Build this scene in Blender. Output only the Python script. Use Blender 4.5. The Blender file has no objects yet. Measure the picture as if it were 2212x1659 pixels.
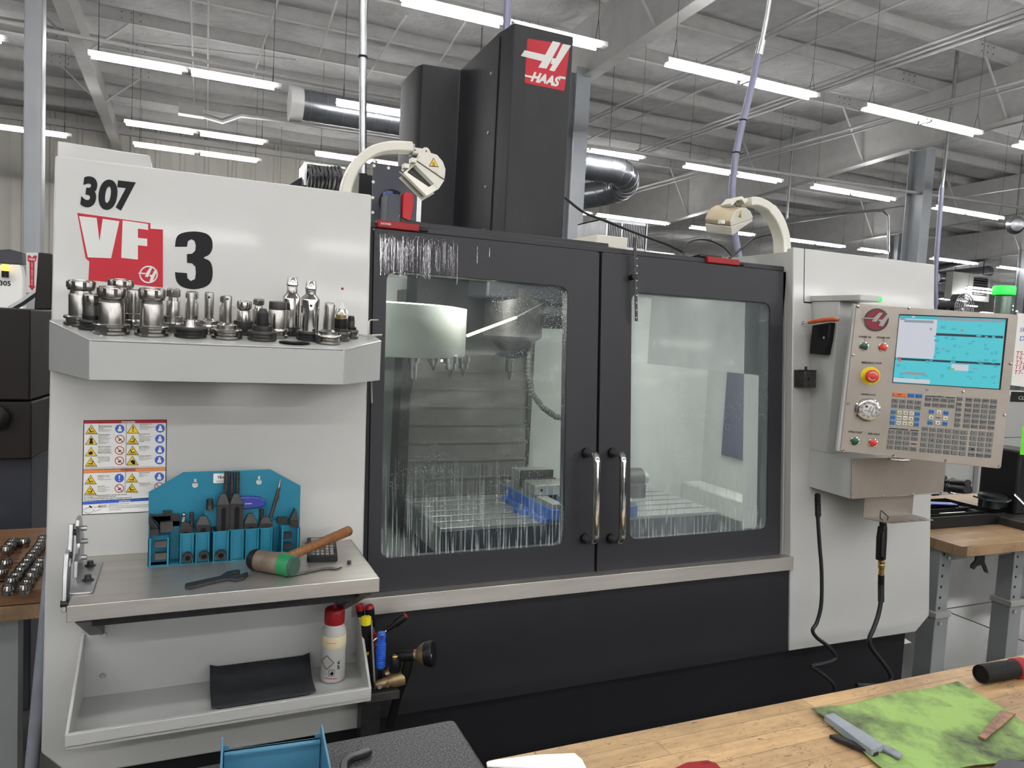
import bpy, bmesh, math, random
from mathutils import Vector, Matrix
random.seed(7)
S = bpy.context.scene
COL = S.collection
PI = math.pi
EYE = 1.6
# ------------------------------------------------------------------ camera
FPX, YAW, PITCH, ROLL, LEAN = 1600.54, math.radians(23.9316), math.radians(3.96575), math.radians(2.99197), math.radians(4.94731)
CF = Vector((math.sin(YAW)*math.cos(PITCH), math.cos(YAW)*math.cos(PITCH), -math.sin(PITCH)))
_r = Vector((math.cos(YAW), -math.sin(YAW), 0)); _u = _r.cross(CF)
CR = _r*math.cos(ROLL)+_u*math.sin(ROLL); CU = -_r*math.sin(ROLL)+_u*math.cos(ROLL)
CAM = Vector((0, 0, EYE))
cd = bpy.data.cameras.new('camera'); cam = bpy.data.objects.new('camera', cd); COL.objects.link(cam)
cd.sensor_width = 36; cd.lens = FPX/2212*36; cd.clip_end = 200; cd.clip_start = .02
m3 = Matrix((CR, CU, -CF)).transposed(); cam.matrix_world = Matrix.Translation(CAM) @ m3.to_4x4()
S.camera = cam
# ------------------------------------------------------------------ world and exposure
w = bpy.data.worlds.new('world'); S.world = w; w.use_nodes = True
w.node_tree.nodes['Background'].inputs[0].default_value = (.86, .93, 1, 1)
w.node_tree.nodes['Background'].inputs[1].default_value = .25
S.view_settings.view_transform = 'Standard'; S.view_settings.look = 'None'
S.view_settings.gamma = 1; S.view_settings.use_curve_mapping = False
S.view_settings.exposure = 0.85
TUBE = 40.0        # strength of the fluorescent tubes
ENC = 13.0         # unseen lamps added inside the enclosure
S.cycles.use_denoising = True
S.cycles.max_bounces = 8; S.cycles.transparent_max_bounces = 12

# ------------------------------------------------------------------ rays of the photograph -> points on real planes
def ray(x, y): return CR*((x-1106)/FPX) - CU*((y-829.5)/FPX) + CF
def onz(x, y, z): d = ray(x, y); return CAM + d*((z-EYE)/d.z)
def ony(x, y, Y): d = ray(x, y); return CAM + d*(Y/d.y)
def onx(x, y, X): d = ray(x, y); return CAM + d*(X/d.x)
class Frame:
    def __init__(s, o, ex=(1, 0, 0), ey=(0, 1, 0)):
        s.o = Vector(o); s.ex = Vector(ex).normalized(); ey = Vector(ey)
        s.ez = s.ex.cross(ey).normalized(); s.ey = s.ez.cross(s.ex)
    def __call__(s, p): return s.o + s.ex*p[0] + s.ey*p[1] + s.ez*p[2]
    def hit(s, x, y, n=0):
        d = ray(x, y); o = s.o+s.ez*n; t = (o-CAM).dot(s.ez)/d.dot(s.ez); q = CAM+d*t-s.o
        return (q.dot(s.ex), q.dot(s.ey))
W0 = Frame((0, 0, 0))
FR = Frame((0, 1.8, EYE), (1, 0, 0), (0, math.sin(LEAN), math.cos(LEAN)))   # the machine's front, leaning back
def VP(Y): return Frame((0, Y, 0), (1, 0, 0), (0, 0, 1))                    # upright plane, z towards the viewer
# ------------------------------------------------------------------ materials
def lin(c): return tuple(((v/255)/12.92 if v/255 <= .04045 else ((v/255+.055)/1.055)**2.4) for v in c)+(1,)
def mat(name, rgb, rough=.5, metal=0, bump=None, var=None, coat=0, emit=None, stretch=(1, 1, 1), spec=None, alpha=None, trans=0):
    m = bpy.data.materials.new(name); m.use_nodes = True; nt = m.node_tree; b = nt.nodes['Principled BSDF']
    c = lin(rgb); b.inputs['Base Color'].default_value = c; b.inputs['Roughness'].default_value = rough; b.inputs['Metallic'].default_value = metal
    if coat: b.inputs['Coat Weight'].default_value = coat; b.inputs['Coat Roughness'].default_value = .08
    if spec is not None: b.inputs['Specular IOR Level'].default_value = spec
    if trans: b.inputs['Transmission Weight'].default_value = trans
    if alpha is not None: b.inputs['Alpha'].default_value = alpha
    if emit: b.inputs['Emission Color'].default_value = c; b.inputs['Emission Strength'].default_value = emit
    if bump or var:
        tc = nt.nodes.new('ShaderNodeTexCoord'); mp = nt.nodes.new('ShaderNodeMapping'); mp.inputs['Scale'].default_value = stretch
        nt.links.new(tc.outputs['Object'], mp.inputs[0])
    if bump:
        n = nt.nodes.new('ShaderNodeTexNoise'); n.inputs['Scale'].default_value = bump[0]; n.inputs['Detail'].default_value = 3
        bp = nt.nodes.new('ShaderNodeBump'); bp.inputs['Strength'].default_value = bump[1]; bp.inputs['Distance'].default_value = bump[2] if len(bump) > 2 else .002
        nt.links.new(mp.outputs[0], n.inputs['Vector']); nt.links.new(n.outputs['Fac'], bp.inputs['Height']); nt.links.new(bp.outputs[0], b.inputs['Normal'])
    if var:
        n = nt.nodes.new('ShaderNodeTexNoise'); n.inputs['Scale'].default_value = var[0]; n.inputs['Detail'].default_value = 6; n.inputs['Roughness'].default_value = .65
        r = nt.nodes.new('ShaderNodeValToRGB'); r.color_ramp.elements[0].position = .35; r.color_ramp.elements[1].position = .65
        r.color_ramp.elements[0].color = tuple(v*(1-var[1]) for v in c[:3])+(1,); r.color_ramp.elements[1].color = tuple(min(1, v*(1+var[1]*.6)) for v in c[:3])+(1,)
        nt.links.new(mp.outputs[0], n.inputs['Vector']); nt.links.new(n.outputs['Fac'], r.inputs[0]); nt.links.new(r.outputs[0], b.inputs['Base Color'])
    return m
def nodes(m): return m.node_tree, m.node_tree.nodes['Principled BSDF']
M = {}
M['white'] = mat('white_enamel', (180, 181, 178), .32, bump=(260, .10, .0006), coat=.25)
M['white2'] = mat('grey_white_enamel', (166, 168, 166), .35, bump=(260, .10, .0006), coat=.2)
M['inner'] = mat('inner_white_enamel', (172, 176, 172), .45, var=(3, .10))
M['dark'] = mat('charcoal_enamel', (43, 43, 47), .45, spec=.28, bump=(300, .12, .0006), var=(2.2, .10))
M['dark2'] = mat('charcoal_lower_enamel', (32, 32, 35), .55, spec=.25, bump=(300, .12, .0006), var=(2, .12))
M['base'] = mat('black_base_enamel', (25, 25, 28), .5, spec=.2)
M['tower'] = mat('charcoal_cover_with_mist', (34, 35, 38), .45, spec=.25, bump=(200, .1, .0006), var=(3.5, .3), stretch=(1, 1, .35))
M['steel'] = mat('brushed_steel', (186, 182, 176), .36, .8, var=(4, .12), stretch=(.6, 8, 8))
M['steel2'] = mat('brushed_panel_steel', (164, 157, 149), .45, .75, var=(5, .10))
M['tool'] = mat('polished_tool_steel', (166, 164, 160), .22, 1, var=(30, .18))
M['chrome'] = mat('chrome', (215, 213, 210), .08, 1)
M['gun'] = mat('dark_gunmetal', (84, 82, 80), .4, .75, var=(40, .25))
M['black'] = mat('black_plastic', (16, 16, 18), .45, spec=.3)
M['oxide'] = mat('black_oxide_steel', (48, 47, 48), .42, .4, var=(60, .3))
M['rubber'] = mat('black_rubber', (14, 14, 15), .6, spec=.25)
M['cable'] = mat('black_cable', (26, 26, 30), .45)
M['red'] = mat('signal_red', (172, 28, 44), .45, spec=.25)
M['red2'] = mat('tool_red', (138, 22, 28), .45, spec=.3)
M['ink'] = mat('ink_black', (14, 14, 17), .5, spec=.2)
M['lwhite'] = mat('decal_white', (196, 198, 194), .4)
M['yellow'] = mat('sign_yellow', (226, 190, 30), .45)
M['yel'] = mat('bright_yellow_plastic', (222, 204, 26), .4)
M['orange'] = mat('orange_plastic', (180, 82, 40), .42)
M['sblue'] = mat('sign_blue', (34, 84, 182), .45)
M['sorange'] = mat('sign_orange', (226, 130, 66), .45)
M['paper'] = mat('paper_white', (222, 222, 218), .7)
M['teal'] = mat('teal_plastic', (22, 112, 138), .42, bump=(400, .1, .0005))
M['binblue'] = mat('steel_blue_plastic', (62, 116, 142), .5, bump=(300, .1, .0005))
M['blue'] = mat('blue_rubber', (36, 92, 200), .4)
M['purple'] = mat('violet_blue_plastic', (46, 58, 140), .38)
M['green'] = mat('green_plastic', (30, 128, 78), .45)
M['dgreen'] = mat('dark_green_face', (42, 74, 62), .55)
M['brass'] = mat('brass', (176, 146, 84), .3, .9, var=(60, .2))
M['hide'] = mat('worn_rawhide_metal', (116, 104, 90), .5, .25, var=(40, .25))
M['bronze'] = mat('dirty_bronze', (150, 128, 92), .38, .7, var=(30, .3))
M['lampc'] = mat('cream_enamel', (206, 204, 192), .4)
M['glassd'] = mat('lamp_glass', (40, 43, 42), .08, spec=.8)
M['galv'] = mat('galvanised_steel', (168, 170, 172), .32, .9, var=(8, .2))
M['duct'] = mat('spiral_duct', (150, 154, 160), .3, .9, var=(5, .15))
M['beam'] = mat('painted_beam', (166, 166, 164), .65, spec=.25, var=(4, .08))
M['insul'] = mat('insulation_facing', (156, 156, 155), .7, spec=.25, bump=(2.5, .9, .12), var=(1.4, .16))
M['ribwall'] = mat('ribbed_wall_panel', (168, 166, 158), .6, var=(.5, .06))
M['col'] = mat('grey_column_paint', (138, 142, 146), .4, var=(2, .08))
M['cond'] = mat('conduit', (150, 150, 150), .45, .35)
M['tube'] = mat('fluorescent_tube', (253, 251, 250), .5, emit=TUBE)
M['hous'] = mat('lamp_housing', (196, 197, 196), .5)
M['floor'] = mat('polished_concrete', (64, 64, 63), .22, bump=(30, .1, .001), var=(1.1, .22))
M['cloth'] = mat('lime_cloth', (150, 208, 78), .95, bump=(260, .6, .002))
M['pvc'] = mat('grey_pvc', (122, 126, 136), .4, var=(9, .15))
M['slate'] = mat('slate_enamel', (50, 53, 62), .45, spec=.3)
M['brown'] = mat('brown_black_enamel', (30, 25, 25), .5, spec=.25)
M['hwood'] = mat('hammer_handle_wood', (128, 82, 42), .5, var=(26, .35), stretch=(8, 1, 8))
M['bwood'] = mat('oiled_wood_block', (112, 78, 48), .5, var=(10, .3), stretch=(1, 6, 6))
M['bgrey'] = mat('pale_grey_wall_enamel', (150, 151, 148), .45)
M['keygrey'] = mat('grey_key', (112, 116, 116), .4)
M['keyblue'] = mat('blue_key', (52, 118, 186), .4)
M['keywhite'] = mat('white_key', (206, 206, 196), .4)
M['keyyel'] = mat('cream_key', (212, 206, 150), .4)
M['keyor'] = mat('orange_key', (216, 110, 60), .4)
M['dkred'] = mat('dark_red_enamel', (122, 22, 40), .3, coat=.5)
M['btng'] = mat('green_button', (16, 74, 56), .35)
M['btnr'] = mat('red_button', (200, 56, 46), .35)
M['led'] = mat('lit_bar', (255, 240, 200), .5, emit=3)
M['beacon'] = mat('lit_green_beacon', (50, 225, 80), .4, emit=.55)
M['amber'] = mat('lit_amber_beacon', (255, 200, 70), .4, emit=1.5)
M['viseb'] = mat('vise_blue', (44, 96, 176), .4, var=(20, .15))
M['machined'] = mat('machined_iron', (176, 178, 176), .34, .7, var=(20, .12))
M['grpaint'] = mat('light_green_note', (110, 220, 60), .6)
M['bottle'] = mat('milky_plastic', (198, 198, 194), .35, trans=.25)
M['label'] = mat('cream_label', (214, 202, 166), .6)
M['bluegrey'] = mat('bluish_conduit', (116, 118, 140), .4, .2)

def wood_top(name, base, stave, ang, dark=.45):
    m = mat(name, base, .45); nt, b = nodes(m); N = nt.nodes.new; L = nt.links.new
    tc = N('ShaderNodeTexCoord'); mp = N('ShaderNodeMapping'); mp.inputs['Rotation'].default_value[2] = ang
    L(tc.outputs['Object'], mp.inputs[0])
    br = N('ShaderNodeTexBrick'); br.inputs['Scale'].default_value = 1; br.inputs['Brick Width'].default_value = .55; br.inputs['Row Height'].default_value = stave
    br.inputs['Mortar Size'].default_value = .0006; br.offset = .37
    c = lin(base); br.inputs['Color1'].default_value = tuple(v*1.12 for v in c[:3])+(1,); br.inputs['Color2'].default_value = tuple(v*.78 for v in c[:3])+(1,); br.inputs['Mortar'].default_value = tuple(v*.35 for v in c[:3])+(1,)
    L(mp.outputs[0], br.inputs['Vector'])
    mp2 = N('ShaderNodeMapping'); mp2.inputs['Scale'].default_value = (3, 40, 20); mp2.inputs['Rotation'].default_value[2] = ang; L(tc.outputs['Object'], mp2.inputs[0])
    g = N('ShaderNodeTexNoise'); g.inputs['Scale'].default_value = 2; g.inputs['Detail'].default_value = 8; g.inputs['Roughness'].default_value = .7; L(mp2.outputs[0], g.inputs['Vector'])
    mx = N('ShaderNodeMix'); mx.data_type = 'RGBA'; mx.blend_type = 'MULTIPLY'; mx.inputs[0].default_value = .6
    r = N('ShaderNodeValToRGB'); r.color_ramp.elements[0].position = .3; r.color_ramp.elements[0].color = (.55, .48, .42, 1); r.color_ramp.elements[1].position = .6; r.color_ramp.elements[1].color = (1, 1, 1, 1)
    L(g.outputs['Fac'], r.inputs[0]); L(br.outputs['Color'], mx.inputs[6]); L(r.outputs[0], mx.inputs[7])
    # scratches and stains: warped fine lines
    last = mx.outputs[2]
    for k, (sc, rot, th) in enumerate(((34, .4, .018), (26, 1.5, .014), (40, 2.5, .014))):
        n1 = N('ShaderNodeTexNoise'); n1.inputs['Scale'].default_value = sc; n1.inputs['Detail'].default_value = 2; n1.inputs['Distortion'].default_value = 1.2
        mpk = N('ShaderNodeMapping'); mpk.inputs['Rotation'].default_value[2] = rot; mpk.inputs['Scale'].default_value = (.35, 1.6, 1); mpk.inputs['Location'].default_value = (k*3, 0, 0)
        L(tc.outputs['Object'], mpk.inputs[0]); L(mpk.outputs[0], n1.inputs['Vector'])
        a = N('ShaderNodeMath'); a.operation = 'SUBTRACT'; a.inputs[1].default_value = .5; L(n1.outputs['Fac'], a.inputs[0])
        ab = N('ShaderNodeMath'); ab.operation = 'ABSOLUTE'; L(a.outputs[0], ab.inputs[0])
        lt = N('ShaderNodeMath'); lt.operation = 'LESS_THAN'; lt.inputs[1].default_value = th*.35; L(ab.outputs[0], lt.inputs[0])
        msk = N('ShaderNodeTexNoise'); msk.inputs['Scale'].default_value = 14+5*k; L(tc.outputs['Object'], msk.inputs['Vector'])
        gt = N('ShaderNodeMath'); gt.operation = 'GREATER_THAN'; gt.inputs[1].default_value = .55; L(msk.outputs['Fac'], gt.inputs[0])
        mu = N('ShaderNodeMath'); mu.operation = 'MULTIPLY'; L(lt.outputs[0], mu.inputs[0]); L(gt.outputs[0], mu.inputs[1])
        mu2 = N('ShaderNodeMath'); mu2.operation = 'MULTIPLY'; mu2.inputs[1].default_value = dark; L(mu.outputs[0], mu2.inputs[0])
        mk = N('ShaderNodeMix'); mk.data_type = 'RGBA'; L(mu2.outputs[0], mk.inputs[0]); L(last, mk.inputs[6]); mk.inputs[7].default_value = (.03, .02, .015, 1); last = mk.outputs[2]
    st = N('ShaderNodeTexNoise'); st.inputs['Scale'].default_value = 5; st.inputs['Detail'].default_value = 7; st.inputs['Roughness'].default_value = .7; L(tc.outputs['Object'], st.inputs['Vector'])
    sr = N('ShaderNodeValToRGB'); sr.color_ramp.elements[0].position = .46; sr.color_ramp.elements[0].color = (1, 1, 1, 1); sr.color_ramp.elements[1].position = .75; sr.color_ramp.elements[1].color = (.44, .42, .42, 1)
    L(st.outputs['Fac'], sr.inputs[0]); m4 = N('ShaderNodeMix'); m4.data_type = 'RGBA'; m4.blend_type = 'MULTIPLY'; m4.inputs[0].default_value = 1
    L(last, m4.inputs[6]); L(sr.outputs[0], m4.inputs[7]); L(m4.outputs[2], b.inputs['Base Color'])
    return m
M['bench'] = wood_top('worn_butcher_block', (190, 157, 114), .042, 0.0, .7)
M['bench2'] = wood_top('butcher_block', (156, 128, 96), .04, 0.0, .15)
# granite
def granite():
    m = mat('speckled_granite', (50, 50, 52), .6, spec=.3); nt, b = nodes(m); N = nt.nodes.new; L = nt.links.new
    tc = N('ShaderNodeTexCoord'); v = N('ShaderNodeTexNoise'); v.inputs['Scale'].default_value = 330; v.inputs['Detail'].default_value = 4
    L(tc.outputs['Object'], v.inputs['Vector']); r = N('ShaderNodeValToRGB'); e = r.color_ramp.elements
    e[0].position = .42; e[0].color = (.012, .012, .014, 1); e[1].position = .66; e[1].color = (.085, .085, .09, 1)
    L(v.outputs['Fac'], r.inputs[0]); L(r.outputs[0], b.inputs['Base Color']); return m
M['granite'] = granite()
def cloth():
    m = M['cloth']; nt, b = nodes(m); N = nt.nodes.new; L = nt.links.new
    tc = N('ShaderNodeTexCoord'); n = N('ShaderNodeTexNoise'); n.inputs['Scale'].default_value = 6; n.inputs['Detail'].default_value = 9; n.inputs['Roughness'].default_value = .66
    L(tc.outputs['Object'], n.inputs['Vector']); r = N('ShaderNodeValToRGB'); e = r.color_ramp.elements
    e[0].position = .44; e[0].color = lin((142, 172, 98)); e[1].position = .64; e[1].color = lin((72, 78, 64))
    L(n.outputs['Fac'], r.inputs[0]); L(r.outputs[0], b.inputs['Base Color'])
cloth()
# coolant-streaked window
def wetglass(name, ztop, zbot, fog):
    m = bpy.data.materials.new(name); m.use_nodes = True; nt = m.node_tree; nt.nodes.clear(); N = nt.nodes.new; L = nt.links.new
    out = N('ShaderNodeOutputMaterial'); tr = N('ShaderNodeBsdfTransparent'); tr.inputs[0].default_value = (.80, .83, .83, 1)
    gl = N('ShaderNodeBsdfGlossy'); gl.inputs['Roughness'].default_value = .06
    fr = N('ShaderNodeFresnel'); fr.inputs[0].default_value = 1.15
    tc = N('ShaderNodeTexCoord'); geo = N('ShaderNodeNewGeometry'); sx = N('ShaderNodeSeparateXYZ'); L(geo.outputs['Position'], sx.inputs[0])
    mr = N('ShaderNodeMapRange'); mr.inputs['From Min'].default_value = ztop; mr.inputs['From Max'].default_value = zbot; L(sx.outputs['Z'], mr.inputs['Value'])
    pw = N('ShaderNodeMath'); pw.operation = 'POWER'; pw.inputs[1].default_value = 3.2; L(mr.outputs[0], pw.inputs[0])
    mp = N('ShaderNodeMapping'); mp.inputs['Scale'].default_value = (1, .1, .03); L(geo.outputs['Position'], mp.inputs[0])
    n = N('ShaderNodeTexNoise'); n.inputs['Scale'].default_value = 190; n.inputs['Detail'].default_value = 3; n.inputs['Distortion'].default_value = .15; L(mp.outputs[0], n.inputs['Vector'])
    th = N('ShaderNodeMapRange'); th.inputs['From Min'].default_value = .52; th.inputs['From Max'].default_value = .60; L(n.outputs['Fac'], th.inputs['Value'])
    mu = N('ShaderNodeMath'); mu.operation = 'MULTIPLY'; L(th.outputs[0], mu.inputs[0]); L(pw.outputs[0], mu.inputs[1])
    # droplets
    d = N('ShaderNodeTexNoise'); d.inputs['Scale'].default_value = 330; d.inputs['Detail'].default_value = 1; L(geo.outputs['Position'], d.inputs['Vector'])
    dm = N('ShaderNodeTexNoise'); dm.inputs['Scale'].default_value = 3.5; dm.inputs['Detail'].default_value = 3; L(geo.outputs['Position'], dm.inputs['Vector'])
    dr = N('ShaderNodeMapRange'); dr.inputs['From Min'].default_value = .66; dr.inputs['From Max'].default_value = .72; L(d.outputs['Fac'], dr.inputs['Value'])
    dk = N('ShaderNodeMapRange'); dk.inputs['From Min'].default_value = .5; dk.inputs['From Max'].default_value = .62; L(dm.outputs['Fac'], dk.inputs['Value'])
    dd = N('ShaderNodeMath'); dd.operation = 'MULTIPLY'; L(dr.outputs[0], dd.inputs[0]); L(dk.outputs[0], dd.inputs[1])
    # thin film, denser along soft vertical bands
    mp2 = N('ShaderNodeMapping'); mp2.inputs['Scale'].default_value = (1, .2, .1); L(geo.outputs['Position'], mp2.inputs[0])
    f = N('ShaderNodeTexNoise'); f.inputs['Scale'].default_value = 14; f.inputs['Detail'].default_value = 4; L(mp2.outputs[0], f.inputs['Vector'])
    fm = N('ShaderNodeMath'); fm.operation = 'MULTIPLY'; fm.inputs[1].default_value = fog; L(f.outputs['Fac'], fm.inputs[0])
    s1 = N('ShaderNodeMath'); s1.operation = 'MAXIMUM'; L(mu.outputs[0], s1.inputs[0]); L(dd.outputs[0], s1.inputs[1])
    s2 = N('ShaderNodeMath'); s2.operation = 'MAXIMUM'; L(s1.outputs[0], s2.inputs[0]); L(fm.outputs[0], s2.inputs[1])
    s3 = N('ShaderNodeMath'); s3.operation = 'MULTIPLY'; s3.inputs[1].default_value = .62; L(s2.outputs[0], s3.inputs[0])
    df = N('ShaderNodeBsdfDiffuse'); df.inputs[0].default_value = lin((190, 200, 205)); tl = N('ShaderNodeBsdfTranslucent'); tl.inputs[0].default_value = lin((200, 208, 210))
    mx0 = N('ShaderNodeMixShader'); mx0.inputs[0].default_value = .5; L(df.outputs[0], mx0.inputs[1]); L(tl.outputs[0], mx0.inputs[2])
    mx1 = N('ShaderNodeMixShader'); L(s3.outputs[0], mx1.inputs[0]); L(tr.outputs[0], mx1.inputs[1]); L(mx0.outputs[0], mx1.inputs[2])
    mx2 = N('ShaderNodeMixShader'); L(fr.outputs[0], mx2.inputs[0]); L(mx1.outputs[0], mx2.inputs[1]); L(gl.outputs[0], mx2.inputs[2])
    L(mx2.outputs[0], out.inputs[0]); return m
M['glassL'] = wetglass('coolant_streaked_window_glass', 1.45, .98, .05)
M['glassR'] = wetglass('coolant_misted_window_glass', 1.6, .98, .42)

# ------------------------------------------------------------------ mesh builder
class B:
    def __init__(s, fr=W0): s.v = []; s.f = []; s.mi = []; s.k = 0; s.fr = fr; s.sm = []
    def F(s, fr): s.fr = fr; return s
    def m(s, k): s.k = k; return s
    def add(s, vs, fs, smooth=False):
        n = len(s.v); s.v += [tuple(s.fr(p)) for p in vs]
        for f in fs: s.f.append([n+i for i in f]); s.mi.append(s.k); s.sm.append(smooth)
        return s
    def box(s, x0, x1, y0, y1, z0, z1):
        return s.add([(x0, y0, z0), (x1, y0, z0), (x1, y1, z0), (x0, y1, z0), (x0, y0, z1), (x1, y0, z1), (x1, y1, z1), (x0, y1, z1)],
                     [(0, 3, 2, 1), (4, 5, 6, 7), (0, 1, 5, 4), (1, 2, 6, 5), (2, 3, 7, 6), (3, 0, 4, 7)])
    def prism(s, poly, z0, z1, smooth=False):
        n = len(poly); vs = [(p[0], p[1], z0) for p in poly]+[(p[0], p[1], z1) for p in poly]
        s.add(vs, [tuple(range(n-1, -1, -1)), tuple(range(n, 2*n))])
        m = len(s.v)-2*n
        for i in range(n): s.f.append([m+i, m+(i+1) % n, m+n+(i+1) % n, m+n+i]); s.mi.append(s.k); s.sm.append(smooth)
        return s
    def ring(s, outer, inner, z0, z1):      # plate with a hole, same number of points in both outlines
        n = len(outer); vs = [(p[0], p[1], z) for z in (z0, z1) for p in outer]+[(p[0], p[1], z) for z in (z0, z1) for p in inner]
        fs = []
        for i in range(n):
            j = (i+1) % n
            fs += [(i, j, n+j, n+i), (2*n+i, 3*n+i, 3*n+j, 2*n+j), (n+i, n+j, 3*n+j, 3*n+i), (i, 2*n+i, 2*n+j, j)]
        return s.add(vs, fs)
    def cyl(s, a, b, r0, r1=None, n=20, cap=True, smooth=True):
        r1 = r0 if r1 is None else r1; a = Vector(a); b = Vector(b); d = (b-a).normalized()
        t = Vector((0, 0, 1)) if abs(d.z) < .9 else Vector((1, 0, 0)); e = d.cross(t).normalized(); g = d.cross(e)
        vs = []
        for c, r in ((a, r0), (b, r1)):
            for i in range(n): an = 2*PI*i/n; vs.append(c+e*(r*math.cos(an))+g*(r*math.sin(an)))
        s.add(vs, [(i, (i+1) % n, n+(i+1) % n, n+i) for i in range(n)], smooth)
        if cap:
            m = len(s.v)-2*n; s.f += [[m+i for i in range(n-1, -1, -1)], [m+n+i for i in range(n)]]; s.mi += [s.k]*2; s.sm += [False]*2
        return s
    def lathe(s, prof, o=(0, 0, 0), ax=(0, 0, 1), n=24, smooth=True, flat=None):
        o = Vector(o); d = Vector(ax).normalized(); t = Vector((0, 0, 1)) if abs(d.z) < .9 else Vector((1, 0, 0)); e = d.cross(t).normalized(); g = d.cross(e)
        vs = []
        for r, h in prof:
            for i in range(n): an = 2*PI*i/n; vs.append(o+d*h+e*(max(r, 1e-5)*math.cos(an))+g*(max(r, 1e-5)*math.sin(an)))
        fs = [(k*n+i, k*n+(i+1) % n, (k+1)*n+(i+1) % n, (k+1)*n+i) for k in range(len(prof)-1) for i in range(n)]
        s.add(vs, fs, smooth); m = len(s.v)-len(vs)
        s.f += [[m+i for i in range(n-1, -1, -1)], [len(s.v)-n+i for i in range(n)]]; s.mi += [s.k]*2; s.sm += [False]*2
        return s
    def tube(s, pts, r, n=10, closed=False):
        P = [Vector(p) for p in pts]; R = r if isinstance(r, (list, tuple)) else [r]*len(P); vs = []
        prev = None
        for i, p in enumerate(P):
            a = P[i-1] if (i > 0 or closed) else P[i]; b = P[(i+1) % len(P)] if (i < len(P)-1 or closed) else P[i]
            d = (b-a).normalized()
            if prev is None:
                t = Vector((0, 0, 1)) if abs(d.z) < .9 else Vector((1, 0, 0)); e = d.cross(t).normalized()
            else: e = (prev-d*prev.dot(d)).normalized()
            prev = e; g = d.cross(e)
            for k in range(n): an = 2*PI*k/n; vs.append(p+e*(R[i]*math.cos(an))+g*(R[i]*math.sin(an)))
        L = len(P); fs = [(i*n+k, i*n+(k+1) % n, ((i+1) % L)*n+(k+1) % n, ((i+1) % L)*n+k) for i in range(L if closed else L-1) for k in range(n)]
        if not closed: fs += [tuple(range(n-1, -1, -1)), tuple((L-1)*n+k for k in range(n))]
        return s.add(vs, fs, True)
    def sweep(s, pts, w, h, up):       # rectangular bar along a path in the plane whose normal is up
        P = [Vector(p) for p in pts]; up = Vector(up).normalized(); vs = []
        for i, p in enumerate(P):
            d = (P[min(i+1, len(P)-1)]-P[max(i-1, 0)]).normalized(); e = d.cross(up).normalized()
            ww = w[i] if isinstance(w, (list, tuple)) else w
            for a, b in ((-1, -1), (1, -1), (1, 1), (-1, 1)): vs.append(p+e*(a*ww/2)+up*(b*h/2))
        L = len(P); fs = [(i*4+k, i*4+(k+1) % 4, (i+1)*4+(k+1) % 4, (i+1)*4+k) for i in range(L-1) for k in range(4)]
        fs += [(3, 2, 1, 0), tuple((L-1)*4+k for k in range(4))]
        return s.add(vs, fs)
    def sphere(s, c, r, n=12, sc=(1, 1, 1)):
        c = Vector(c); prof = [(math.sin(PI*i/8), -math.cos(PI*i/8)) for i in range(9)]; vs = []
        for a, h in prof:
            for i in range(n): an = 2*PI*i/n; vs.append((c.x+r*sc[0]*max(a, 1e-4)*math.cos(an), c.y+r*sc[1]*max(a, 1e-4)*math.sin(an), c.z+r*sc[2]*h))
        return s.add(vs, [(k*n+i, k*n+(i+1) % n, (k+1)*n+(i+1) % n, (k+1)*n+i) for k in range(8) for i in range(n)], True)
    def text(s, body, x, y, w=None, h=None, z=.0006, off=.0, shear=0, align='c', depth=.0004, rot=0):
        vs, fs = glyphs(body, off, shear)
        x0 = min(v[0] for v in vs); x1 = max(v[0] for v in vs); y0 = min(v[1] for v in vs); y1 = max(v[1] for v in vs)
        if w is None: k = h/(y1-y0); kx = ky = k
        elif h is None: kx = ky = w/(x1-x0)
        else: kx = w/(x1-x0); ky = h/(y1-y0)
        ax = {'c': (x0+x1)/2, 'l': x0, 'r': x1}[align]; ay = (y0+y1)/2; c, q = math.cos(rot), math.sin(rot)
        out = []
        for v in vs:
            a = (v[0]-ax)*kx; b = (v[1]-ay)*ky; out.append((x+a*c-b*q, y+a*q+b*c, z+(depth if v[2] > 0 else 0)))
        return s.add(out, fs)
_gc = {}
def glyphs(body, off, shear):
    k = (body, off, shear)
    if k not in _gc:
        c = bpy.data.curves.new('t', 'FONT'); c.body = body; c.offset = off; c.extrude = .01; c.shear = shear; c.resolution_u = 6 if off > .04 else 3
        o = bpy.data.objects.new('t', c); me = bpy.data.meshes.new_from_object(o)
        _gc[k] = ([tuple(v.co) for v in me.vertices], [tuple(p.vertices) for p in me.polygons])
        bpy.data.objects.remove(o); bpy.data.meshes.remove(me); bpy.data.curves.remove(c)
    return _gc[k]

def rrect(x0, x1, y0, y1, r, n=5):
    out = []
    for cx, cy, a in ((x1-r, y1-r, 0), (x0+r, y1-r, 90), (x0+r, y0+r, 180), (x1-r, y0+r, 270)):
        for i in range(n+1): t = math.radians(a+90*i/n); out.append((cx+r*math.cos(t), cy+r*math.sin(t)))
    return out
def rquad(pts, r, n=5):     # rounded corners on any convex outline
    out = []; L = len(pts)
    for i in range(L):
        p = Vector(pts[i]); a = Vector(pts[i-1]); b = Vector(pts[(i+1) % L]); u = (a-p).normalized(); v = (b-p).normalized()
        A = p+u*r; Bq = p+v*r
        for k in range(n+1):
            t = k/n; out.append(tuple(A*(1-t)**2+p*2*t*(1-t)+Bq*t*t))
    return out
def circ(cx, cy, r, n=20, a0=0): return [(cx+r*math.cos(a0+2*PI*i/n), cy+r*math.sin(a0+2*PI*i/n)) for i in range(n)]

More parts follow.
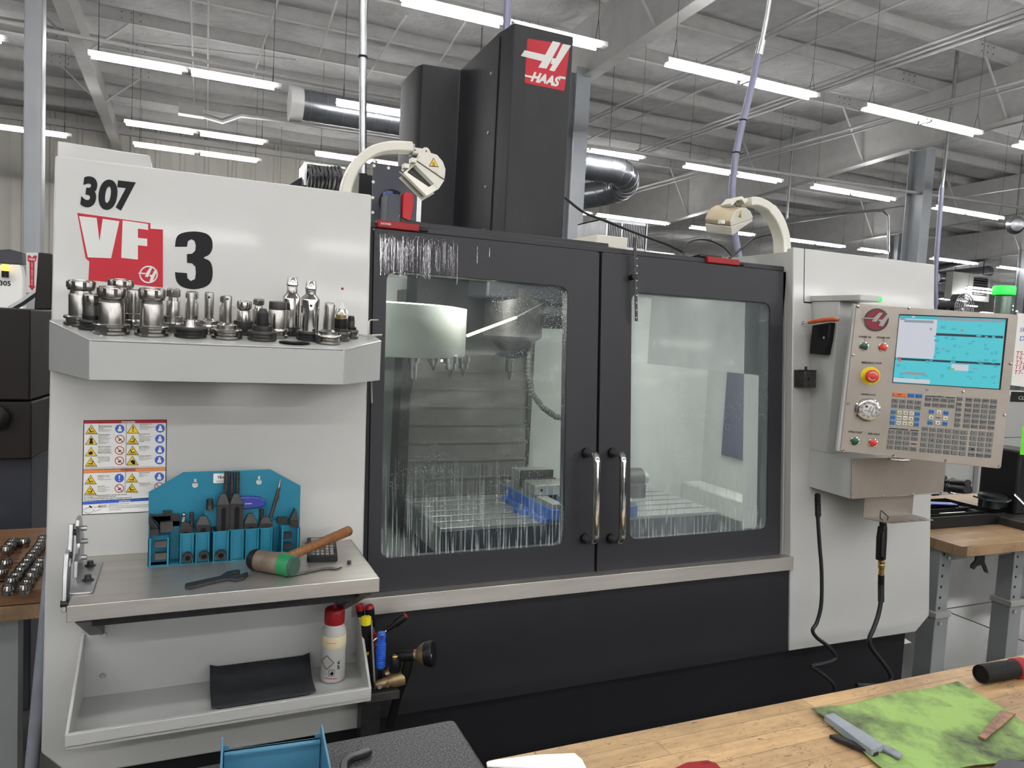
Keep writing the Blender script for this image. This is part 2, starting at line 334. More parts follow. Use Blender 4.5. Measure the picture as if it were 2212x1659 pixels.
def obj(name, b, mats, parent=None, label=None, bevel=0, kind=None):
    me = bpy.data.meshes.new(name); me.from_pydata(b.v, [], b.f)
    if not isinstance(mats, (list, tuple)): mats = [mats]
    for m in mats: me.materials.append(M[m] if isinstance(m, str) else m)
    me.polygons.foreach_set('material_index', b.mi); me.polygons.foreach_set('use_smooth', b.sm)
    bm = bmesh.new(); bm.from_mesh(me); bmesh.ops.recalc_face_normals(bm, faces=bm.faces)
    bm.to_mesh(me); bm.free()
    xs = [v[0] for v in b.v]; ys = [v[1] for v in b.v]; zs = [v[2] for v in b.v]
    o0 = Vector(((min(xs)+max(xs))/2, (min(ys)+max(ys))/2, min(zs)))
    me.transform(Matrix.Translation(-o0)); me.set_sharp_from_angle(angle=math.radians(40))
    o = bpy.data.objects.new(name, me); COL.objects.link(o); o.location = o0
    if parent is not None:
        o.parent = parent; o.matrix_parent_inverse = Matrix.Translation(-Vector(parent.location))
    if label: o['label'] = label
    if kind: o['kind'] = kind
    if bevel:
        mo = o.modifiers.new('bevel', 'BEVEL'); mo.width = bevel; mo.segments = 2; mo.limit_method = 'ANGLE'; mo.angle_limit = .7
    return o
def tag(o, label, cat, group=None):
    o['label'] = label; o['category'] = cat
    if group: o['group'] = group
    return o
def thing(name, label, cat, loc, group=None):
    o = bpy.data.objects.new(name, None); COL.objects.link(o); o.location = Vector(loc); o.empty_display_size = .05
    return tag(o, label, cat, group)
def struct(name, b, mats, parent=None, bevel=0):
    o = obj(name, b, mats, parent, bevel=bevel)
    if parent is None: o['kind'] = 'structure'
    return o
# ================================================================== THE ROOM
struct('floor', B().box(-22, 62, -60, 46, -.1, 0), 'floor')
obj('floor_joint', B().box(-12, 62, 3.05, 3.058, 0, .0015).box(-12, 62, 9.1, 9.11, 0, .0015).box(4.4, 4.408, -60, 46, 0, .0015), 'ink', bpy.data.objects['floor'])
YW = 23.0
def roofz(Y): return 6.72+.028*(YW-Y)
# insulation sagging between the roof purlins
ceil = B(); PY = [YW-1.55*k for k in range(21)]
YY = []
for k in range(20):
    for j in range(6): YY.append((PY[k]-1.55*j/6, .10*math.sin(PI*j/6)))
YY.append((PY[20], 0)); XN = 50; X0, X1 = -12, 34
vs = []
for (Y, sag) in YY:
    for i in range(XN+1):
        X = X0+(X1-X0)*i/XN
        vs.append((X, Y, roofz(Y)-sag*(1+.5*math.sin(X*1.7+Y))-.012*math.sin(X*5+Y*3)))
ceil.add(vs, [(a*(XN+1)+i, a*(XN+1)+i+1, (a+1)*(XN+1)+i+1, (a+1)*(XN+1)+i) for a in range(len(YY)-1) for i in range(XN)], True)
ceil.box(-22, 62, -60, 46, 7.9, 8.0).box(-22, 62, -60, -8, 7.4, 7.5).box(-22, -12, -8, 46, 7.4, 7.5)
ceil.box(34, 62, -9, 46, 6.95, 7.0).box(-12, 34, YW+.3, 46, 6.75, 6.8)
CE = struct('ceiling', ceil, 'insul')
pm = None
for k in range(1, 19):
    Y = PY[k]; z = roofz(Y)
    o = obj('purlin', B().box(-12, 34, Y-.035, Y+.035, z-.22, z+.02).box(-12, 34, Y-.035, Y+.05, z-.235, z-.215), 'beam', CE)
# bolt rows where purlins lap, near the beams
bb = B()
for k in range(3, 16):
    Y = PY[k]; z = roofz(Y)
    for xb in (-1.73, 5.95, 13.55, 21.2):
        for dx in (-.9, -.75, -.6, .6, .75, .9):
            for dz in (-.06, -.17): bb.cyl((xb+dx, Y-.047, z+dz), (xb+dx, Y-.036, z+dz), .009, n=6)
obj('purlin_bolt', bb, 'ink', CE, kind='stuff')
# tapered roof beams with flanges
def roof_beam(X, zb0, zb1, lab):        # underside heights at the far wall and at the viewer's end
    r = thing('steel_beam', lab, 'beam', (X, YW-.2, zb0))
    Fb = Frame((X, 0, 0), (0, 1, 0), (0, 0, 1))
    Ys = (YW-.1, -6)
    def zz(Y): return zb0+(zb1-zb0)*(YW-Y)/(YW+6)
    obj('web', B(Fb).prism([(Ys[0], zz(Ys[0])), (Ys[1], zz(Ys[1])), (Ys[1], roofz(Ys[1])-.235), (Ys[0], roofz(Ys[0])-.235)], -.008, .008), 'beam', r)
    fl = B(Fb).prism([(Ys[0], zz(Ys[0])), (Ys[1], zz(Ys[1])), (Ys[1], zz(Ys[1])-.018), (Ys[0], zz(Ys[0])-.018)], -.11, .11)
    obj('flange', fl, 'beam', r)
    br = B()
    for k in range(3, 18, 2):
        Y = PY[k]; z = roofz(Y)-.2
        for sx in (-1, 1): br.cyl((X, Y, zz(Y)+.02), (X+sx*.75, Y, z), .022, n=6)
    obj('flange_brace', br, 'beam', r)
roof_beam(-1.73, 5.9, 6.25, 'pale roof beam at the far left running from the ribbed wall')
roof_beam(5.95, 5.35, 6.5, 'deep pale roof beam meeting the column behind the logo tower')
roof_beam(13.55, 5.0, 6.85, 'deep pale roof beam in the right half crossing behind the lights')
roof_beam(21.2, 5.2, 6.6, 'far pale roof beam above the round duct at right')
roof_beam(29.0, 5.4, 6.5, 'furthest pale roof beam above the green beacon')
# columns
def column(X, Y, wx, wy, zt, lab):
    r = thing('steel_column', lab, 'column', (X, Y, 0))
    obj('flange', B().box(X-wx/2, X+wx/2, Y-wy/2, Y-wy/2+.02, 0, zt), 'col', r); obj('flange', B().box(X-wx/2, X+wx/2, Y+wy/2-.02, Y+wy/2, 0, zt), 'col', r)
    obj('web', B().box(X-.01, X+.01, Y-wy/2+.02, Y+wy/2-.02, 0, zt), 'col', r)
    obj('base_plate', B().box(X-wx/2-.04, X+wx/2+.04, Y-wy/2-.04, Y+wy/2+.04, 0, .025), 'col', r)
    return r
def box_column(X, Y, wx, wy, zt, lab):
    r = thing('steel_column', lab, 'column', (X, Y, 0))
    obj('shaft', B().prism(rrect(X-wx/2, X+wx/2, Y-wy/2, Y+wy/2, .012, 3), 0, zt), 'col', r)
    obj('base_plate', B().box(X-wx/2-.05, X+wx/2+.05, Y-wy/2-.05, Y+wy/2+.05, 0, .03), 'col', r)
    return r
P = ony(50, 300, 8.0); Q = ony(90, 300, 8.0)
box_column((P.x+Q.x)/2, 8.1, Q.x-P.x, .2, 6.6, 'grey square steel column at the far left carrying the fire extinguisher sign')
column(5.85, 11.1, .26, .32, 5.95, 'grey steel column right behind the charcoal logo tower')
column(13.6, 10.75, .26, .40, 5.72, 'grey steel column rising behind the right white cabinet')
column(21.3, 17.5, .26, .35, 5.5, 'slim grey steel column far off above the vented box')
column(28.6, 17.9, .3, .35, 5.7, 'grey steel column far off just left of the green beacon')
# ribbed back wall
wb = B(); rib = []
x = -12.0; pts = [(x, 0)]
while x < 14.2:
    pts += [(x+.02, -.035), (x+.10, -.035), (x+.13, 0), (x+.36, 0), (x+.38, -.012), (x+.44, -.012), (x+.46, 0), (x+.60, 0)]; x += .62
poly = [(p[0], YW+p[1]) for p in pts]+[(pts[-1][0], YW+.1), (-12, YW+.1)]
n = len(pts)
wb.add([(p[0], YW+p[1], z) for z in (0, 6.75) for p in pts], [(i, i+1, n+i+1, n+i) for i in range(n-1)])
struct('wall_back', wb, 'ribwall')
struct('wall_far', B().box(14.6, 62, 45, 45.2, 0, 7), 'beam')
struct('wall_left', B().box(-22.2, -22, -60, 46, 0, 8), 'insul')
struct('wall_right', B().box(62, 62.2, -60, 46, 0, 8), 'beam')
struct('wall_front', B().box(-22, 62, -60.2, -60, 0, 8), 'beam')
struct('trim_1', B().box(-12, 14.3, YW-.16, YW-.04, 6.35, 6.5), 'beam')
# ------------------------------------------------------------------ strip lights: two lit sections on one housing, hung on wires
def light(X, Y, lab, L=2.44, grp=None, z=4.94, full=True, near=False):
    r = thing('strip_light', lab, 'light', (X+L/2, Y, z), grp)
    obj('housing', B().prism([(Y-.10, z), (Y+.10, z), (Y+.055, z+.06), (Y-.055, z+.06)], X-.0, X+L).F(W0) if False else
        B(Frame((0, 0, 0), (0, 1, 0), (0, 0, 1))).prism([(Y-.045, z+.005), (Y+.045, z+.005), (Y+.035, z+.06), (Y-.035, z+.06)], X, X+L), 'hous', r)
    tb = M['tube']
    for k in range(2):
        a = X+.03+k*(L/2); e = a+L/2-.13
        for dy in (-.07, .07): obj('tube', B().cyl((a, Y+dy, z-.008), (e, Y+dy, z-.008), .015, n=8), tb, r)
    obj('end_cap', B().box(X+L/2-.02, X+L/2+.02, Y-.09, Y+.09, z-.02, z+.015), 'hous', r)
    if not full:
        w = B()
        for xx in (X+.12, X+L-.12): w.tube([(xx, Y, z+.06), (xx, Y, 6.98 if X > 33 else (6.79 if Y > 23 else roofz(Y)-.01))], .003, n=4)
        obj('hanging_wire', w, 'ink', r)
    if full:
        w = B()
        for xx in (X+.12, X+L-.12):
            w.tube([(xx, Y-.05, z+.06), (xx, Y, z+.3), (xx, Y, roofz(Y)-.01)], .0028, n=4); w.tube([(xx, Y+.05, z+.06), (xx, Y, z+.3)], .004, n=4)
        obj('hanging_wire', w, 'ink', r)
    return r
def from_px(x0, y0): p = onz(x0, y0, 4.94); return p.x, p.y
specs = [((190, 118), 'upper left strip light above the numbers on the white panel'),
         ((268, 265), 'left strip light of the middle row just above the lower one'),
         ((287, 312), 'lowest left strip light close above the white panel'),
         ((725, 222), 'strip light in front of the round duct left of the logo tower'),
         ((680, 332), 'strip light low behind the left work lamp arm'),
         ((866, 0), 'strip light passing right above the logo tower'),
         ((1440, 135), 'strip light crossed by the loose blue-grey conduit, upper one'),
         ((1868, 232), 'bright strip light near the upper right, with no conduit across'),
         ((1478, 358), 'strip light crossed by the blue-grey conduit, lower one'),
         ((1755, 403), 'strip light between the right lamp arm and the column'),
         ((2018, 448), 'strip light right of the column behind the white cabinet')]
for (px, lab) in specs:
    X, Y = from_px(*px); light(X, Y, lab)
X, Y = from_px(1393, 344); light(X-2.44, Y, 'strip light beside the duct elbow, its left end behind the tower')
X, Y = from_px(155, 296); light(X-2.44, Y, 'far left strip light running behind the square column')
X, Y = from_px(20, 90); light(X-2.44, Y, 'strip light at the left edge, only its end in view')
light(11.8, 7.7, 'strip light cut off by the right edge, upper one')
X, Y = from_px(2180, 478); light(X, 11.85, 'strip light at the right edge beside the grey disc')
GL = 'far strip lights over the shop behind the right cabinet'
for ic, px in enumerate(((1484, 492), (1705, 518), (1855, 538), (2012, 558), (2150, 577))):
    X, Y = from_px(*px); light(X, 18.05, 'far strip light in the lowest row, '+['behind the right lamp head', 'just right of the lamp arm foot', 'left of the grey column', 'right of the grey column', 'cut by the right edge of the frame'][ic], grp=GL)
for ic, px in enumerate(((1437, 487), (1270, 466))):
    X, Y = from_px(*px); light(X-2.44, 18.05, 'far strip light low behind the vented cage, '+['ending right of it', 'mostly hidden by the tower'][ic], grp='far strip lights low behind the machine top')
GF = 'tiny strip lights at the far end of the shop'
for Y in (25.5, 33):
    for k in range(6): light(26+k*5.0+(Y-25)*.6, Y, 'tiny strip light far off above the control panel corner', grp=GF, full=False)
GH = 'strip lights at the back of the shop, hidden behind the machine'  # unseen fixtures added to brighten the far roof and back wall
for Y in (24.3, 30.5, 36.8, 43): 
    for k in range(7): light(15+k*6.54, Y, 'strip light at the back of the shop hidden by the machine', grp=GH, full=False)
for X in (-1.2, 2.1, 5.4, 8.7): light(X, 20.8, 'strip light by the back wall hidden behind the white panel', grp=GH, full=False)
for Y in (15.2, 20.0): light(-8.3, Y, 'strip light by the back wall left of the frame', grp=GH, full=False)
GB = 'strip lights overhead and behind the viewer'
lproto = None
for Y in [2.95, -1.2, -5.35, -9.5]+[-13.65-4.15*q for q in range(11)]:
    for k in range(-5, 7):
        X = 1.96+3.27*k
        if Y < -10 and k % 2: continue
        if lproto is None:
            b = B(Frame((0, 0, 0), (0, 1, 0), (0, 0, 1))); b.prism([(Y-.045, 4.945), (Y+.045, 4.945), (Y+.035, 5.0), (Y-.035, 5.0)], X, X+2.44).F(W0).m(1)
            for q in (0, 1.22):
                for dy in (-.07, .07): b.cyl((X+.03+q, Y+dy, 4.932), (X+1.16+q, Y+dy, 4.932), .019, n=8)
            b.m(2)
            for xx in (X+.12, X+2.32): b.box(xx-.004, xx+.004, Y-.004, Y+.004, 5.0, roofz(Y)-.08)
            lproto = obj('strip_light', b, ['hous', 'tube', 'ink']); tag(lproto, 'strip light overhead or behind the viewer, out of the frame', 'light', GB); base = (X, Y)
        else:
            o = lproto.copy(); COL.objects.link(o); o.location.x += X-base[0]; o.location.y += Y-base[1]
for X in (-11.4, -8.1): light(X, 11.5, 'strip light out of the frame at the left', grp='strip lights at the far left')
# ------------------------------------------------------------------ conduits, sag rods, ducts under the roof
def pipe(name, pts, r, m, lab, cat='pipe', grp=None, n=8):
    o = obj(name, B().tube(pts, r, n), m); return tag(o, lab, cat, grp)
GC = 'thin conduits running under the roof'
OR = ['first', 'second', 'third', 'fourth', 'fifth', 'sixth', 'seventh', 'eighth', 'ninth', 'tenth', 'eleventh', 'twelfth', 'thirteenth']
for ic, (px, z, r) in enumerate((((1803, 0), 6.2, .02), ((1803, 12), 6.2, .02), ((2212, 20), 6.0, .022), ((2212, 32), 6.0, .022), ((2212, 44), 6.0, .03), ((2212, 172), 5.9, .03), ((2212, 186), 5.9, .022), ((1960, 0), 6.3, .018), ((2212, 262), 5.9, .02), ((2212, 405), 5.6, .02))):
    p = onz(px[0], px[1], z); pipe('roof_conduit', [(p.x, p.y-2, z), (p.x, YW-.2 if p.x < 14 else 30, z)], r, 'cond', 'thin grey roof conduit right of the tower, '+OR[ic]+' along the bundle from the left', grp=GC)
pipe('sprinkler_pipe', [onz(-30, 40, 5.75)]+[onz(740, 190, 5.75)]+[onz(905, 218, 5.75)], .035, 'beam', 'pale pipe running above the upper left strip light')
p = ony(1060, 560, 11); pipe('sprinkler_pipe', [onz(1250, 312, 4.85), onz(1935, 410, 4.85), onz(2300, 462, 4.85)], .03, 'beam', 'pale pipe running across just above the middle strip lights')
GS = 'straps and rods hanging between the purlins'
for ic, (a, bq) in enumerate((((600, 0), (540, 190)), ((880, 30), (790, 170)), ((728, 0), (690, 120)), ((1010, 40), (940, 150)), ((450, 0), (448, 330)), ((412, 0), (420, 240)), ((300, 90), (640, 130)))):
    z = 6.55; A = onz(*a, z); C = onz(*bq, z)
    pipe('roof_strap', [A, C], .018, 'beam', 'thin pale rod under the roof, '+['crossing the upper left strip light', 'right of the upright conduit', 'left of the upright conduit', 'closest to the tower', 'second upright one from the left', 'first upright one from the left', 'nearly level one at upper left'][ic], 'rod', GS, 6)
# junction box with conduit, left
jb = thing('junction_box', 'pale junction box on the roof conduits left of the tower', 'box', ony(412, 250, 15))
p = ony(385, 230, 15); q = ony(440, 255, 15)
obj('case', B().box(p.x, q.x, 14.9, 15.1, q.z, p.z+.05), 'beam', jb, bevel=.01)
obj('conduit', B().tube([ony(440, 250, 15), ony(480, 262, 15), ony(520, 248, 15), ony(640, 262, 15), ony(900, 300, 15)], .05, 8), 'beam', jb)
# spiral ducts
def duct(name, pts, r, lab, closed_end=None, seam=.25, band=None):
    root = thing(name, lab, 'duct', pts[0]); P = [Vector(p) for p in pts]
    obj('duct_body', B().tube(P, r, 28), 'duct', root)
    rb = B(); tot = 0
    for i in range(len(P)-1):
        d = P[i+1]-P[i]; L = d.length; k = max(1, int(L/seam))
        for j in range(k):
            c = P[i]+d*((j+.5)/k); u = d.normalized(); rb.cyl(c-u*.006, c+u*.006, r+.008, n=28)
    obj('spiral_seam', rb, 'galv', root); hw_ = B()
    for p_ in (P[0].lerp(P[1], .3), P[0].lerp(P[1], .9)): hw_.tube([p_+Vector((0, 0, r)), (p_.x, p_.y, 6.97 if p_.x > 34 else 6.78 if p_.y > 23 else roofz(p_.y)-.02)], .006, 4)
    obj('hanging_wire', hw_, 'gun', root); return root
a = ony(650, 226, 12.6); b_ = ony(905, 268, 12.6); b_.z = a.z
d1 = duct('round_duct', [a, b_+Vector((1.4, 0, 0))], .24, 'round spiral duct hanging left of the charcoal tower')
obj('end_wrap', B().cyl(a-Vector((.18, 0, 0)), a+Vector((.02, 0, 0)), .29, .27, n=24), M['hous'], d1)
Z = ony(1280, 360, 12.4).z
e0 = ony(1215, 350, 12.4); e1 = ony(1345, 352, 12.4); e0.z = e1.z = Z
els = [e0, e1-Vector((.2, 0, 0))]
c = e1+Vector((-.2, .55, 0))
for t in range(1, 9): an = -PI/2+PI*.75*t/8; els.append(c+Vector((.55*math.cos(an), .55*math.sin(an), -.03*t)))
tip = els[-1]; els.append(tip+Vector((-1.1, 1.1, -.25))*1.0); els.append(tip+Vector((-2.8, 2.8, -.7)))
duct('elbow_duct', els, .26, 'round spiral duct turning an elbow right of the tower')
a = ony(2000, 562, 22.4); b_ = ony(2110, 545, 22.4); c = ony(2150, 522, 21.5); d_ = ony(2260, 508, 21)
bd = duct('large_round_duct', [a, b_, c, d_], .50, 'large round duct with a side grille above the right cabinet', seam=.4)
p = ony(2035, 546, 21.8); q = ony(2066, 536, 21.8)
obj('grille', B().box(p.x-.15, q.x+.15, 21.8, 22.0, p.z-.12, p.z+.16), 'galv', bd); obj('grille_opening', B().box(p.x-.08, q.x+.08, 21.78, 21.82, p.z-.05, p.z+.09), 'ink', bd)
duct('far_round_duct', [ony(2020, 600, 28), ony(2085, 592, 28), ony(2135, 586, 28)], .32, 'slim far duct below the low row of lights')
# round grey disc and vented box far right
rd = thing('round_grey_reflector', 'round grey disc lamp hanging near the right edge', 'lamp', ony(2195, 485, 12))
p = ony(2193, 486, 11.2); obj('reflector', B().lathe([(.05, .12), (.14, .1), (.21, 0), (.19, -.01)], p, (-.5, -.8, -.1), 20), 'galv', rd); obj('hanging_wire', B().tube([p+Vector((0, 0, .12)), p+Vector((0, 0, 1.6))], .006, 4), 'ink', rd)
pb = ony(2104, 600, 26); q = ony(2130, 640, 26)
vb = thing('vented_unit', 'far wall unit with a black louvred vent', 'vent', (pb.x, 26, q.z))
obj('case', B().box(pb.x-1.6, q.x+.25, 26, 26.4, q.z-.3, pb.z+.2), 'bgrey', vb)
obj('louvre_opening', B().box(pb.x, q.x, 25.97, 26.0, q.z, pb.z), 'ink', vb)
obj('hanging_rod', B().box(pb.x-1.2, pb.x-1.17, 26.2, 26.23, pb.z+.2, 6.98), 'gun', vb); obj('hanging_rod', B().box(q.x-.1, q.x-.07, 26.2, 26.23, pb.z+.2, 6.98), 'gun', vb)
for k in range(7): z = q.z+(pb.z-q.z)*(k+.5)/7; obj('slat', B().box(pb.x, q.x, 25.93, 25.97, z-.012, z+.012), 'galv', vb)
# upright conduits
pv = B().tube([ony(784, -60, 3.2), ony(784, 405, 3.2)], .016, 12)
ug = thing('upright_conduit', 'shiny upright metal conduit behind the left work lamp', 'pipe', ony(784, 405, 3.2))
obj('tube', pv, 'galv', ug)
for y in (123, 378): c = ony(784, y, 3.2); obj('band', B().cyl(c-Vector((0, 0, .004)), c+Vector((0, 0, .004)), .019, n=12), 'ink', ug)
cv = thing('loose_conduit', 'blue-grey flexible conduit drooping to the machine behind the right lamp', 'pipe', ony(1592, 560, 2.6))
cp = [(1668, -40), (1655, 40), (1645, 90), (1638, 120), (1625, 180), (1605, 260), (1590, 330), (1582, 400), (1580, 450), (1590, 520), (1598, 565)]
YC = [2.6]*11
obj('sleeve', B().tube([ony(x, y, Y) for (x, y), Y in zip(cp[3:], YC)], .0145, 12), 'bluegrey', cv)
obj('rigid_tube', B().tube([ony(x, y, 2.6) for (x, y) in cp[:4]], .011, 12), 'galv', cv)
obj('coupling', B().tube([ony(1646, 88, 2.6), ony(1639, 120, 2.6)], .0165, 12), 'galv', cv)
for k in (5, 6, 8): c = ony(*cp[k], 2.6); obj('tie', B().cyl(c-Vector((0, 0, .003)), c+Vector((0, 0, .003)), .0165, n=12), 'ink', cv)
c2 = thing('drop_conduit', 'conduit dropping beside the column behind the right white cabinet', 'pipe', ony(2024, 700, 9.3))
obj('rigid_tube', B().tube([ony(2060, 200, 9.3)+Vector((0, 0, .75)), ony(2060, 200, 9.3), ony(2035, 405, 9.3)], .03, 10), 'galv', c2); obj('sleeve', B().tube([ony(2035, 405, 9.3), ony(2026, 520, 9.3), ony(2020, 600, 9.3), ony(2024, 690, 9.3), (ony(2024, 690, 9.3).x, 9.3, 0)], .042, 10), 'bluegrey', c2)
pg = pipe('hook_conduit', [ony(1700, 470, 14)+Vector((0, 0, 2.2)), ony(1700, 470, 14), ony(1885, 455, 14), ony(1908, 455, 14), ony(1919, 465, 14), ony(1920, 545, 14)], .035, 'galv', 'pipe with a hooked end coming down beside the right column')
# ================================================================== THE MILLING MACHINE
mc = thing('milling_machine', 'large white and charcoal enclosed milling machine with two windowed doors', 'machine', (1.1, 1.9, 0))
XL, XR = -.255, 2.42
def vz(z): return (z-EYE)/math.cos(LEAN)      # height above floor -> v on the leaning front
# left white panel
tl, tr, br_ = FR.hit(117, 333), FR.hit(803, 422), FR.hit(775, 1575)
vb0 = vz(.625); vt = (tl[1]+tr[1])/2
PL = [(XL+.055, vb0), (.405, vb0), (.41, vt), (XL, vt), (XL, vb0+.06)]
obj('left_front_panel', B(FR).prism(PL, -.035, 0), 'white', mc, bevel=.004)
obj('left_side_panel', B().box(XL, XL+.02, 1.845, 3.3, .62, 1.9), 'white', mc)
p = ony(130, 312, 2.1); q = ony(335, 336, 2.1)
obj('top_cover', B(Frame((0, 2.06, 0), (1, 0, 0), (0, 0, 1))).prism([(p.x, 1.88), (q.x+.01, 1.88), (q.x-.01, p.z-.006), (p.x, p.z)], -.35, 0), 'white', mc, bevel=.003)
def curve0(pts, n=3):
    out = []; Q = [pts[0]]+list(pts)+[pts[-1]]
    for i in range(1, len(Q)-2):
        p0, p1, p2, p3 = Q[i-1:i+3]
        for k in range(n):
            t = k/n; out.append(tuple(.5*((2*p1[j])+(-p0[j]+p2[j])*t+(2*p0[j]-5*p1[j]+4*p2[j]-p3[j])*t*t+(-p0[j]+3*p1[j]-3*p2[j]+p3[j])*t**3) for j in range(2)))
    out.append(tuple(pts[-1])); return out
# big numerals and model badge on the left panel
def fpoly(pts, fr=FR): return [fr.hit(x, y) for x, y in pts]
def textbox(b, s, x0, y0, x1, y1, z, off=.03, shear=0, fr=FR):
    a = fr.hit(x0, y1); c = fr.hit(x1, y0); m = fr.hit((x0+x1)/2, (y0+y1)/2)
    return b.text(s, m[0], m[1], c[0]-a[0], c[1]-a[1], z, off, shear)
b = B(FR)
c1 = lambda x, y: (x/2.962, y/2.962)
def glyphat(b, s, x0, x1, yt, yb, off, shear=0, z=.0006):     # zoom-crop coordinates of one sign
    A = FR.hit(*c1(x0, yb)); C = FR.hit(*c1(x1, yt)); mm = FR.hit(*c1((x0+x1)/2, (yt+yb)/2))
    top = FR.hit(*c1((x0+x1)/2, yt)); bot = FR.hit(*c1((x0+x1)/2, yb)); le = FR.hit(*c1(x0, (yt+yb)/2)); ri = FR.hit(*c1(x1, (yt+yb)/2))
    b.text(s, mm[0], mm[1], ri[0]-le[0], top[1]-bot[1], z, off, shear)
glyphat(b, '3', 516, 622, 1128, 1328, .045, .12); glyphat(b, '0', 630, 752, 1148, 1345, .045, .12); glyphat(b, '7', 742, 868, 1160, 1352, .045, .12)
obj('machine_number', b, 'ink', mc)
a = (378, 500); cq = (459, 624); mm = FR.hit(418, 562)
q3 = curve0([(378, 533), (381, 514), (392, 504), (418, 500), (444, 504), (457, 516), (459, 536), (452, 550), (440, 557), (453, 564), (459, 580), (458, 603), (447, 618), (420, 625), (394, 620), (381, 607), (378, 588)])
in3 = [(404, 590), (405, 601), (412, 607), (421, 603), (423, 590), (422, 576), (415, 569), (404, 568), (404, 549), (415, 548), (422, 541), (423, 530), (420, 520), (413, 517), (406, 521), (404, 533)]
n3 = q3+in3
bm_ = B(FR)
outl = fpoly(n3)
bm_.add([(p[0], p[1], .0009) for p in outl], [tuple(range(len(outl)))])
obj('model_numeral', bm_, 'ink', mc)
red = [(167, 460), (325, 482), (325, 494), (352, 496), (352, 621), (191, 605), (193, 565), (185, 558)]
obj('badge_field', B(FR).prism(fpoly(red), .0003, .0008), 'red', mc)
b = B(FR)
b.prism(fpoly([(171, 467), (209, 471), (215, 522), (222, 473), (258, 478), (240, 558), (190, 556)]), .0008, .0012)
b.prism(fpoly([(265, 476), (320, 484), (320, 497), (298, 494), (298, 514), (318, 516), (318, 532), (298, 530), (298, 561), (262, 557)]), .0008, .0012)
obj('badge_letters', b, 'lwhite', mc)
b = B(FR).prism(fpoly([(209, 470), (222, 472), (217, 486), (214, 486)]), .0012, .0016)
obj('badge_notch', b, 'red', mc)
def emblem_ring(b, cx, cy, rx, ry, t, fr, z0, z1):
    o_ = [fr.hit(cx+rx*math.cos(2*PI*i/28), cy+ry*math.sin(2*PI*i/28)) for i in range(28)]
    i_ = [fr.hit(cx+(rx-t)*math.cos(2*PI*i/28), cy+(ry-t)*math.sin(2*PI*i/28)) for i in range(28)]
    return b.ring(o_, i_, z0, z1)
b = emblem_ring(B(FR), 321, 593, 20, 19, 3.0, FR, .0008, .0013)
def hmark(b, fr, f, z0, z1):    # slanted double-bar emblem; f maps unit square (x right, y down) to picture coordinates
    for pl in ([(0, .47), (.06, .38), (.42, .40), (.62, 0), (.74, 0), (.52, .66), (.36, .66), (.42, .49)],
               [(.88, .10), (1, .12), (.74, .98), (.60, .94), (.66, .62), (.58, .60), (.62, .48), (.72, .50)]):
        b.prism([fr.hit(*f(x, y)) for x, y in pl], z0, z1)
hmark(b, FR, lambda x, y: (298+42*x, 576+32*y+3*x), .0008, .0013)
obj('badge_emblem', b, 'lwhite', mc)

# warning sheet
def wc(x, y): return FR.hit(160+x/7.541, 900+y/7.541)
def wpoly(pts): return [wc(*p) for p in pts]
st = obj('warning_sheet', B(FR).prism(wpoly([(160, 62), (1510, 50), (1490, 1535), (132, 1600)]), .0002, .0007), 'paper', mc)
b = B(FR)
def bar(x0, y0, x1, y1, h0, h1=None): return wpoly([(x0, y0), (x1, y1), (x1, y1+(h1 or h0)), (x0, y0+h0)])
b.m(0).prism(bar(160, 62, 1510, 50, 52), .0007, .001); b.m(1).prism(bar(150, 870, 1492, 828, 48), .0007, .001); b.m(2).prism(bar(142, 1386, 1490, 1300, 50), .0007, .001)
for q in ([(156, 62), (168, 62), (140, 1600), (128, 1600)], [(1500, 50), (1512, 50), (1494, 1535), (1482, 1535)], [(132, 1592), (1490, 1530), (1490, 1540), (132, 1602)], [(160, 58), (1510, 46), (1510, 56), (160, 68)],
          [(848, 115), (854, 115), (846, 785), (840, 785)], [(836, 900), (842, 900), (832, 1245), (826, 1245)], [(150, 866), (1492, 824), (1492, 830), (150, 872)], [(148, 918), (1492, 876), (1492, 880), (148, 922)]):
    b.m(3).prism(wpoly(q), .001, .0013)
obj('sheet_band', b, ['red', 'sorange', 'sblue', 'ink'], st)
def wt(b, s, x, y, w=None, h=20, off=0, align='l', z=.0012):
    p = wc(x, y); q = wc(x, y-h/2); r_ = wc(x, y+h/2); hh = q[1]-r_[1]
    b.text(s, p[0], p[1], None if w is None else wc(x+w, y)[0]-p[0], hh, z, off, 0, align, .0002, rot=-.002)
b = B(FR).m(0); wt(b, 'DANGER', 890, 88, 225, 34, .04, 'c'); b.m(1); wt(b, 'WARNING', 880, 868, 240, 32, .04, 'c'); b.m(0); wt(b, 'NOTICE', 825, 1378, 180, 34, .04, 'c')
obj('sheet_heading', b, ['lwhite', 'dkred'], st)
pic = [(283, 210, 0), (281, 382, 1), (278, 570, 2), (276, 738, 3), (962, 198, 4), (957, 378, 5), (954, 550, 6), (950, 715, 7), (270, 1026, 8), (266, 1196, 5), (945, 998, 3), (942, 1162, 6)]
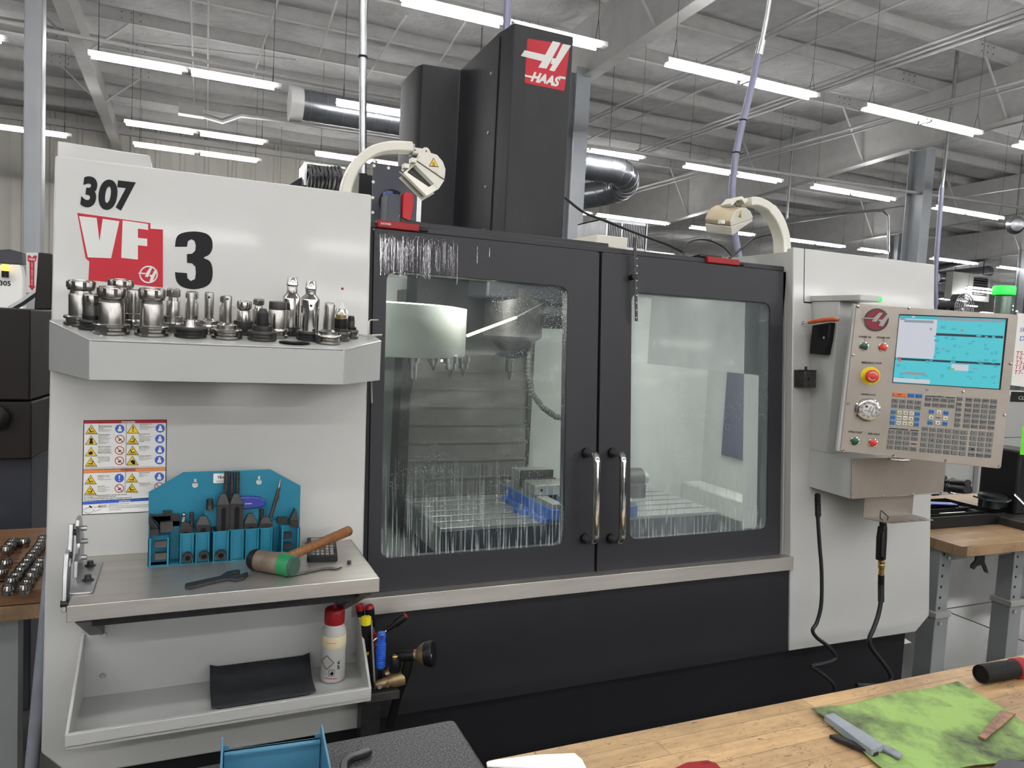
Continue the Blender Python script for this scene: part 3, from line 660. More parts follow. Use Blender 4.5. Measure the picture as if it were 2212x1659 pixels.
for (cx, cy, k) in pic:
    tri = B(FR)
    tri.m(0).prism(wpoly([(cx, cy-78), (cx+102, cy+75), (cx-102, cy+75)]), .0010, .0013)
    tri.m(1).prism(wpoly([(cx, cy-66), (cx+88, cy+67), (cx-88, cy+67)]), .0013, .0015)
    tri.m(0)
    if k == 4: tri.prism(wpoly([(cx-10, cy-40), (cx+10, cy-40), (cx+6, cy+20), (cx-6, cy+20)]), .0015, .0017).prism(wpoly([(cx-9, cy+32), (cx+9, cy+32), (cx+9, cy+48), (cx-9, cy+48)]), .0015, .0017)
    elif k == 7: tri.prism(wpoly([(cx+4, cy-12), (cx+40, cy), (cx+50, cy+60), (cx, cy+60), (cx-5, cy+42), (cx-34, cy+20), (cx-20, cy)]), .0015, .0017)
    elif k == 1: tri.prism(wpoly([(cx-26, cy-24), (cx, cy-36), (cx+24, cy-24), (cx+20, cy+6), (cx+36, cy+58), (cx-36, cy+58), (cx-20, cy+6)]), .0015, .0017)
    elif k == 2: tri.prism(wpoly([(cx-40, cy+6), (cx+26, cy+2), (cx+26, cy+46), (cx-40, cy+48)]), .0015, .0017).prism(wpoly([(cx-10, cy-14), (cx+14, cy-14), (cx+8, cy+4), (cx-8, cy+4)]), .0015, .0017)
    else:
        s_ = 1 if k % 2 else -1
        tri.prism(wpoly([(cx-50*s_, cy+30), (cx-44*s_, cy+20), (cx+10*s_, cy+24), (cx+30*s_, cy-20), (cx+40*s_, cy-14), (cx+22*s_, cy+40)]), .0015, .0017).prism(wpoly([(cx-60, cy+50), (cx+60, cy+50), (cx+60, cy+58), (cx-60, cy+58)]), .0015, .0017)
        tri.prism(wpoly([(cx-8, cy-24), (cx+6, cy-30), (cx+12, cy-14), (cx-2, cy-8)]), .0015, .0017)
    obj('hazard_triangle', tri, ['ink', 'yellow'], st)
for (cx, cy, k) in ((745, 198, 1), (747, 366, 0), (743, 550, 0), (740, 718, 0), (1403, 190, 1), (1398, 362, 1), (1397, 540, 1), (1390, 706, 1), (738, 1000, 2), (738, 1168, 0), (1388, 978, 1), (1385, 1140, 0)):
    rd_ = B(FR)
    R_ = [wc(cx+76*math.cos(2*PI*i/24), cy+70*math.sin(2*PI*i/24)) for i in range(24)]; R2 = [wc(cx+64*math.cos(2*PI*i/24), cy+58*math.sin(2*PI*i/24)) for i in range(24)]
    if k: rd_.m(0).prism(R_, .0010, .0013); rd_.m(1)
    else: rd_.m(2).prism(R_, .0010, .0012); rd_.m(1).prism(R2, .0012, .0013); rd_.m(3)
    if k == 2: rd_.prism(wpoly([(cx-12, cy-42), (cx+12, cy-42), (cx+7, cy+14), (cx-7, cy+14)]), .0013, .0016).prism(wpoly([(cx-10, cy+26), (cx+10, cy+26), (cx+10, cy+44), (cx-10, cy+44)]), .0013, .0016)
    elif k: rd_.prism(wpoly([(cx-14, cy-44), (cx+16, cy-44), (cx+20, cy-8), (cx+34, cy+10), (cx+30, cy+44), (cx-32, cy+44), (cx-34, cy+8), (cx-16, cy-8)]), .0013, .0016)
    else:
        rd_.prism(wpoly([(cx-30, cy+14), (cx+20, cy-10), (cx+34, cy-2), (cx-10, cy+30)]), .0013, .0015)
        rd_.m(2).prism(wpoly([(cx-52, cy-44), (cx-42, cy-52), (cx+52, cy+44), (cx+42, cy+52)]), .0015, .0017)
    obj('round_pictogram', rd_, ['sblue', 'paper', 'red', 'ink'], st)
T_ = B(FR)
blocks = [(400, 152, ['Electrocution hazard.', 'Death by electric shock can', 'occur.', 'Turn off and lock out system', 'power before servicing.']),
 (396, 292, ['Risk of serious physical', 'injury. Machine cannot', 'protect from toxins.', 'Coolant mist, fine particles,', 'chips and fumes can be', 'dangerous.', 'Follow specific material', 'safety data sheets.']),
 (394, 488, ['Risk of fire and explosion.', 'Machine is not designed to', 'resist or contain fire.', 'Do not machine explosive or', 'flammable materials.', 'Refer to material data.']),
 (390, 662, ['Severe injury can occur.', 'Moving parts can entangle,', 'trap, and cut. Keep hands', 'and hair clear of moving', 'parts.']),
 (1070, 122, ['Automatic machine may', 'start at any time.', 'Read and understand the', 'operator manual before', 'using this machine.']),
 (1062, 285, ['Risk of serious bodily', 'injury.', 'The enclosure may not stop', 'every type of projectile.', 'Confirm all set ups before', 'beginning the machining', 'process.']),
 (1060, 490, ['Risk of bodily injury.', 'Slippery surface can cause', 'falls. Keep floors dry.', 'Clean up spills.']),
 (1058, 640, ['Risk of eye and ear injury.', 'Flying debris can cause', 'loss of vision. Wear eye and', 'hearing protection.']),
 (386, 965, ['Severe injury can occur.', 'Moving parts can entangle,', 'trap, and cut.', 'Always secure loose clothing.']),
 (384, 1134, ['Impact hazard.', 'Machine components can', 'crush and cut.', 'Do not handle any part of', 'the machine.']),
 (1062, 915, ['Risk of serious bodily', 'injury.', 'Follow safe clamping', 'practices.']),
 (1058, 1085, ['Moving parts can crush.', 'Tool changer will move in', 'and out. Keep clear.'])]
for (x, y, ls) in blocks:
    for i, l in enumerate(ls): wt(T_, l, x, y+i*(21), None, 15 if i else 17, .02 if not i else 0)
wt(T_, 'Safety windows may become brittle and lose effectiveness when exposed to machine coolants and oils over time.', 170, 836, 1290, 16); wt(T_, 'If signs of discoloration, crazing, or cracking are found, replace immediately.', 165, 856, 900, 15)
for i, l in enumerate(['Do not allow untrained personnel to operate this machine.', 'Do not alter or modify machine in any way.', 'Do not operate this machine with worn or damaged components.', 'No user serviceable parts inside. Machine must be serviced by authorized technicians.']): wt(T_, l, 165, 1290+i*27, (700, 520, 780, 1050)[i], 21, .02)
for i, l in enumerate(['Coolant tank', 'Maintenance:']): wt(T_, l, 400, 1444+i*24, 130, 18, .02)
for i, l in enumerate(['Clean the filter screen weekly.', 'Remove the coolant tank cover and clean out any sediment.', 'Do not use plain water, permanent corrosion damage will occur.', 'coolant is required.']): wt(T_, l, 570, 1428+i*30, (330, 720, 740, 200)[i], 18)
obj('sheet_text', T_, 'ink', st)
b = B(FR).m(0).prism(wpoly([(240, 1460), (255, 1445), (300, 1470), (285, 1490)]), .001, .0013)
for q in ([(150, 1510), (260, 1470)], [(300, 1500), (340, 1540)], [(150, 1540), (240, 1580)], [(230, 1580), (330, 1530)], [(330, 1480), (430, 1450)], [(345, 1540), (440, 1500)]):
    b.prism(wpoly([q[0], q[1], (q[1][0], q[1][1]+5), (q[0][0], q[0][1]+5)]), .001, .0013)
obj('sheet_drawing', b, 'ink', st)

# ---------------- doors (recessed 30 mm behind the white panels)
DN = -.03
DF = Frame(FR((0, 0, DN)), FR.ex, FR.ey)
dt = vz(EYE+.244); db = vz(EYE-.662); gap = DF.hit(1293, 850)[0]
def door(x0, x1, wpx, nm, gl, lab, hx, hpx):
    d = obj('door', B(DF).ring(rrect(x0, x1, db, dt, .008, 5), rquad([DF.hit(*p) for p in wpx], .028, 5), -.03, 0), 'dark', mc, label=lab, bevel=.0015)
    # match outline order: rrect starts top right, so window corners are given top right first
    obj('window_glass', B(DF).prism(rquad([DF.hit(*p) for p in wpx], .028, 5), -.006, -.003), gl, d)
    if 0: obj('window_seal', B(DF).ring(rquad([DF.hit(*p) for p in wpx], .028, 5), rquad([(DF.hit(*p)[0]*.994+.006*(sum(DF.hit(*q)[0] for q in wpx)/4), DF.hit(*p)[1]*.994+.006*(sum(DF.hit(*q)[1] for q in wpx)/4)) for p in wpx], .027, 5), -.011, -.003), 'rubber', d)
    t_, b0 = DF.hit(hpx[0], 978), DF.hit(hpx[0]-4, 1163); X = hx; zt, zb = t_[1], b0[1]; o_ = .062
    pts = [(X, zt, 0), (X, zt, o_*.45)]
    for k in range(6): a = PI/2*k/5; pts.append((X, zt-.022+.022*math.cos(a), o_-.022+.022*math.sin(a)))
    for k in range(6): a = PI/2*k/5; pts.append((X, zb+.022-.022*math.sin(a), o_-.022+.022*math.cos(a)))
    pts += [(X, zb, o_*.45), (X, zb, 0)]
    obj('door_handle', B(DF).tube(pts, .0105, 16), 'chrome', d)
    for zq_ in (zt, zb): obj('handle_collar', B(DF).cyl((X, zq_, 0), (X, zq_, .012), .0145, n=18), 'black', d)
    return d
dl = door(.425, gap-.004, [(1226, 620), (836, 585), (822, 1207), (1218, 1177)], 'l', 'glassL', 'left charcoal door with clearer window and streaks above it', DF.hit(1264, 1070)[0], (1262,))
dr = door(gap+.004, 1.755, [(1664, 655), (1365, 632), (1361, 1166), (1657, 1142)], 'r', 'glassR', 'right charcoal door with heavily misted window', DF.hit(1320, 1070)[0], (1318,))
obj('door_gap_channel', B(DF).box(gap-.02, gap+.02, db, dt, -.06, -.031), 'black', mc)
# runs of coolant down the top left of the left door: thin raised wet beads
rn = random.Random(3); b = B(DF)
for i in range(150):
    x = .44+rn.random()**1.5*.2; v0 = dt-.012-rn.random()*.03; L = rn.uniform(.02, .11)*(1 if x < .58 else .8); y = v0; pts = []
    while y > v0-L and y > DF.hit(900, 602)[1]: pts.append((x, y, 0)); y -= .006; x += rn.uniform(-.0006, .0006)
    if len(pts) > 2: b.tube(pts, [rn.uniform(.0002, .0007) for _ in pts], 5)
for i in range(700):
    x = .43+rn.random()**1.4*.22; y = dt-.01-rn.random()**1.3*.10; r_ = rn.uniform(.0003, .0011); b.add([(x-r_, y-r_, 0), (x+r_, y-r_, 0), (x+r_, y+r_, 0), (x-r_, y+r_, 0), (x, y, r_)], [(0, 1, 4), (1, 2, 4), (2, 3, 4), (3, 0, 4)], True)
for x, L in ((.645, .11), (.70, .05), (.735, .03)): b.tube([(x+rn.uniform(-.0006, .0006), dt-.02-k*.005, 0) for k in range(int(L/.005))], .0009, 5)
M['wet'] = mat('wet_coolant_beads', (150, 151, 154), .12, .7)
obj('coolant_runs', b, 'wet', dl, kind='stuff')
# frame above and beside the doors
obj('door_header', B(FR).box(.41, 1.766, vz(EYE+.246), vz(EYE+.262), -.16, -.04), 'dark', mc, bevel=.002)
obj('header_rail', B(FR).box(.50, 1.12, vz(EYE+.262), vz(EYE+.278), -.13, -.06), 'dark', mc, bevel=.002)
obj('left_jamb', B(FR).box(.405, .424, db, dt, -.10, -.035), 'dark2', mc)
obj('right_jamb', B(FR).box(1.74, 1.7655, db, dt, -.12, -.063), 'black', mc); obj('cabinet_return', B(FR).box(1.766, 1.780, vz(.66), dt, -.22, -.031), 'white', mc)
# stainless sill and lower charcoal panel, black plinth
obj('sill_strip', B(FR).box(.38, 1.772, vz(EYE-.702), vz(EYE-.660), -.06, .012), 'steel', mc, bevel=.0015)
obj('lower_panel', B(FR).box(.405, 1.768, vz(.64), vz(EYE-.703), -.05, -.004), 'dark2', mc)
obj('plinth', B().box(.30, 1.768, 1.735, 2.9, .0, .636), 'base', mc); obj('plinth', B().box(1.771, 2.33, 1.742, 3.2, 0, .64), 'base', mc)
obj('left_plinth', B().box(-.15, .29, 1.80, 3.2, 0, .66), 'base', mc)
obj('left_foot_panel', B(FR).box(.30, .40, vz(.3), vz(.62), -.08, -.06), 'base', mc)
# right white cabinet with chamfered foot
PR = [(XR-.072, vz(.634)), (XR-.004, vz(.683)), (XR+.004, vt), (1.766, vt), (1.771, vz(.64))]
obj('right_front_panel', B(FR).prism(PR, -.03, 0), 'white', mc, bevel=.003)
obj('cabinet_side', B().box(1.766, 1.786, 1.85, 2.6, 1.50, 1.905), 'white', mc)
obj('cabinet_top', B().box(1.77, XR, 1.84, 2.5, 1.895, 1.905), 'white', mc)
obj('cabinet_far_side', B().box(XR-.02, XR, 1.86, 2.6, .66, 1.9), 'white', mc)
sx = FR.hit(1737, 600)[0]
obj('panel_seam', B(FR).box(sx-.0012, sx+.0012, FR.hit(1737, 652)[1], vt, 0, .0006).box(sx, FR.hit(1753, 652)[0], FR.hit(1745, 655)[1], FR.hit(1745, 652)[1], 0, .0006), 'ink', mc)
p = ony(1880, 548, 2.2); q = ony(2010, 560, 2.2)
obj('cabinet_upper_cover', B().box(p.x-.02, q.x+.02, 2.2, 2.5, 1.9, 1.94), 'white', mc, bevel=.003)
# interior
inn = B()
inn.box(.44, 2.44, 3.02, 3.05, .6, 1.80); inn.box(.42, .45, 1.90, 3.05, .6, 1.80); inn.box(2.42, 2.45, 2.0, 3.05, .6, 1.80)
inn.add([(.45, 3.02, .76), (2.42, 3.02, .76), (2.42, 1.78, .56), (.45, 1.78, .56)], [(0, 1, 2, 3)])
obj('inner_walls', inn, 'inner', mc)
obj('inner_ledge', B().prism([(2.30, 1.85), (2.42, 1.85), (2.42, 3.02), (2.30, 3.02)], .80, .90), 'inner', mc, bevel=.01)
obj('side_window', B().box(2.405, 2.419, 2.02, 2.86, 1.06, 1.74), mat('dark_blue_window', (40, 46, 74), .12, spec=.8), mc)
obj('side_window_latch', B().box(2.38, 2.405, 2.30, 2.36, 1.36, 1.40), 'black', mc)
M['way'] = mat('way_cover_steel', (120, 118, 113), .4, .5, var=(6, .15))
for k in range(12):
    z = .82+k*.075; i = k % 2
    obj('way_cover_plate', B().box(.84-.0, 1.39, 2.93+.006*k, 2.945+.006*k, z, z+.078).box(.84, 1.39, 2.915+.006*k, 2.93+.006*k, z, z+.006), 'way', mc)
obj('way_cover_edge', B().box(.80, .84, 2.9, 3.02, .78, 1.75).box(1.39, 1.41, 2.95, 3.02, .78, 1.75), 'gun', mc)
# worktable with T slots
TZ = EYE-.701; ty0, ty1, tx0, tx1 = 2.44, 2.91, .835, 2.06
tab = B(); n = 5; pitch = (ty1-ty0)/6.0; ys = [ty0]
prof = [(ty0, TZ-.10), (ty0, TZ)]
for k in range(5):
    yc = ty0+.045+pitch*1.0*(k+.45); prof += [(yc-.009, TZ), (yc-.009, TZ-.016), (yc-.016, TZ-.016), (yc-.016, TZ-.03), (yc+.016, TZ-.03), (yc+.016, TZ-.016), (yc+.009, TZ-.016), (yc+.009, TZ)]
prof += [(ty1, TZ), (ty1, TZ-.10)]
tab.F(Frame((0, 0, 0), (0, 1, 0), (0, 0, 1))).prism(prof, tx0, tx1)
wt_ = obj('worktable', tab, 'machined', mc, bevel=.0015)
obj('table_saddle', B().box(tx0+.02, tx1-.02, ty0+.02, ty1-.02, .62, TZ-.10), 'slate', mc)
obj('table_apron', B().box(tx0+.005, tx1-.005, ty0-.004, ty0, TZ-.18, TZ-.012), 'slate', mc)
# spindle head, tool, drum of the tool changer
sp = ony(1105, 760, 2.66)
sh = obj('spindle_head', B().lathe([(.085, .22), (.115, .21), (.115, .03), (.075, 0), (.05, -.02), (.045, -.03)][::-1], (sp.x, 2.66, sp.z+.03), n=28), 'gun', mc)
hx0 = ony(893, 640, 2.8).x; obj('z_axis_cover', B().box(hx0, sp.x-.08, 2.75, 2.9, ony(893, 700, 2.8).z, 1.84), mat('dark_way_wiper', (14, 14, 17), .5, spec=.2), mc)
obj('head_cover', B().box(sp.x-.16, sp.x+.30, 2.55, 2.95, sp.z+.20, 1.84), mat('head_cover_enamel', (52, 53, 57), .4, var=(4, .25)), mc, bevel=.01)
obj('head_block', B().box(sp.x+.08, sp.x+.26, 2.60, 2.9, sp.z+.10, sp.z+.25), 'black', mc, bevel=.01)
obj('spindle_tool', B().lathe([(.035, .0), (.035, -.02), (.022, -.025), (.022, -.075), (.012, -.08), (.006, -.11)], (sp.x, 2.66, sp.z), n=18), 'tool', mc)
obj('spindle_nozzle_ring', B().lathe([(.05, 0), (.062, -.012), (.062, -.02), (.05, -.024)], (sp.x, 2.66, sp.z+.005), n=18), 'black', mc)
dc = ony(860, 712, 2.42)
dz0 = ony(940, 775, 2.2).z; dz1 = ony(940, 660, 2.2).z
obj('tool_changer_cover', B().lathe([(.26, 0), (.295, 0), (.30, .006), (.30, dz1-dz0), (.26, dz1-dz0+.005)], (.60, 2.5, dz0), n=40), 'inner', mc)
for (x, y0, y1, Y) in ((975, 772, 815, 2.3), (1003, 772, 812, 2.45), (938, 772, 800, 2.55), (893, 772, 850, 2.62)):
    a = ony(x, y0, Y); c = ony(x, y1, Y); h = a.z-c.z
    obj('pocket_tool', B().lathe([(.024, .004), (.024, -.018), (.018, -.02), (.018, -h*.6), (.010, -h*.62), (.004, -h)], a, n=14), 'tool', mc)
M['hosem'] = mat('grey_segment_hose', (92, 92, 88), .45)
hp = [ony(x, y, 2.62) for x, y in ((1145, 745), (1142, 800), (1150, 850), (1172, 880), (1200, 900), (1240, 908), (1290, 900))]
b = B().tube(hp, .009, 10)
for i in range(len(hp)-1):
    for k in range(6): c = hp[i].lerp(hp[i+1], k/6); d = (hp[i+1]-hp[i]).normalized(); b.cyl(c-d*.003, c+d*.003, .0125, n=10)
obj('coolant_hose', b, 'hosem', mc)
# lit bar inside, hung from the drum towards the head
a = ony(1010, 725, 2.15); c = ony(1114, 686, 2.45)
obj('inner_light_bar', B().cyl(a, c, .005, n=8), 'led', mc); d = c.lerp(ony(1190, 645, 2.62), 1); obj('light_bar_stem', B().cyl(c, d, .003, n=6), 'steel', mc)
obj('inner_light_bar', B().cyl(ony(925, 779, 2.7), ony(956, 779, 2.7), .004, n=8), 'led', mc)  # short reflection in the window, put in as a glowing bar
# charcoal column tower with emblem
ZT0, ZT1 = 1.86, EYE+1.205
TW = [(1.152, 2.75), (1.412, 2.75), (1.425, 2.80), (1.425, 3.7), (.955, 3.7), (.955, 3.42), (.972, 3.38), (1.146, 3.36), (1.135, 2.87)]
tw = obj('column_cover', B().prism(TW, ZT0, ZT1), 'tower', mc, bevel=.004)
obj('cover_edge_strip', B().box(1.4255, 1.432, 2.80, 2.86, ZT0, ZT1-.01), 'galv', tw)
obj('cover_seam', B().box(1.1335, 1.1365, 2.855, 2.862, ZT0, ZT1-.02), 'ink', tw)
for z in (2.66, 2.42, 2.2, 2.02): obj('cover_screw', B().cyl((1.137, 2.93, z), (1.130, 2.93, z), .006, n=10), 'galv', tw)
TF = VP(2.75)
def tp(*pts): return [TF.hit(x, y) for x, y in pts]
b = B(TF).prism(rquad(tp((1231, 98), (1139, 83), (1133, 179), (1219, 197)), .008), .0003, .001)
obj('emblem_field', b, 'red', tw)
z2 = lambda x, y: (640+x/2.962, y/2.962)
b = B(TF)
b.prism(tp(*[z2(*p) for p in ((1436, 358), (1460, 322), (1592, 352), (1640, 264), (1690, 275), (1600, 440), (1548, 432), (1572, 392))]), .001, .0018)
b.prism(tp(*[z2(*p) for p in ((1705, 282), (1757, 292), (1650, 458), (1618, 450), (1640, 412), (1626, 408), (1636, 372), (1658, 376))]), .001, .0018)
b.prism(tp(*[z2(*p) for p in ((1462, 478), (1510, 488), (1508, 500), (1462, 490))]), .001, .0018); b.prism(tp(*[z2(*p) for p in ((1680, 486), (1722, 494), (1720, 508), (1680, 500))]), .001, .0018)
m_ = TF.hit(*z2(1595, 508)); l_ = TF.hit(*z2(1500, 505)); r_ = TF.hit(*z2(1692, 522)); t_ = TF.hit(*z2(1595, 462)); bt = TF.hit(*z2(1595, 548))
b.text('HAAS', m_[0], m_[1], r_[0]-l_[0], t_[1]-bt[1]-.012, .001, .05, .4, depth=.0008)
obj('emblem_mark', b, 'lwhite', tw)
pipe('tower_top_conduit', [(1.20, 2.95, ZT1-.01), (1.20, 2.96, ZT1+.5), (1.19, 3.0, ZT1+1.6)], .017, 'bluegrey', 'blue-grey conduit rising from the top of the charcoal tower')
# grey cover with a round opening behind the left lamp
HF = VP(2.75)
cor = [(895, 358), (805, 352), (804, 480), (895, 490)]; cc = HF.hit(848, 440); rr = abs(HF.hit(878, 440)[0]-cc[0])*1.0
inn_ = []; out_ = []
for i in range(32):
    a = 2*PI*i/32+PI/4; ix, iy = cc[0]+rr*math.cos(a), cc[1]+rr*math.sin(a); inn_.append((ix, iy))
x0, x1 = HF.hit(804, 420)[0], HF.hit(900, 420)[0]; y0, y1 = HF.hit(850, 500)[1], HF.hit(850, 357)[1]
for i in range(32):
    s_ = i/32*4; e_ = int(s_); t = s_-e_; cs = [(x1, y1), (x0, y1), (x0, y0), (x1, y0)]; A, C = cs[e_], cs[(e_+1) % 4]; out_.append((A[0]+(C[0]-A[0])*t, A[1]+(C[1]-A[1])*t))
gc = obj('motor_cover_plate', B(HF).ring(out_, inn_, -.006, 0), 'slate', mc)
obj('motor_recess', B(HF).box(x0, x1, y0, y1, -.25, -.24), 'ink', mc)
for (x, y) in ((808, 358), (839, 363), (870, 367), (806, 393), (805, 427), (805, 459), (892, 372)):
    h = HF.hit(x, y); obj('washer', B(HF).cyl((h[0], h[1], 0), (h[0], h[1], .003), .0055, n=14).cyl((h[0], h[1], .003), (h[0], h[1], .005), .0025, n=8), 'lampc', gc)
obj('cover_upright', B(VP(2.78)).box(VP(2.78).hit(896, 430)[0], VP(2.78).hit(906, 430)[0], y0-.03, y1-.03, -.02, .03), 'galv', mc)
MF = VP(2.6); a = MF.hit(838, 417); c = MF.hit(866, 466)
obj('motor_box', B(MF).box(a[0], c[0], c[1]-.03, a[1], -.10, 0), 'slate', mc, bevel=.002)
obj('blue_motor', B(MF).box(a[0]+.003, a[0]+.028, a[1], a[1]+.016, -.09, -.04), 'purple', mc, bevel=.003)
a = MF.hit(869, 416); c = MF.hit(889, 464)
obj('red_bracket', B(MF).prism([(a[0], c[1]-.02), (c[0]-.006, c[1]-.02), (c[0], c[1]+.03), (c[0], a[1]-.01), (c[0]-.006, a[1]), (a[0]+.006, a[1]), (a[0], a[1]-.01)], -.02, .02), 'red2', mc, bevel=.002)
# white trunking and vented cage on top at right of the tower
YF = 2.35; VF = VP(YF)
a = VF.hit(1289, 506); c = VF.hit(1355, 545)
obj('top_box', B(VF).prism([(a[0], a[1]-.035), (c[0], a[1]-.045), (c[0], a[1]-.0), (a[0], a[1])], -.35, 0).box(a[0]-.17, a[0], a[1]-.045, a[1]-.03, -.35, 0), 'lampc', mc, bevel=.002)
b = B(VP(3.3)); G = VP(3.3); a = G.hit(1310, 470); c = G.hit(1395, 545)
cg = thing('vented_cage', 'perforated metal cage on top of the machine right of the tower', 'cage', (a[0], 3.3, 1.9))
w_ = c[0]-a[0]; h_ = a[1]-c[1]
G2 = Frame((a[0], 3.3, 0), (0, 1, 0), (0, 0, 1))
obj('face', B(G).box(a[0], c[0], c[1], a[1]-.0, -.3, -.002), 'galv', cg)
obj('face_sheet', B(G).box(a[0], c[0], a[1]-.006, a[1], -.3, .002).box(a[0], a[0]+.01, c[1], a[1], 0, .003).box(c[0]-.006, c[0], c[1], a[1], 0, .003), 'galv', cg)
for r0, r1, x0_, x1_ in ((.12, .9, .42, .98), (.12, .62, .06, .36)):
    k = 0; x = a[0]+w_*x0_
    while x < a[0]+w_*x1_: obj('vent_slot', B(G).box(x, x+.005, a[1]-h_*r1, a[1]-h_*r0, -.001, .0), 'ink', cg); x += .010
# light gap at the top of the right door, red sensor box and cables on top
GX = Frame(FR((0, 0, -.09)), FR.ex, FR.ey)
def red_box(x0, y0, x1, y1, x2, y2, lab, txt=None):
    a = GX.hit(x0, y0); c = GX.hit(x1, y1); e = GX.hit(x2, y2); h = .016
    r = thing('red_safety_switch', lab, 'switch', GX((a[0], a[1], 0)))
    obj('case', B(GX).box(a[0], c[0], vz(EYE+.246)+.0, vz(EYE+.246)+h+.004, .03, .062), 'red2', r, bevel=.003)
    obj('connector', B(GX).box(c[0], c[0]+.025, vz(EYE+.250), vz(EYE+.250)+.010, .035, .055), 'black', r, bevel=.002)
    return r, a, c
r, a, c = red_box(803, 480, 892, 492, 0, 0, 'long red safety switch at the top left corner of the doors')
b = B(GX).text('EUCHNER', a[0]+.022, vz(EYE+.246)+.011, .026, .005, .0622, .02, depth=.0004); obj('lettering', b, 'lwhite', r)
r2, a, c = red_box(1502, 560, 1570, 566, 0, 0, 'short red safety switch on top of the right door')
obj('bracket', B(GX).box(a[0]-.02, a[0]+.06, vz(EYE+.246)+.02, vz(EYE+.246)+.026, .01, .05).box(a[0]-.02, a[0]-.016, vz(EYE+.246), vz(EYE+.246)+.026, .01, .03), 'black', r2)
cb = lambda pts, Y, r, lab, nm='cable': pipe(nm, [ony(x, y, Y) for x, y in pts], r, 'cable', lab, 'cable')
def curve(pts, n=5):      # Catmull-Rom through picture points
    out = []; Q = [pts[0]]+list(pts)+[pts[-1]]
    for i in range(1, len(Q)-2):
        p0, p1, p2, p3 = Q[i-1:i+3]
        for k in range(n):
            t = k/n; out.append(tuple(.5*((2*p1[j])+(-p0[j]+p2[j])*t+(2*p0[j]-5*p1[j]+4*p2[j]-p3[j])*t*t+(-p0[j]+3*p1[j]-3*p2[j]+p3[j])*t**3) for j in range(len(p1))))
    out.append(tuple(pts[-1])); return out
cb(curve([(1220, 427), (1260, 458), (1300, 474), (1370, 502), (1440, 528), (1478, 546)]), 2.1, .0045, 'black cable sagging from the tower to the right door switch')
cb(curve([(1476, 552), (1480, 530), (1500, 519), (1530, 519), (1560, 532), (1580, 552)]), 2.0, .0028, 'thin black cable arching over the red switch')
cb(curve([(1576, 558), (1600, 538), (1630, 515), (1665, 507)]), 2.05, .0045, 'black cable running from the red switch to the right lamp arm')
cb(curve([(862, 466), (880, 476), (920, 484), (990, 492), (1100, 508), (1184, 522)]), 1.97, .003, 'thin black hose lying along the top of the left door', 'hose')
# ================================================================== TOOL SHELF AND HOLDERS
SZ = EYE-.053; SY0 = 1.55
STILT = .125
def shelfz(Y): return SZ+(Y-SY0)*STILT       # the shelf stands square to the leaning panel, so its back is higher
a = ony(193, 735, SY0).x; c = ony(744, 754, SY0).x; xr = FR.hit(803, 735)[0]
ts = thing('tool_shelf', 'grey-white shelf with clipped corners holding the metal tool holders', 'shelf', ((a+c)/2, 1.68, SZ-.07))
TOPF = lambda x, y, dz=0: (x, y, shelfz(y)+dz)
out = [(XL-.0, 1.797), (XL, 1.775), (a, SY0), (c, SY0), (xr, 1.70), (xr, 1.797)]
b = B(); n = len(out)
b.add([TOPF(x, y) for x, y in out]+[TOPF(x, y, -.004) for x, y in out], [tuple(range(n)), tuple(range(2*n-1, n-1, -1))]+[(i, n+i, n+(i+1) % n, (i+1) % n) for i in range(n)])
obj('shelf_top', b, 'white2', ts, bevel=.0015)
hL, hF, hR = .066, .074, .072
b = B()
for (p, q) in ((out[1], out[2]), (out[2], out[3]), (out[3], out[4]), (out[4], out[5]), (out[0], out[1])):
    d = Vector((q[0]-p[0], q[1]-p[1])).normalized(); nx, ny = -d.y*.003, d.x*.003
    b.add([(p[0], p[1], shelfz(p[1])), (q[0], q[1], shelfz(q[1])), (q[0], q[1], SZ-.074), (p[0], p[1], SZ-.074), (p[0]+nx, p[1]+ny, shelfz(p[1])), (q[0]+nx, q[1]+ny, shelfz(q[1])), (q[0]+nx, q[1]+ny, SZ-.074), (p[0]+nx, p[1]+ny, SZ-.074)],
          [(0, 1, 2, 3), (7, 6, 5, 4), (0, 4, 5, 1), (1, 5, 6, 2), (2, 6, 7, 3), (3, 7, 4, 0)])
obj('shelf_apron', b, 'white2', ts, bevel=.001)
zs = lambda x, y: (90+x/2.949, 560+y/2.949)
for (x, y, Y) in ((182, 437, 1.70), (381, 491, 1.60), (1183, 526, 1.575)):
    p = ony(*zs(x, y), Y); p.z = shelfz(Y); obj('shelf_screw', B().sphere(p, .0045, 10, (1, 1, .5)), 'steel', ts)
p = ony(*zs(1610, 512), 1.605); p.z = shelfz(1.605)
obj('shelf_hole_rim', B().lathe([(.026, 0), (.031, .0005), (.031, .0035), (.026, .004), (.0245, .002)], p, n=28), 'rubber', ts)
obj('shelf_hole', B().lathe([(.0245, .0006), (.0246, .0008)], p, n=28), 'ink', ts)
def hash_(v): return int(v*7919) % 1009
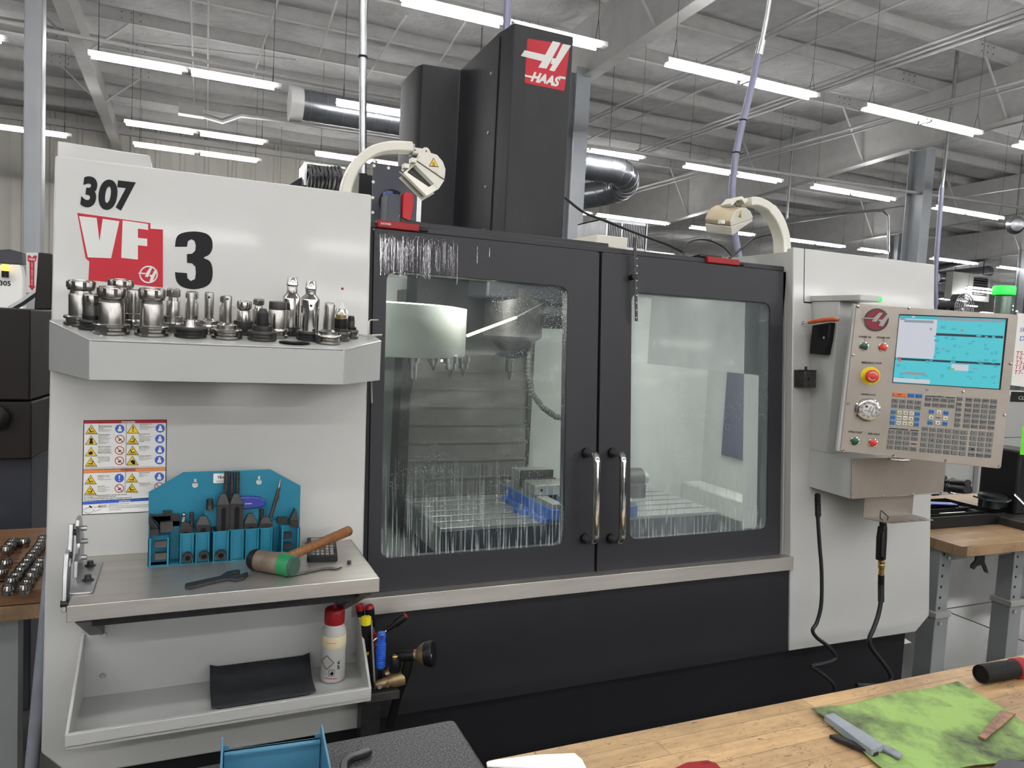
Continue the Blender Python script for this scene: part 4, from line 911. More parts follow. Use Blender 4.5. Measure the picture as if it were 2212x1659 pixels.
def holder(cx, yb, yt, Y, secs, lab, flw, flmat='tool', name='tool_holder'):
    """secs: (kind, y_top, y_bottom, width_top, width_bottom, material) in the crop's pixels, top to bottom"""
    Y = 1.635+(Y-1.6)*.72; p = ony(*zs(cx, yb), Y); depth = (p-CAM).dot(CF); k = depth/FPX/2.949; z0 = shelfz(Y); base = Vector((p.x, Y, z0))
    r = thing(name, lab, 'tool holder', base)
    R = flw*k/2; H = lambda y: z0+(yb-6-y)*k
    # grooved flange with two drive slots
    hf = .0205
    obj('flange', B().lathe([(R*.93, 0), (R, .0015), (R, .006), (R*.86, .0085), (R*.86, .0125), (R, .015), (R, .0185), (R*.94, hf)], base, n=32), flmat, r)
    sa = (hash_(cx) % 7-3)*.35; sc_, ss_ = math.sin(sa), math.cos(sa); SF = Frame((base.x+R*sc_, Y-R*ss_, z0), (ss_, sc_, 0), (0, 0, 1)); obj('drive_slot', B(SF).box(-.006, .006, .002, hf-.002, -.004, .0002), 'gun', r)
    for (kind, y0, y1, w0, w1, m) in secs:
        a0, a1 = H(y1), H(y0); r0, r1 = w1*k/2, w0*k/2; h = a1-a0; o_ = (base.x, Y, a0)
        if kind == 'nut':
            r_ = r1; obj('clamping_nut', B().lathe([(r_*.90, 0), (r_*.95, h*.08), (r_*.95, h*.22), (r_, h*.26), (r_, h*.80), (r_*.90, h*.97), (r_*.62, h), (r_*.60, h*.86), (r_*.2, h*.86)], o_, n=32), m, r)
            nb = B()
            for i in range(8):
                an = 2*PI*i/8+.35; c_ = Vector((base.x+r_*.985*math.cos(an), Y+r_*.985*math.sin(an), a0+h*.55)); fr_ = Frame(c_, (-math.sin(an), math.cos(an), 0), (0, 0, 1)); nb.F(fr_).box(-r_*.13, r_*.13, -h*.30, h*.32, -.0015, r_*.02)
            obj('nut_notch', nb, 'gun', r)
        elif kind == 'hex':
            nb = B().prism(circ(0, 0, r1, 6, .3), 0, h); nb = B(Frame(o_)).prism(circ(0, 0, r1, 6, .3), 0, h*.8).lathe([(r1*.92, h*.8), (r1*.75, h), (r1*.4, h)], n=18); obj('hex_nut', nb, m, r, bevel=.0008)
        elif kind == 'dome':
            obj('shank', B().lathe([(r0, 0), (r1, h-.35*r1), (r1*.93, h-.15*r1), (r1*.72, h), (r1*.4, h), (r1*.38, h-.01)], o_, n=24), m, r)
        elif kind == 'ring': obj('ring', B().lathe([(r0*.97, 0), (r0, h*.2), (r0, h*.8), (r0*.97, h)], o_, n=24), m, r)
        elif kind == 'hole': obj('set_screw', B().cyl((base.x-.001, Y-w0*k/2-.0006, (a0+a1)/2), (base.x-.001, Y-w0*k/2+.004, (a0+a1)/2), h/2, n=12), m, r)
        elif kind == 'ball': obj('ruby_ball', B().sphere((base.x, Y, (a0+a1)/2), h/2, 10), m, r)
        else: obj('body', B().lathe([(r0, 0), (r1, h*.96), (r1*.95, h)], o_, n=28), m, r)
    r.rotation_euler.x = math.atan(STILT)*.8
    return r
T, G_, K, O_ = 'tool', 'gun', 'black', 'oxide'
holder(252, 410, 118, 1.73, [('nut', 118, 180, 163, 163, T), ('body', 178, 205, 120, 128, T), ('body', 203, 395, 140, 142, T)], 'tall wide collet holder furthest left on the shelf, at the back', 198)
holder(325, 436, 205, 1.665, [('nut', 205, 272, 112, 112, T), ('body', 268, 345, 88, 92, G_), ('ring', 340, 398, 112, 116, K), ('body', 390, 425, 116, 120, T)], 'short collet holder with a black band, between two taller ones', 165, O_)
holder(445, 470, 165, 1.60, [('nut', 165, 240, 165, 165, T), ('body', 238, 265, 118, 140, G_), ('body', 262, 450, 150, 152, T)], 'big collet holder at the front left, nearest the left shelf screw', 212)
holder(503, 440, 136, 1.75, [('nut', 136, 196, 150, 150, T), ('body', 194, 420, 118, 120, T)], 'tall collet holder hidden behind the big front left one', 170)
holder(585, 450, 198, 1.71, [('body', 198, 345, 86, 90, T), ('body', 343, 405, 108, 106, T)], 'plain nutless cylindrical holder between the two big front ones', 128)
holder(700, 480, 175, 1.60, [('nut', 175, 248, 158, 158, T), ('body', 246, 275, 118, 130, G_), ('body', 272, 465, 136, 138, T)], 'big collet holder at the front, second of the two big front ones', 203)
holder(835, 460, 180, 1.69, [('hex', 180, 234, 86, 86, T), ('body', 232, 262, 56, 64, T), ('body', 260, 355, 78, 84, T), ('body', 352, 425, 116, 120, T)], 'slender hex-nut holder right behind the big front ones', 132)
holder(955, 415, 172, 1.76, [('hex', 172, 215, 82, 82, T), ('body', 212, 245, 56, 64, T), ('body', 243, 345, 76, 80, T), ('body', 343, 400, 112, 116, T)], 'hex-nut holder hidden behind the flared thin one', 130)
holder(947, 490, 200, 1.60, [('dome', 200, 372, 46, 50, T), ('body', 370, 440, 50, 88, T), ('ring', 438, 452, 92, 96, T)], 'thin holder with a flared cone foot at the front middle', 190, O_)
holder(1063, 470, 202, 1.68, [('dome', 202, 368, 56, 54, T), ('body', 366, 382, 56, 84, T), ('body', 380, 428, 120, 124, T), ('hole', 225, 240, 56, 56, O_)], 'thin straight end mill holder with a side screw at its top', 138)
holder(1170, 420, 195, 1.76, [('hex', 195, 235, 78, 78, T), ('body', 232, 262, 52, 60, T), ('body', 260, 360, 74, 80, T), ('body', 358, 405, 108, 110, T)], 'hex-nut holder behind the middle front end mill holder', 128)
holder(1178, 500, 222, 1.60, [('dome', 222, 395, 50, 54, T), ('body', 393, 408, 56, 90, T), ('body', 405, 462, 124, 126, T), ('hole', 236, 250, 50, 50, O_)], 'thin end mill holder standing front of centre on the shelf', 186)
holder(1285, 480, 260, 1.69, [('nut', 260, 312, 90, 90, T), ('body', 310, 322, 60, 64, G_), ('body', 320, 388, 86, 88, T), ('ring', 386, 460, 122, 124, O_)], 'short collet holder with a wide dark collar', 118, G_)
holder(1378, 430, 208, 1.75, [('hex', 208, 248, 74, 74, T), ('body', 246, 282, 48, 58, T), ('body', 280, 400, 72, 76, T)], 'hex-nut holder behind the black end mill holder', 110)
holder(1403, 512, 305, 1.595, [('dome', 305, 332, 46, 72, O_), ('body', 330, 415, 74, 76, K), ('ring', 412, 468, 126, 128, O_)], 'black end mill holder with a pointed top at the front', 176, G_)
holder(1495, 495, 262, 1.66, [('ring', 262, 312, 106, 106, G_), ('body', 310, 455, 108, 112, T)], 'plain wide cylinder holder with a rough top band', 146)
holder(1583, 480, 103, 1.72, [('body', 103, 152, 58, 74, 'chrome'), ('ring', 152, 160, 74, 74, T), ('body', 160, 206, 62, 66, T), ('body', 206, 236, 70, 112, T), ('body', 234, 440, 112, 114, 'chrome'), ('ring', 438, 462, 108, 110, O_)], 'tallest mirror-bright holder with tapered tip, the left of two', 118, O_)
holder(1700, 500, 117, 1.635, [('body', 117, 166, 56, 72, 'chrome'), ('ring', 166, 173, 72, 72, T), ('body', 173, 178, 58, 60, O_), ('ring', 178, 185, 70, 70, T), ('body', 185, 205, 60, 64, T), ('body', 203, 232, 66, 116, T), ('body', 230, 462, 117, 118, 'chrome'), ('hole', 262, 280, 116, 116, O_)], 'tall mirror-bright holder with tapered tip, the right of two', 152, O_)
holder(1823, 530, 265, 1.585, [('dome', 265, 435, 66, 70, T), ('body', 433, 448, 72, 104, T), ('body', 446, 492, 114, 116, T)], 'round-topped end mill holder at the front right corner', 166)
pr = holder(1898, 512, 303, 1.655, [('body', 303, 340, 62, 88, T), ('ring', 340, 362, 66, 66, 'brass'), ('body', 362, 366, 84, 84, T), ('ring', 366, 430, 84, 86, K), ('ring', 428, 470, 100, 102, O_)], 'touch probe with a thin white stylus and ruby tip', 128, G_, 'touch_probe')
YP = 1.635+.055*.72; p = ony(*zs(1898, 506), YP); k = (p-CAM).dot(CF)/FPX/2.949; zt = shelfz(YP)+(506-303)*k
obj('stylus', B().lathe([(.008, 0), (.0035, 38*k*.9), (.0014, 42*k), (.0010, 118*k)], (p.x, YP, zt), n=12), 'lwhite', pr)
obj('ruby_ball', B().sphere((p.x, YP, zt+125*k), .0029, 12), 'dkred', pr)
holder(1965, 497, 348, 1.71, [('dome', 348, 380, 40, 46, K), ('body', 378, 420, 46, 48, O_), ('body', 418, 462, 70, 72, K)], 'small black holder at the right end of the shelf', 104, G_)
# hex keys clipped at the right end of the shelf
zk = lambda x, y: zs(x, y)
hk = lambda pts, Y, r, lab: tag(obj('hex_key', B().tube([ony(*zs(x, y), Y) for x, y in pts], r, 6), 'steel'), lab, 'hex key')
hk([(2145, 388), (2098, 388), (2086, 396), (2084, 500), (2100, 780), (2103, 915)], 1.70, .0022, 'long bent hex key hanging down beside the shelf')
hk([(2168, 482), (2110, 484), (2100, 490), (2098, 560)], 1.71, .0022, 'short hex key sticking out to the right of the shelf, upper one')
hk([(2163, 524), (2105, 524), (2094, 530), (2092, 560)], 1.71, .0026, 'short thicker hex key at the shelf end, lower one')
hk([(2020, 482), (2080, 492), (2165, 484)], 1.73, .0018, 'thin dark hex key lying across the shelf end')
# ================================================================== STAINLESS WORK SHELF
WZ = EYE-.517; wx0, wx1, wy0, wy1 = -.180, .376, 1.460, 1.757
ws = thing('work_shelf', 'stainless steel fold-down shelf with clamping kit and hammer on it', 'shelf', ((wx0+wx1)/2, 1.6, WZ-.1))
b = B(); b.prism([(wx0, wy0), (wx1, wy0+.006), (wx1, wy1), (wx0, wy1)], WZ-.003, WZ)
b.add([(wx0, wy0, WZ), (wx1, wy0+.006, WZ), (wx1, wy0+.004, WZ-.029), (wx0, wy0-.002, WZ-.029), (wx0, wy0+.003, WZ), (wx1, wy0+.009, WZ), (wx1, wy0+.007, WZ-.029), (wx0, wy0+.001, WZ-.029)], [(0, 1, 2, 3), (7, 6, 5, 4), (2, 6, 7, 3), (0, 3, 7, 4), (1, 5, 6, 2), (0, 4, 5, 1)])
b.add([(wx0, wy0, WZ), (wx0, wy1, WZ), (wx0, wy1, WZ-.029), (wx0, wy0, WZ-.029), (wx0+.003, wy0, WZ), (wx0+.003, wy1, WZ), (wx0+.003, wy1, WZ-.029), (wx0+.003, wy0, WZ-.029)], [(0, 1, 2, 3), (7, 6, 5, 4), (2, 6, 7, 3), (1, 5, 6, 2), (0, 4, 5, 1)])
b.add([(wx1-.003, wy0+.006, WZ), (wx1-.003, wy1, WZ), (wx1-.003, wy1, WZ-.029), (wx1-.003, wy0+.006, WZ-.029), (wx1, wy0+.006, WZ), (wx1, wy1, WZ), (wx1, wy1, WZ-.029), (wx1, wy0+.006, WZ-.029)], [(0, 1, 2, 3), (7, 6, 5, 4), (2, 6, 7, 3), (1, 5, 6, 2), (0, 4, 5, 1)])
obj('shelf_plate', b, 'steel', ws, bevel=.0012)
for x in (wx0+.012, wx1-.04):
    F_ = Frame((x, 0, 0), (0, 1, 0), (0, 0, 1))
    obj('shelf_bracket', B(F_).prism([(wy0+.012, WZ-.0295), (1.738, WZ-.0295), (1.728, WZ-.155), (1.71, WZ-.155), (wy0+.012, WZ-.036)], 0, .025), 'gun', ws)
obj('under_channel', B().box(wx0+.035, wx1-.04, 1.50, 1.735, WZ-.056, WZ-.0295), 'oxide', ws); obj('wall_flange', B(FR).box(wx0+.02, wx1-.02, vz(WZ-.075), vz(WZ-.053), .001, .02), 'gun', ws)
# pierced steel bracket bolted on the left end of the shelf
L1 = onz(195, 1222, WZ)
tb_ = thing('tilt_bracket', 'upright pierced steel bracket bolted on the left end of the steel shelf', 'bracket', (L1.x, 1.6, WZ))
obj('foot', B().prism(rrect(wx0-.004, wx0+.035, 1.515, 1.70, .006, 3), WZ, WZ+.004), 'galv', tb_, bevel=.001)
F_ = Frame((wx0-.004, 0, 0), (0, 1, 0), (0, 0, 1)); zz = lambda x, y, X=wx0: onx(x, y, X)
obj('upright_plate', B(F_).prism([(1.60, WZ+.004), (1.70, WZ+.004), (1.71, WZ+.05), (1.69, WZ+.075), (1.66, WZ+.112), (1.625, WZ+.112), (1.62, WZ+.10), (1.635, WZ+.08), (1.64, WZ+.06), (1.63, WZ+.045), (1.605, WZ+.035)], -.003, .004), 'galv', tb_, bevel=.0012)
obj('outer_plate', B(F_).prism([(1.555, WZ-.045), (1.60, WZ-.045), (1.62, WZ+.045), (1.61, WZ+.060), (1.58, WZ+.060), (1.565, WZ+.03)], -.016, -.008), 'galv', tb_, bevel=.0012)
obj('pivot_plate', B(F_).prism([(1.59, WZ+.03), (1.62, WZ+.03), (1.645, WZ+.10), (1.62, WZ+.105)], -.013, -.006), 'galv', tb_, bevel=.001)
for (y, z, s) in ((1.56, WZ-.03, -.022), (1.635, WZ+.085, -.019), (1.60, WZ+.05, -.021)): obj('bolt', B().cyl((wx0+s, y, z), (wx0+s+.012, y, z), .0065, n=12), 'oxide', tb_)
for (y, z) in ((1.65, WZ+.088), (1.665, WZ+.058), (1.655, WZ+.028)): obj('screw', B().cyl((wx0, y, z), (wx0+.010, y, z), .005, n=10), 'galv', tb_)
for (x, y) in ((195, 1222), (190, 1253)):
    p = onz(x, y, WZ+.004); obj('bolt', B().lathe([(.010, 0), (.0105, .001), (.006, .003), (.0055, .010), (.003, .010)], p, n=14), 'oxide', tb_)
# ------------------------------------------------------------------ teal clamping-kit rack
KY = 1.70; KF = VP(KY); KN = 1.655
kr = thing('clamp_rack', 'teal plastic rack of step blocks, clamps and studs on the steel shelf', 'rack', (onz(480, 1215, WZ).x, 1.68, WZ))
zr = lambda x, y: (130+x/3.1155, 880+y/3.1155)
bk = [(592, 1000), (596, 570), (830, 437), (1415, 418), (1618, 528), (1608, 960)]
kp = [KF.hit(*zr(*p)) for p in bk]; kp[0] = (kp[0][0], WZ); kp[-1] = (kp[-1][0], WZ)
obj('back_board', B(KF).prism(kp, -.003, 0), 'teal', kr, bevel=.0006)
for (x, y) in ((908, 522), (1338, 502)):
    h = KF.hit(*zr(x, y)); obj('keyhole', B(KF).prism(circ(h[0], h[1], .006, 18), 0, .0006).prism([(h[0]-.0022, h[1]+.004), (h[0]+.0022, h[1]+.004), (h[0]+.0022, h[1]+.013), (h[0]-.0022, h[1]+.013)], 0, .0006), 'white', kr)
a = KF.hit(*zr(1030, 510)); c = KF.hit(*zr(1112, 443)); lb = B(KF).prism(rrect(a[0], c[0], a[1], c[1], .002, 3), .0004, .0009); obj('rack_label', lb, 'paper', kr)
b = B(KF).text('TE-CO', a[0]+.008, (a[1]+c[1])/2+.002, None, .006, .001, .03, align='l', depth=.0003).text('MADE IN USA', a[0]+.006, a[1]+.004, None, .0022, .001, .0, align='l', depth=.0003); obj('rack_lettering', b, 'ink', kr)
# pocket shell: front wall with channels
K2 = VP(KN); hitk = lambda x, y: K2.hit(*zr(x, y))
zt2 = hitk(1000, 830)[1]
def kx(x): return hitk(x, 900)[0]
pk = B(K2)
for (x0, x1, yt) in ((592, 740, 880), (800, 905, 852), (905, 1010, 846), (1022, 1140, 838), (1140, 1240, 826), (1240, 1340, 820), (1340, 1432, 814), (1480, 1610, 812)):
    X0_, X1_ = kx(x0), kx(x1); z1 = hitk(x0, yt)[1]; wdt = .0022; g = (X1_-X0_)*.14
    pk.box(X0_, X0_+wdt, WZ+.002, z1, -.040, .006).box(X1_-wdt, X1_, WZ+.002, z1, -.040, .006)
    pk.box(X0_, X0_+g, WZ+.002, z1, .004, .006).box(X1_-g, X1_, WZ+.002, z1, .004, .006)
    fr0 = (-.020, -.018) if x0 in (592, 1480) else (-.003, -.001)
    pk.box(X0_, X1_, WZ+.002, z1, *fr0).box(X0_, X1_, WZ+.0, WZ+.002, -.040, .006)
pk.box(kx(592), kx(1610), WZ, WZ+.002, -.045, .0)
for (x0, x1, yt) in ((740, 800, 790), (1432, 1480, 786), (600, 740, 760), (1480, 1610, 782)): pk.box(kx(x0), kx(x1), WZ+.002, hitk(x0, yt)[1], -.032, -.030)
for (x0, x1) in ((592, 600), (1602, 1610)): pk.box(kx(x0), kx(x1), WZ, hitk(x0, 800)[1], -.045, .004)
pk.box(kx(968), kx(1055), hitk(968, 830)[1], hitk(968, 700)[1], -.030, -.028).box(kx(1235), kx(1340), hitk(1240, 820)[1], hitk(1240, 700)[1], -.030, -.028)
obj('pocket_shell', pk, 'teal', kr, bevel=.0004)
def px_block(nm, poly, yb_front, d0, d1, m, lab, grp, cat, holes=(), top=None):
    F2 = VP(KN-d0); pts = [F2.hit(*zr(*p)) for p in poly]
    r = thing(nm, lab, cat, (sum(p[0] for p in pts)/len(pts), KN-d0, min(p[1] for p in pts)), grp)
    obj('body', B(F2).prism(pts, d1-d0 if d1 < d0 else -d1, 0), m, r, bevel=.0008)
    for (x, y, rr_) in holes: h = F2.hit(*zr(x, y)); obj('slot', B(F2).prism(circ(h[0], h[1], rr_*.5/FPX*1.7/3.1155*2, 16), 0, .0003), 'ink', r)
    return r, F2
GC_ = 'strap clamps in the teal rack'
def strap(x0, x1, ytop, yshould, ybot, lab, slot=True, d=.0):
    F2 = VP(KN+.008+d); w_ = (x1-x0); pts = [F2.hit(*zr(*p)) for p in ((x0, ybot), (x0, yshould), (x0+w_*.30, ytop), (x1-w_*.30, ytop), (x1, yshould), (x1, ybot))]
    r = thing('strap_clamp', lab, 'clamp', (pts[0][0], KN, pts[0][1]))
    zb = WZ+.003; pts[0] = (pts[0][0], zb); pts[-1] = (pts[-1][0], zb)
    q_ = [pts[0], pts[1], pts[4], pts[5]]
    nose = [(pts[1][0], pts[1][1], 0), (pts[4][0], pts[4][1], 0), (pts[3][0], pts[3][1], -.010), (pts[2][0], pts[2][1], -.010), (pts[1][0], pts[1][1], -.016), (pts[4][0], pts[4][1], -.016), (pts[3][0], pts[3][1], -.016), (pts[2][0], pts[2][1], -.016)]
    obj('bar', B(F2).prism(q_, -.016, 0).add(nose, [(0, 1, 2, 3), (7, 6, 5, 4), (0, 3, 7, 4), (1, 5, 6, 2), (2, 6, 7, 3), (0, 4, 5, 1)]), 'oxide', r, bevel=.0006)
    if slot:
        c0 = (x0+x1)/2; a = F2.hit(*zr(c0-w_*.2, ybot)); c = F2.hit(*zr(c0+w_*.2, yshould+18)); rr_ = (c[0]-a[0])/2*.98
        obj('slot', B(F2).prism(rrect(a[0], c[0], min(a[1], c[1]-2.1*rr_), c[1], rr_, 6), 0, .0004), 'ink', r)
    return r
strap(1056, 1142, 588, 655, 832, 'tall slotted strap clamp in the rack centre, left one', d=.002); strap(1142, 1236, 588, 650, 830, 'tall slotted strap clamp in the rack centre, right one')
strap(800, 893, 780, 815, 848, 'short strap clamp left in the teal rack beside the small studs'); strap(915, 1013, 738, 790, 838, 'medium strap clamp just left of the tall centre pair')
strap(1238, 1330, 722, 782, 822, 'medium strap clamp just right of the tall centre pair'); strap(1342, 1432, 742, 782, 812, 'medium strap clamp under the scriber')
# step blocks
def steps(pts, Y, m, nm, lab, th=.03):
    F2 = VP(Y); pp = [F2.hit(*zr(*p)) for p in pts]; o = obj(nm, B(F2).prism(pp, -th, 0), m, bevel=.0006); return tag(o, lab, 'block')
saw = [(596, 820), (596, 735), (606, 730)]
for k in range(9): saw += [(612+k*7, 742+k*9), (606+k*7+6, 752+k*9)]
saw += [(668, 820)]
steps(saw, KN+.012, 'oxide', 'step_block', 'serrated step block leaning at the left end of the teal rack', .025)
steps([(618, 742), (618, 724), (805, 718), (806, 800), (672, 806), (655, 780)], KN+.03, 'oxide', 'step_block', 'wide flat block with a round hole at the left of the rack', .006)
steps([(672, 845), (672, 778), (758, 770), (760, 838)], KN+.008, 'gun', 'step_block', 'grey block standing in front of the wide flat block', .014)
steps([(592, 868), (598, 822), (662, 820), (660, 862)], KN-.002, 'oxide', 'step_block', 'small block at the outer left pocket of the rack', .02)
steps([(690, 722), (692, 700), (752, 698), (752, 722)], KN+.03, 'oxide', 'step_block', 'tiny block on top at the back left of the rack', .01)
for i, (y0, y1) in enumerate(((905, 948), (985, 1030))): steps([(636, y1), (638, y0), (718, y0-6), (716, y1-6)], KN-.004, ('gun', 'gun')[i], 'step_block', ('upper', 'lower')[i]+' block in the left front window of the rack', .012)
for i, (y0, y1) in enumerate(((846, 882), (916, 955))): steps([(1502, y1), (1504, y0), (1562, y0-2), (1560, y1-2)], KN-.004, 'oxide', 'step_block', ('upper', 'lower')[i]+' block in the right front window of the rack', .012)
steps([(1458, 782), (1462, 745), (1530, 742), (1532, 780)], KN+.02, 'oxide', 'step_block', 'low block at the right of the rack', .012)
sw = [(1540, 770), (1580, 688)]
for k in range(6): sw += [(1592+k*3, 694+k*12), (1586+k*4, 704+k*12)]
sw += [(1608, 800), (1550, 800)]
steps(sw, KN+.015, 'gun', 'step_block', 'serrated step block at the right end of the rack', .02)
steps([(1548, 806), (1550, 768), (1600, 765), (1602, 806)], KN+.005, 'oxide', 'step_block', 'small block at the outer right pocket of the rack', .012)
# studs
def stud(x0, y0, x1, y1, rad, Y, lab, m='oxide', grp=None, head=False):
    a = ony(*zr(x0, y0), Y); c = ony(*zr(x1, y1), Y); r = thing('threaded_stud', lab, 'stud', c, grp); d = (a-c); L = d.length; d.normalize()
    pr_ = [(rad*.8, 0)]; nth = int(L/.0022)
    for i in range(nth): t = (i+.5)/nth*L; pr_ += [(rad, t), (rad*.86, t+L/nth*.5)]
    pr_ += [(rad*.7, L)]
    obj('thread', B().lathe(pr_, c, d, 10), m, r)
    if head: obj('head', B().sphere(a, rad*1.35, 10), m, r)
    return r
for i, (xt, xb, nm_) in enumerate(((1120, 1112, 'left'), (1158, 1150, 'middle'), (1195, 1188, 'right'))): stud(xt, 432, xb, 640, .0050, KN+.03, 'tall black threaded stud standing up in the rack, %s of three' % nm_)
stud(886, 704, 884, 800, .0048, KN+.025, 'short black stud at the left of the rack'); stud(1356, 684, 1354, 780, .0045, KN+.028, 'short black stud behind the scriber at the right')
stud(832, 722, 828, 800, .0036, KN+.025, 'bright round-headed stud at the left of the rack', 'tool', head=True)
stud(1308, 672, 1308, 760, .0042, KN+.034, 'black stud just below the blue handle')
def nut(x, y, rad, Y, lab, m='oxide', ax=(0, -1, 0), h=.014):
    p = ony(*zr(x, y), Y); r = thing('flange_nut', lab, 'nut', p); fr_ = Frame(p, (1, 0, 0), (0, 0, 1)) if ax[1] else Frame(p)
    obj('hex', B(fr_).ring(circ(0, 0, rad, 24, .2), circ(0, 0, rad*.45, 24, .2), 0, h*.3), m, r)
    hx = [(rad*.92*math.cos(an)/max(1e-6, 1), rad*.92*math.sin(an)) for an in [PI/6+2*PI*i/24 for i in range(24)]]
    hexo = []
    for i in range(24):
        an = 2*PI*i/24; k = math.cos(PI/6)/math.cos(((an) % (PI/3))-PI/6); hexo.append((rad*.98*k*math.cos(an), rad*.98*k*math.sin(an)))
    obj('hex', B(fr_).ring(hexo, circ(0, 0, rad*.5, 24), h*.3, h), m, r, bevel=.0006)
    obj('bore', B(fr_).prism(circ(0, 0, rad*.5, 24), h*.3, h*.55), 'ink', r); return r
nut(858, 1003, .0105, KN-.006, 'black flange nut at the rack foot, leftmost of three'); nut(968, 992, .0105, KN-.006, 'black flange nut at the rack foot, middle of three'); nut(1080, 986, .0105, KN-.006, 'black flange nut at the rack foot, rightmost of three')
nut(1006, 690, .0075, KN+.02, 'upper coupling nut lying by the tall clamps', 'gun', (0, 0, 1)); nut(1006, 660, .0070, KN+.02, 'black nut above the coupling nut', 'oxide', (0, 0, 1))
# blue handle, scriber
F2 = VP(KN+.02); hp_ = [F2.hit(*zr(*p)) for p in ((1150, 668), (1160, 618), (1215, 602), (1300, 600), (1350, 606), (1384, 630), (1380, 662), (1350, 674), (1250, 686), (1165, 690))]
bh = thing('tee_handle_key', 'violet-blue tee handle of a hex key lying in the rack', 'hex key', F2((hp_[0][0], hp_[0][1], 0)))
obj('handle', B(F2).prism(hp_, -.011, .002), 'purple', bh, bevel=.003)
c_ = F2.hit(*zr(1272, 646)); obj('lettering', B(F2).text('BONDHUS', c_[0]-.002, c_[1], .014, .0028, .0022, .03, .1), 'lwhite', bh)
sc = thing('scriber', 'shiny pointed scriber pen leaning up out of the rack', 'scriber', ony(*zr(1415, 742), KN+.02))
a = ony(*zr(1415, 742), KN+.02); c = ony(*zr(1472, 545), KN+.02); e = ony(*zr(1484, 478), KN+.02)
obj('barrel', B().cyl(a, c, .0042, n=14), 'gun', sc); obj('tip', B().cyl(c, e, .0036, .0006, n=12), 'tool', sc); cl = a.lerp(c, .75); obj('clip', B().cyl(cl+Vector((.004, -.004, -.01)), cl+Vector((.004, -.004, .02)), .001, n=6), 'tool', sc)
# ------------------------------------------------------------------ hammer, wrenches, calculator
WT = lambda x, y, h=0: onz(x, y, WZ+h)
hm = thing('mallet', 'soft-face mallet with wooden handle, green face and black tape', 'hammer', WT(600, 1235))
hr = .0215; A = WT(545, 1222, hr); C = WT(632, 1238, hr)
A = onz(548, 1208, WZ+hr); C = onz(634, 1223, WZ+hr); ax = (C-A).normalized(); L = (C-A).length
obj('head', B().lathe([(hr*.92, 0), (hr, .003), (hr, L*.72), (hr*.96, L*.74)], A, ax, 28), 'hide', hm); obj('black_face', B().lathe([(hr*.80, -.006), (hr*.93, -.003), (hr*1.01, .002), (hr*1.02, L*.12)], A, ax, 28), 'black', hm)
obj('green_tape', B().lathe([(hr*1.02, L*.70), (hr*1.02, L*.97), (hr*.9, L*.98)], A, ax, 28), 'green', hm); obj('striking_face', B().lathe([(hr*.99, L*.90), (hr*.99, L*1.0), (hr*.90, L*1.03)], A, ax, 28), 'dgreen', hm)
mid = A+ax*L*.52; e = ony(755, 1146, 1.70); hd = (e-mid).normalized(); HL = (e-mid).length
obj('socket', B().lathe([(hr*1.0, 0), (hr*.82, hr*.8), (hr*.62, hr*1.5)], mid, hd, 20), 'hide', hm)
obj('handle', B().lathe([(.0095, hr*.9), (.0098, HL*.35), (.0092, HL*.5), (.0105, HL*.62), (.0108, HL*.63), (.0103, HL*.635), (.0112, HL*.72), (.0108, HL*.725), (.0114, HL*.80), (.0109, HL*.805), (.0116, HL*.9), (.0118, HL*.985), (.0095, HL)], mid, hd, 20), 'hwood', hm)
def flatpoly(pts, h, z0, z1): return [(p.x, p.y) for p in (onz(x, y, WZ+h) for x, y in pts)]
zr_ = [(838, 1196), (842, 1182), (870, 1176), (1075, 1132), (1120, 1102), (1165, 1092), (1212, 1090), (1212, 1105), (1170, 1112), (1150, 1124), (1170, 1132), (1205, 1124), (1262, 1104), (1264, 1120), (1235, 1146), (1190, 1156), (1130, 1150), (1080, 1158), (880, 1204), (850, 1206)]
ow = obj('open_end_wrench', B().prism(flatpoly([zr(*p) for p in zr_], .006, 0, 0), WZ, WZ+.006), 'oxide', bevel=.0012); tag(ow, 'black open-end wrench lying at the front of the steel shelf', 'wrench')
a = [zr(x, y) for x, y in ((1520, 1136), (1600, 1122), (1720, 1095), (1800, 1082), (1850, 1085), (1888, 1072))]
hw = obj('hook_spanner', B().tube([onz(x, y, WZ+.003) for x, y in curve(a, 4)], .0028, 8), 'gun'); tag(hw, 'thin curved metal spanner under the mallet head', 'wrench')
ss = obj('set_screw', B().lathe([(.004, 0), (.0042, .001), (.0042, .007), (.0034, .0085), (.002, .0085)], onz(754, 1219, WZ), n=14), 'oxide'); tag(ss, 'tiny black set screw standing alone on the steel shelf', 'screw')
zc_ = lambda x, y: (600+x/10.055, 1150+y/10.055)
cal = thing('calculator', 'small black pocket calculator under the mallet handle', 'calculator', onz(698, 1195, WZ))
cpt = [onz(*zc_(*p), WZ+.012) for p in ((640, 540), (1305, 520), (1240, 160), (640, 110))]
FC = Frame(cpt[0], cpt[1]-cpt[0], cpt[3]-cpt[0]); uc = lambda x, y: FC.hit(*zc_(x, y))
WC = (cpt[1]-cpt[0]).length; HC = (cpt[3]-cpt[0]).length
FC = Frame(Vector((cpt[0].x, cpt[0].y, WZ)), cpt[1]-cpt[0], cpt[3]-cpt[0])
obj('case', B(FC).prism(rrect(0, WC, 0, HC, .006, 4), 0, .012), 'black', cal, bevel=.0012)
obj('key_field', B(FC).prism(rrect(.004, WC-.004, .004, HC*.80, .003, 3), .012, .0128), 'oxide', cal); obj('display', B(FC).box(.008, WC-.008, HC*.83, HC*.95, .012, .0128), 'bgrey', cal)
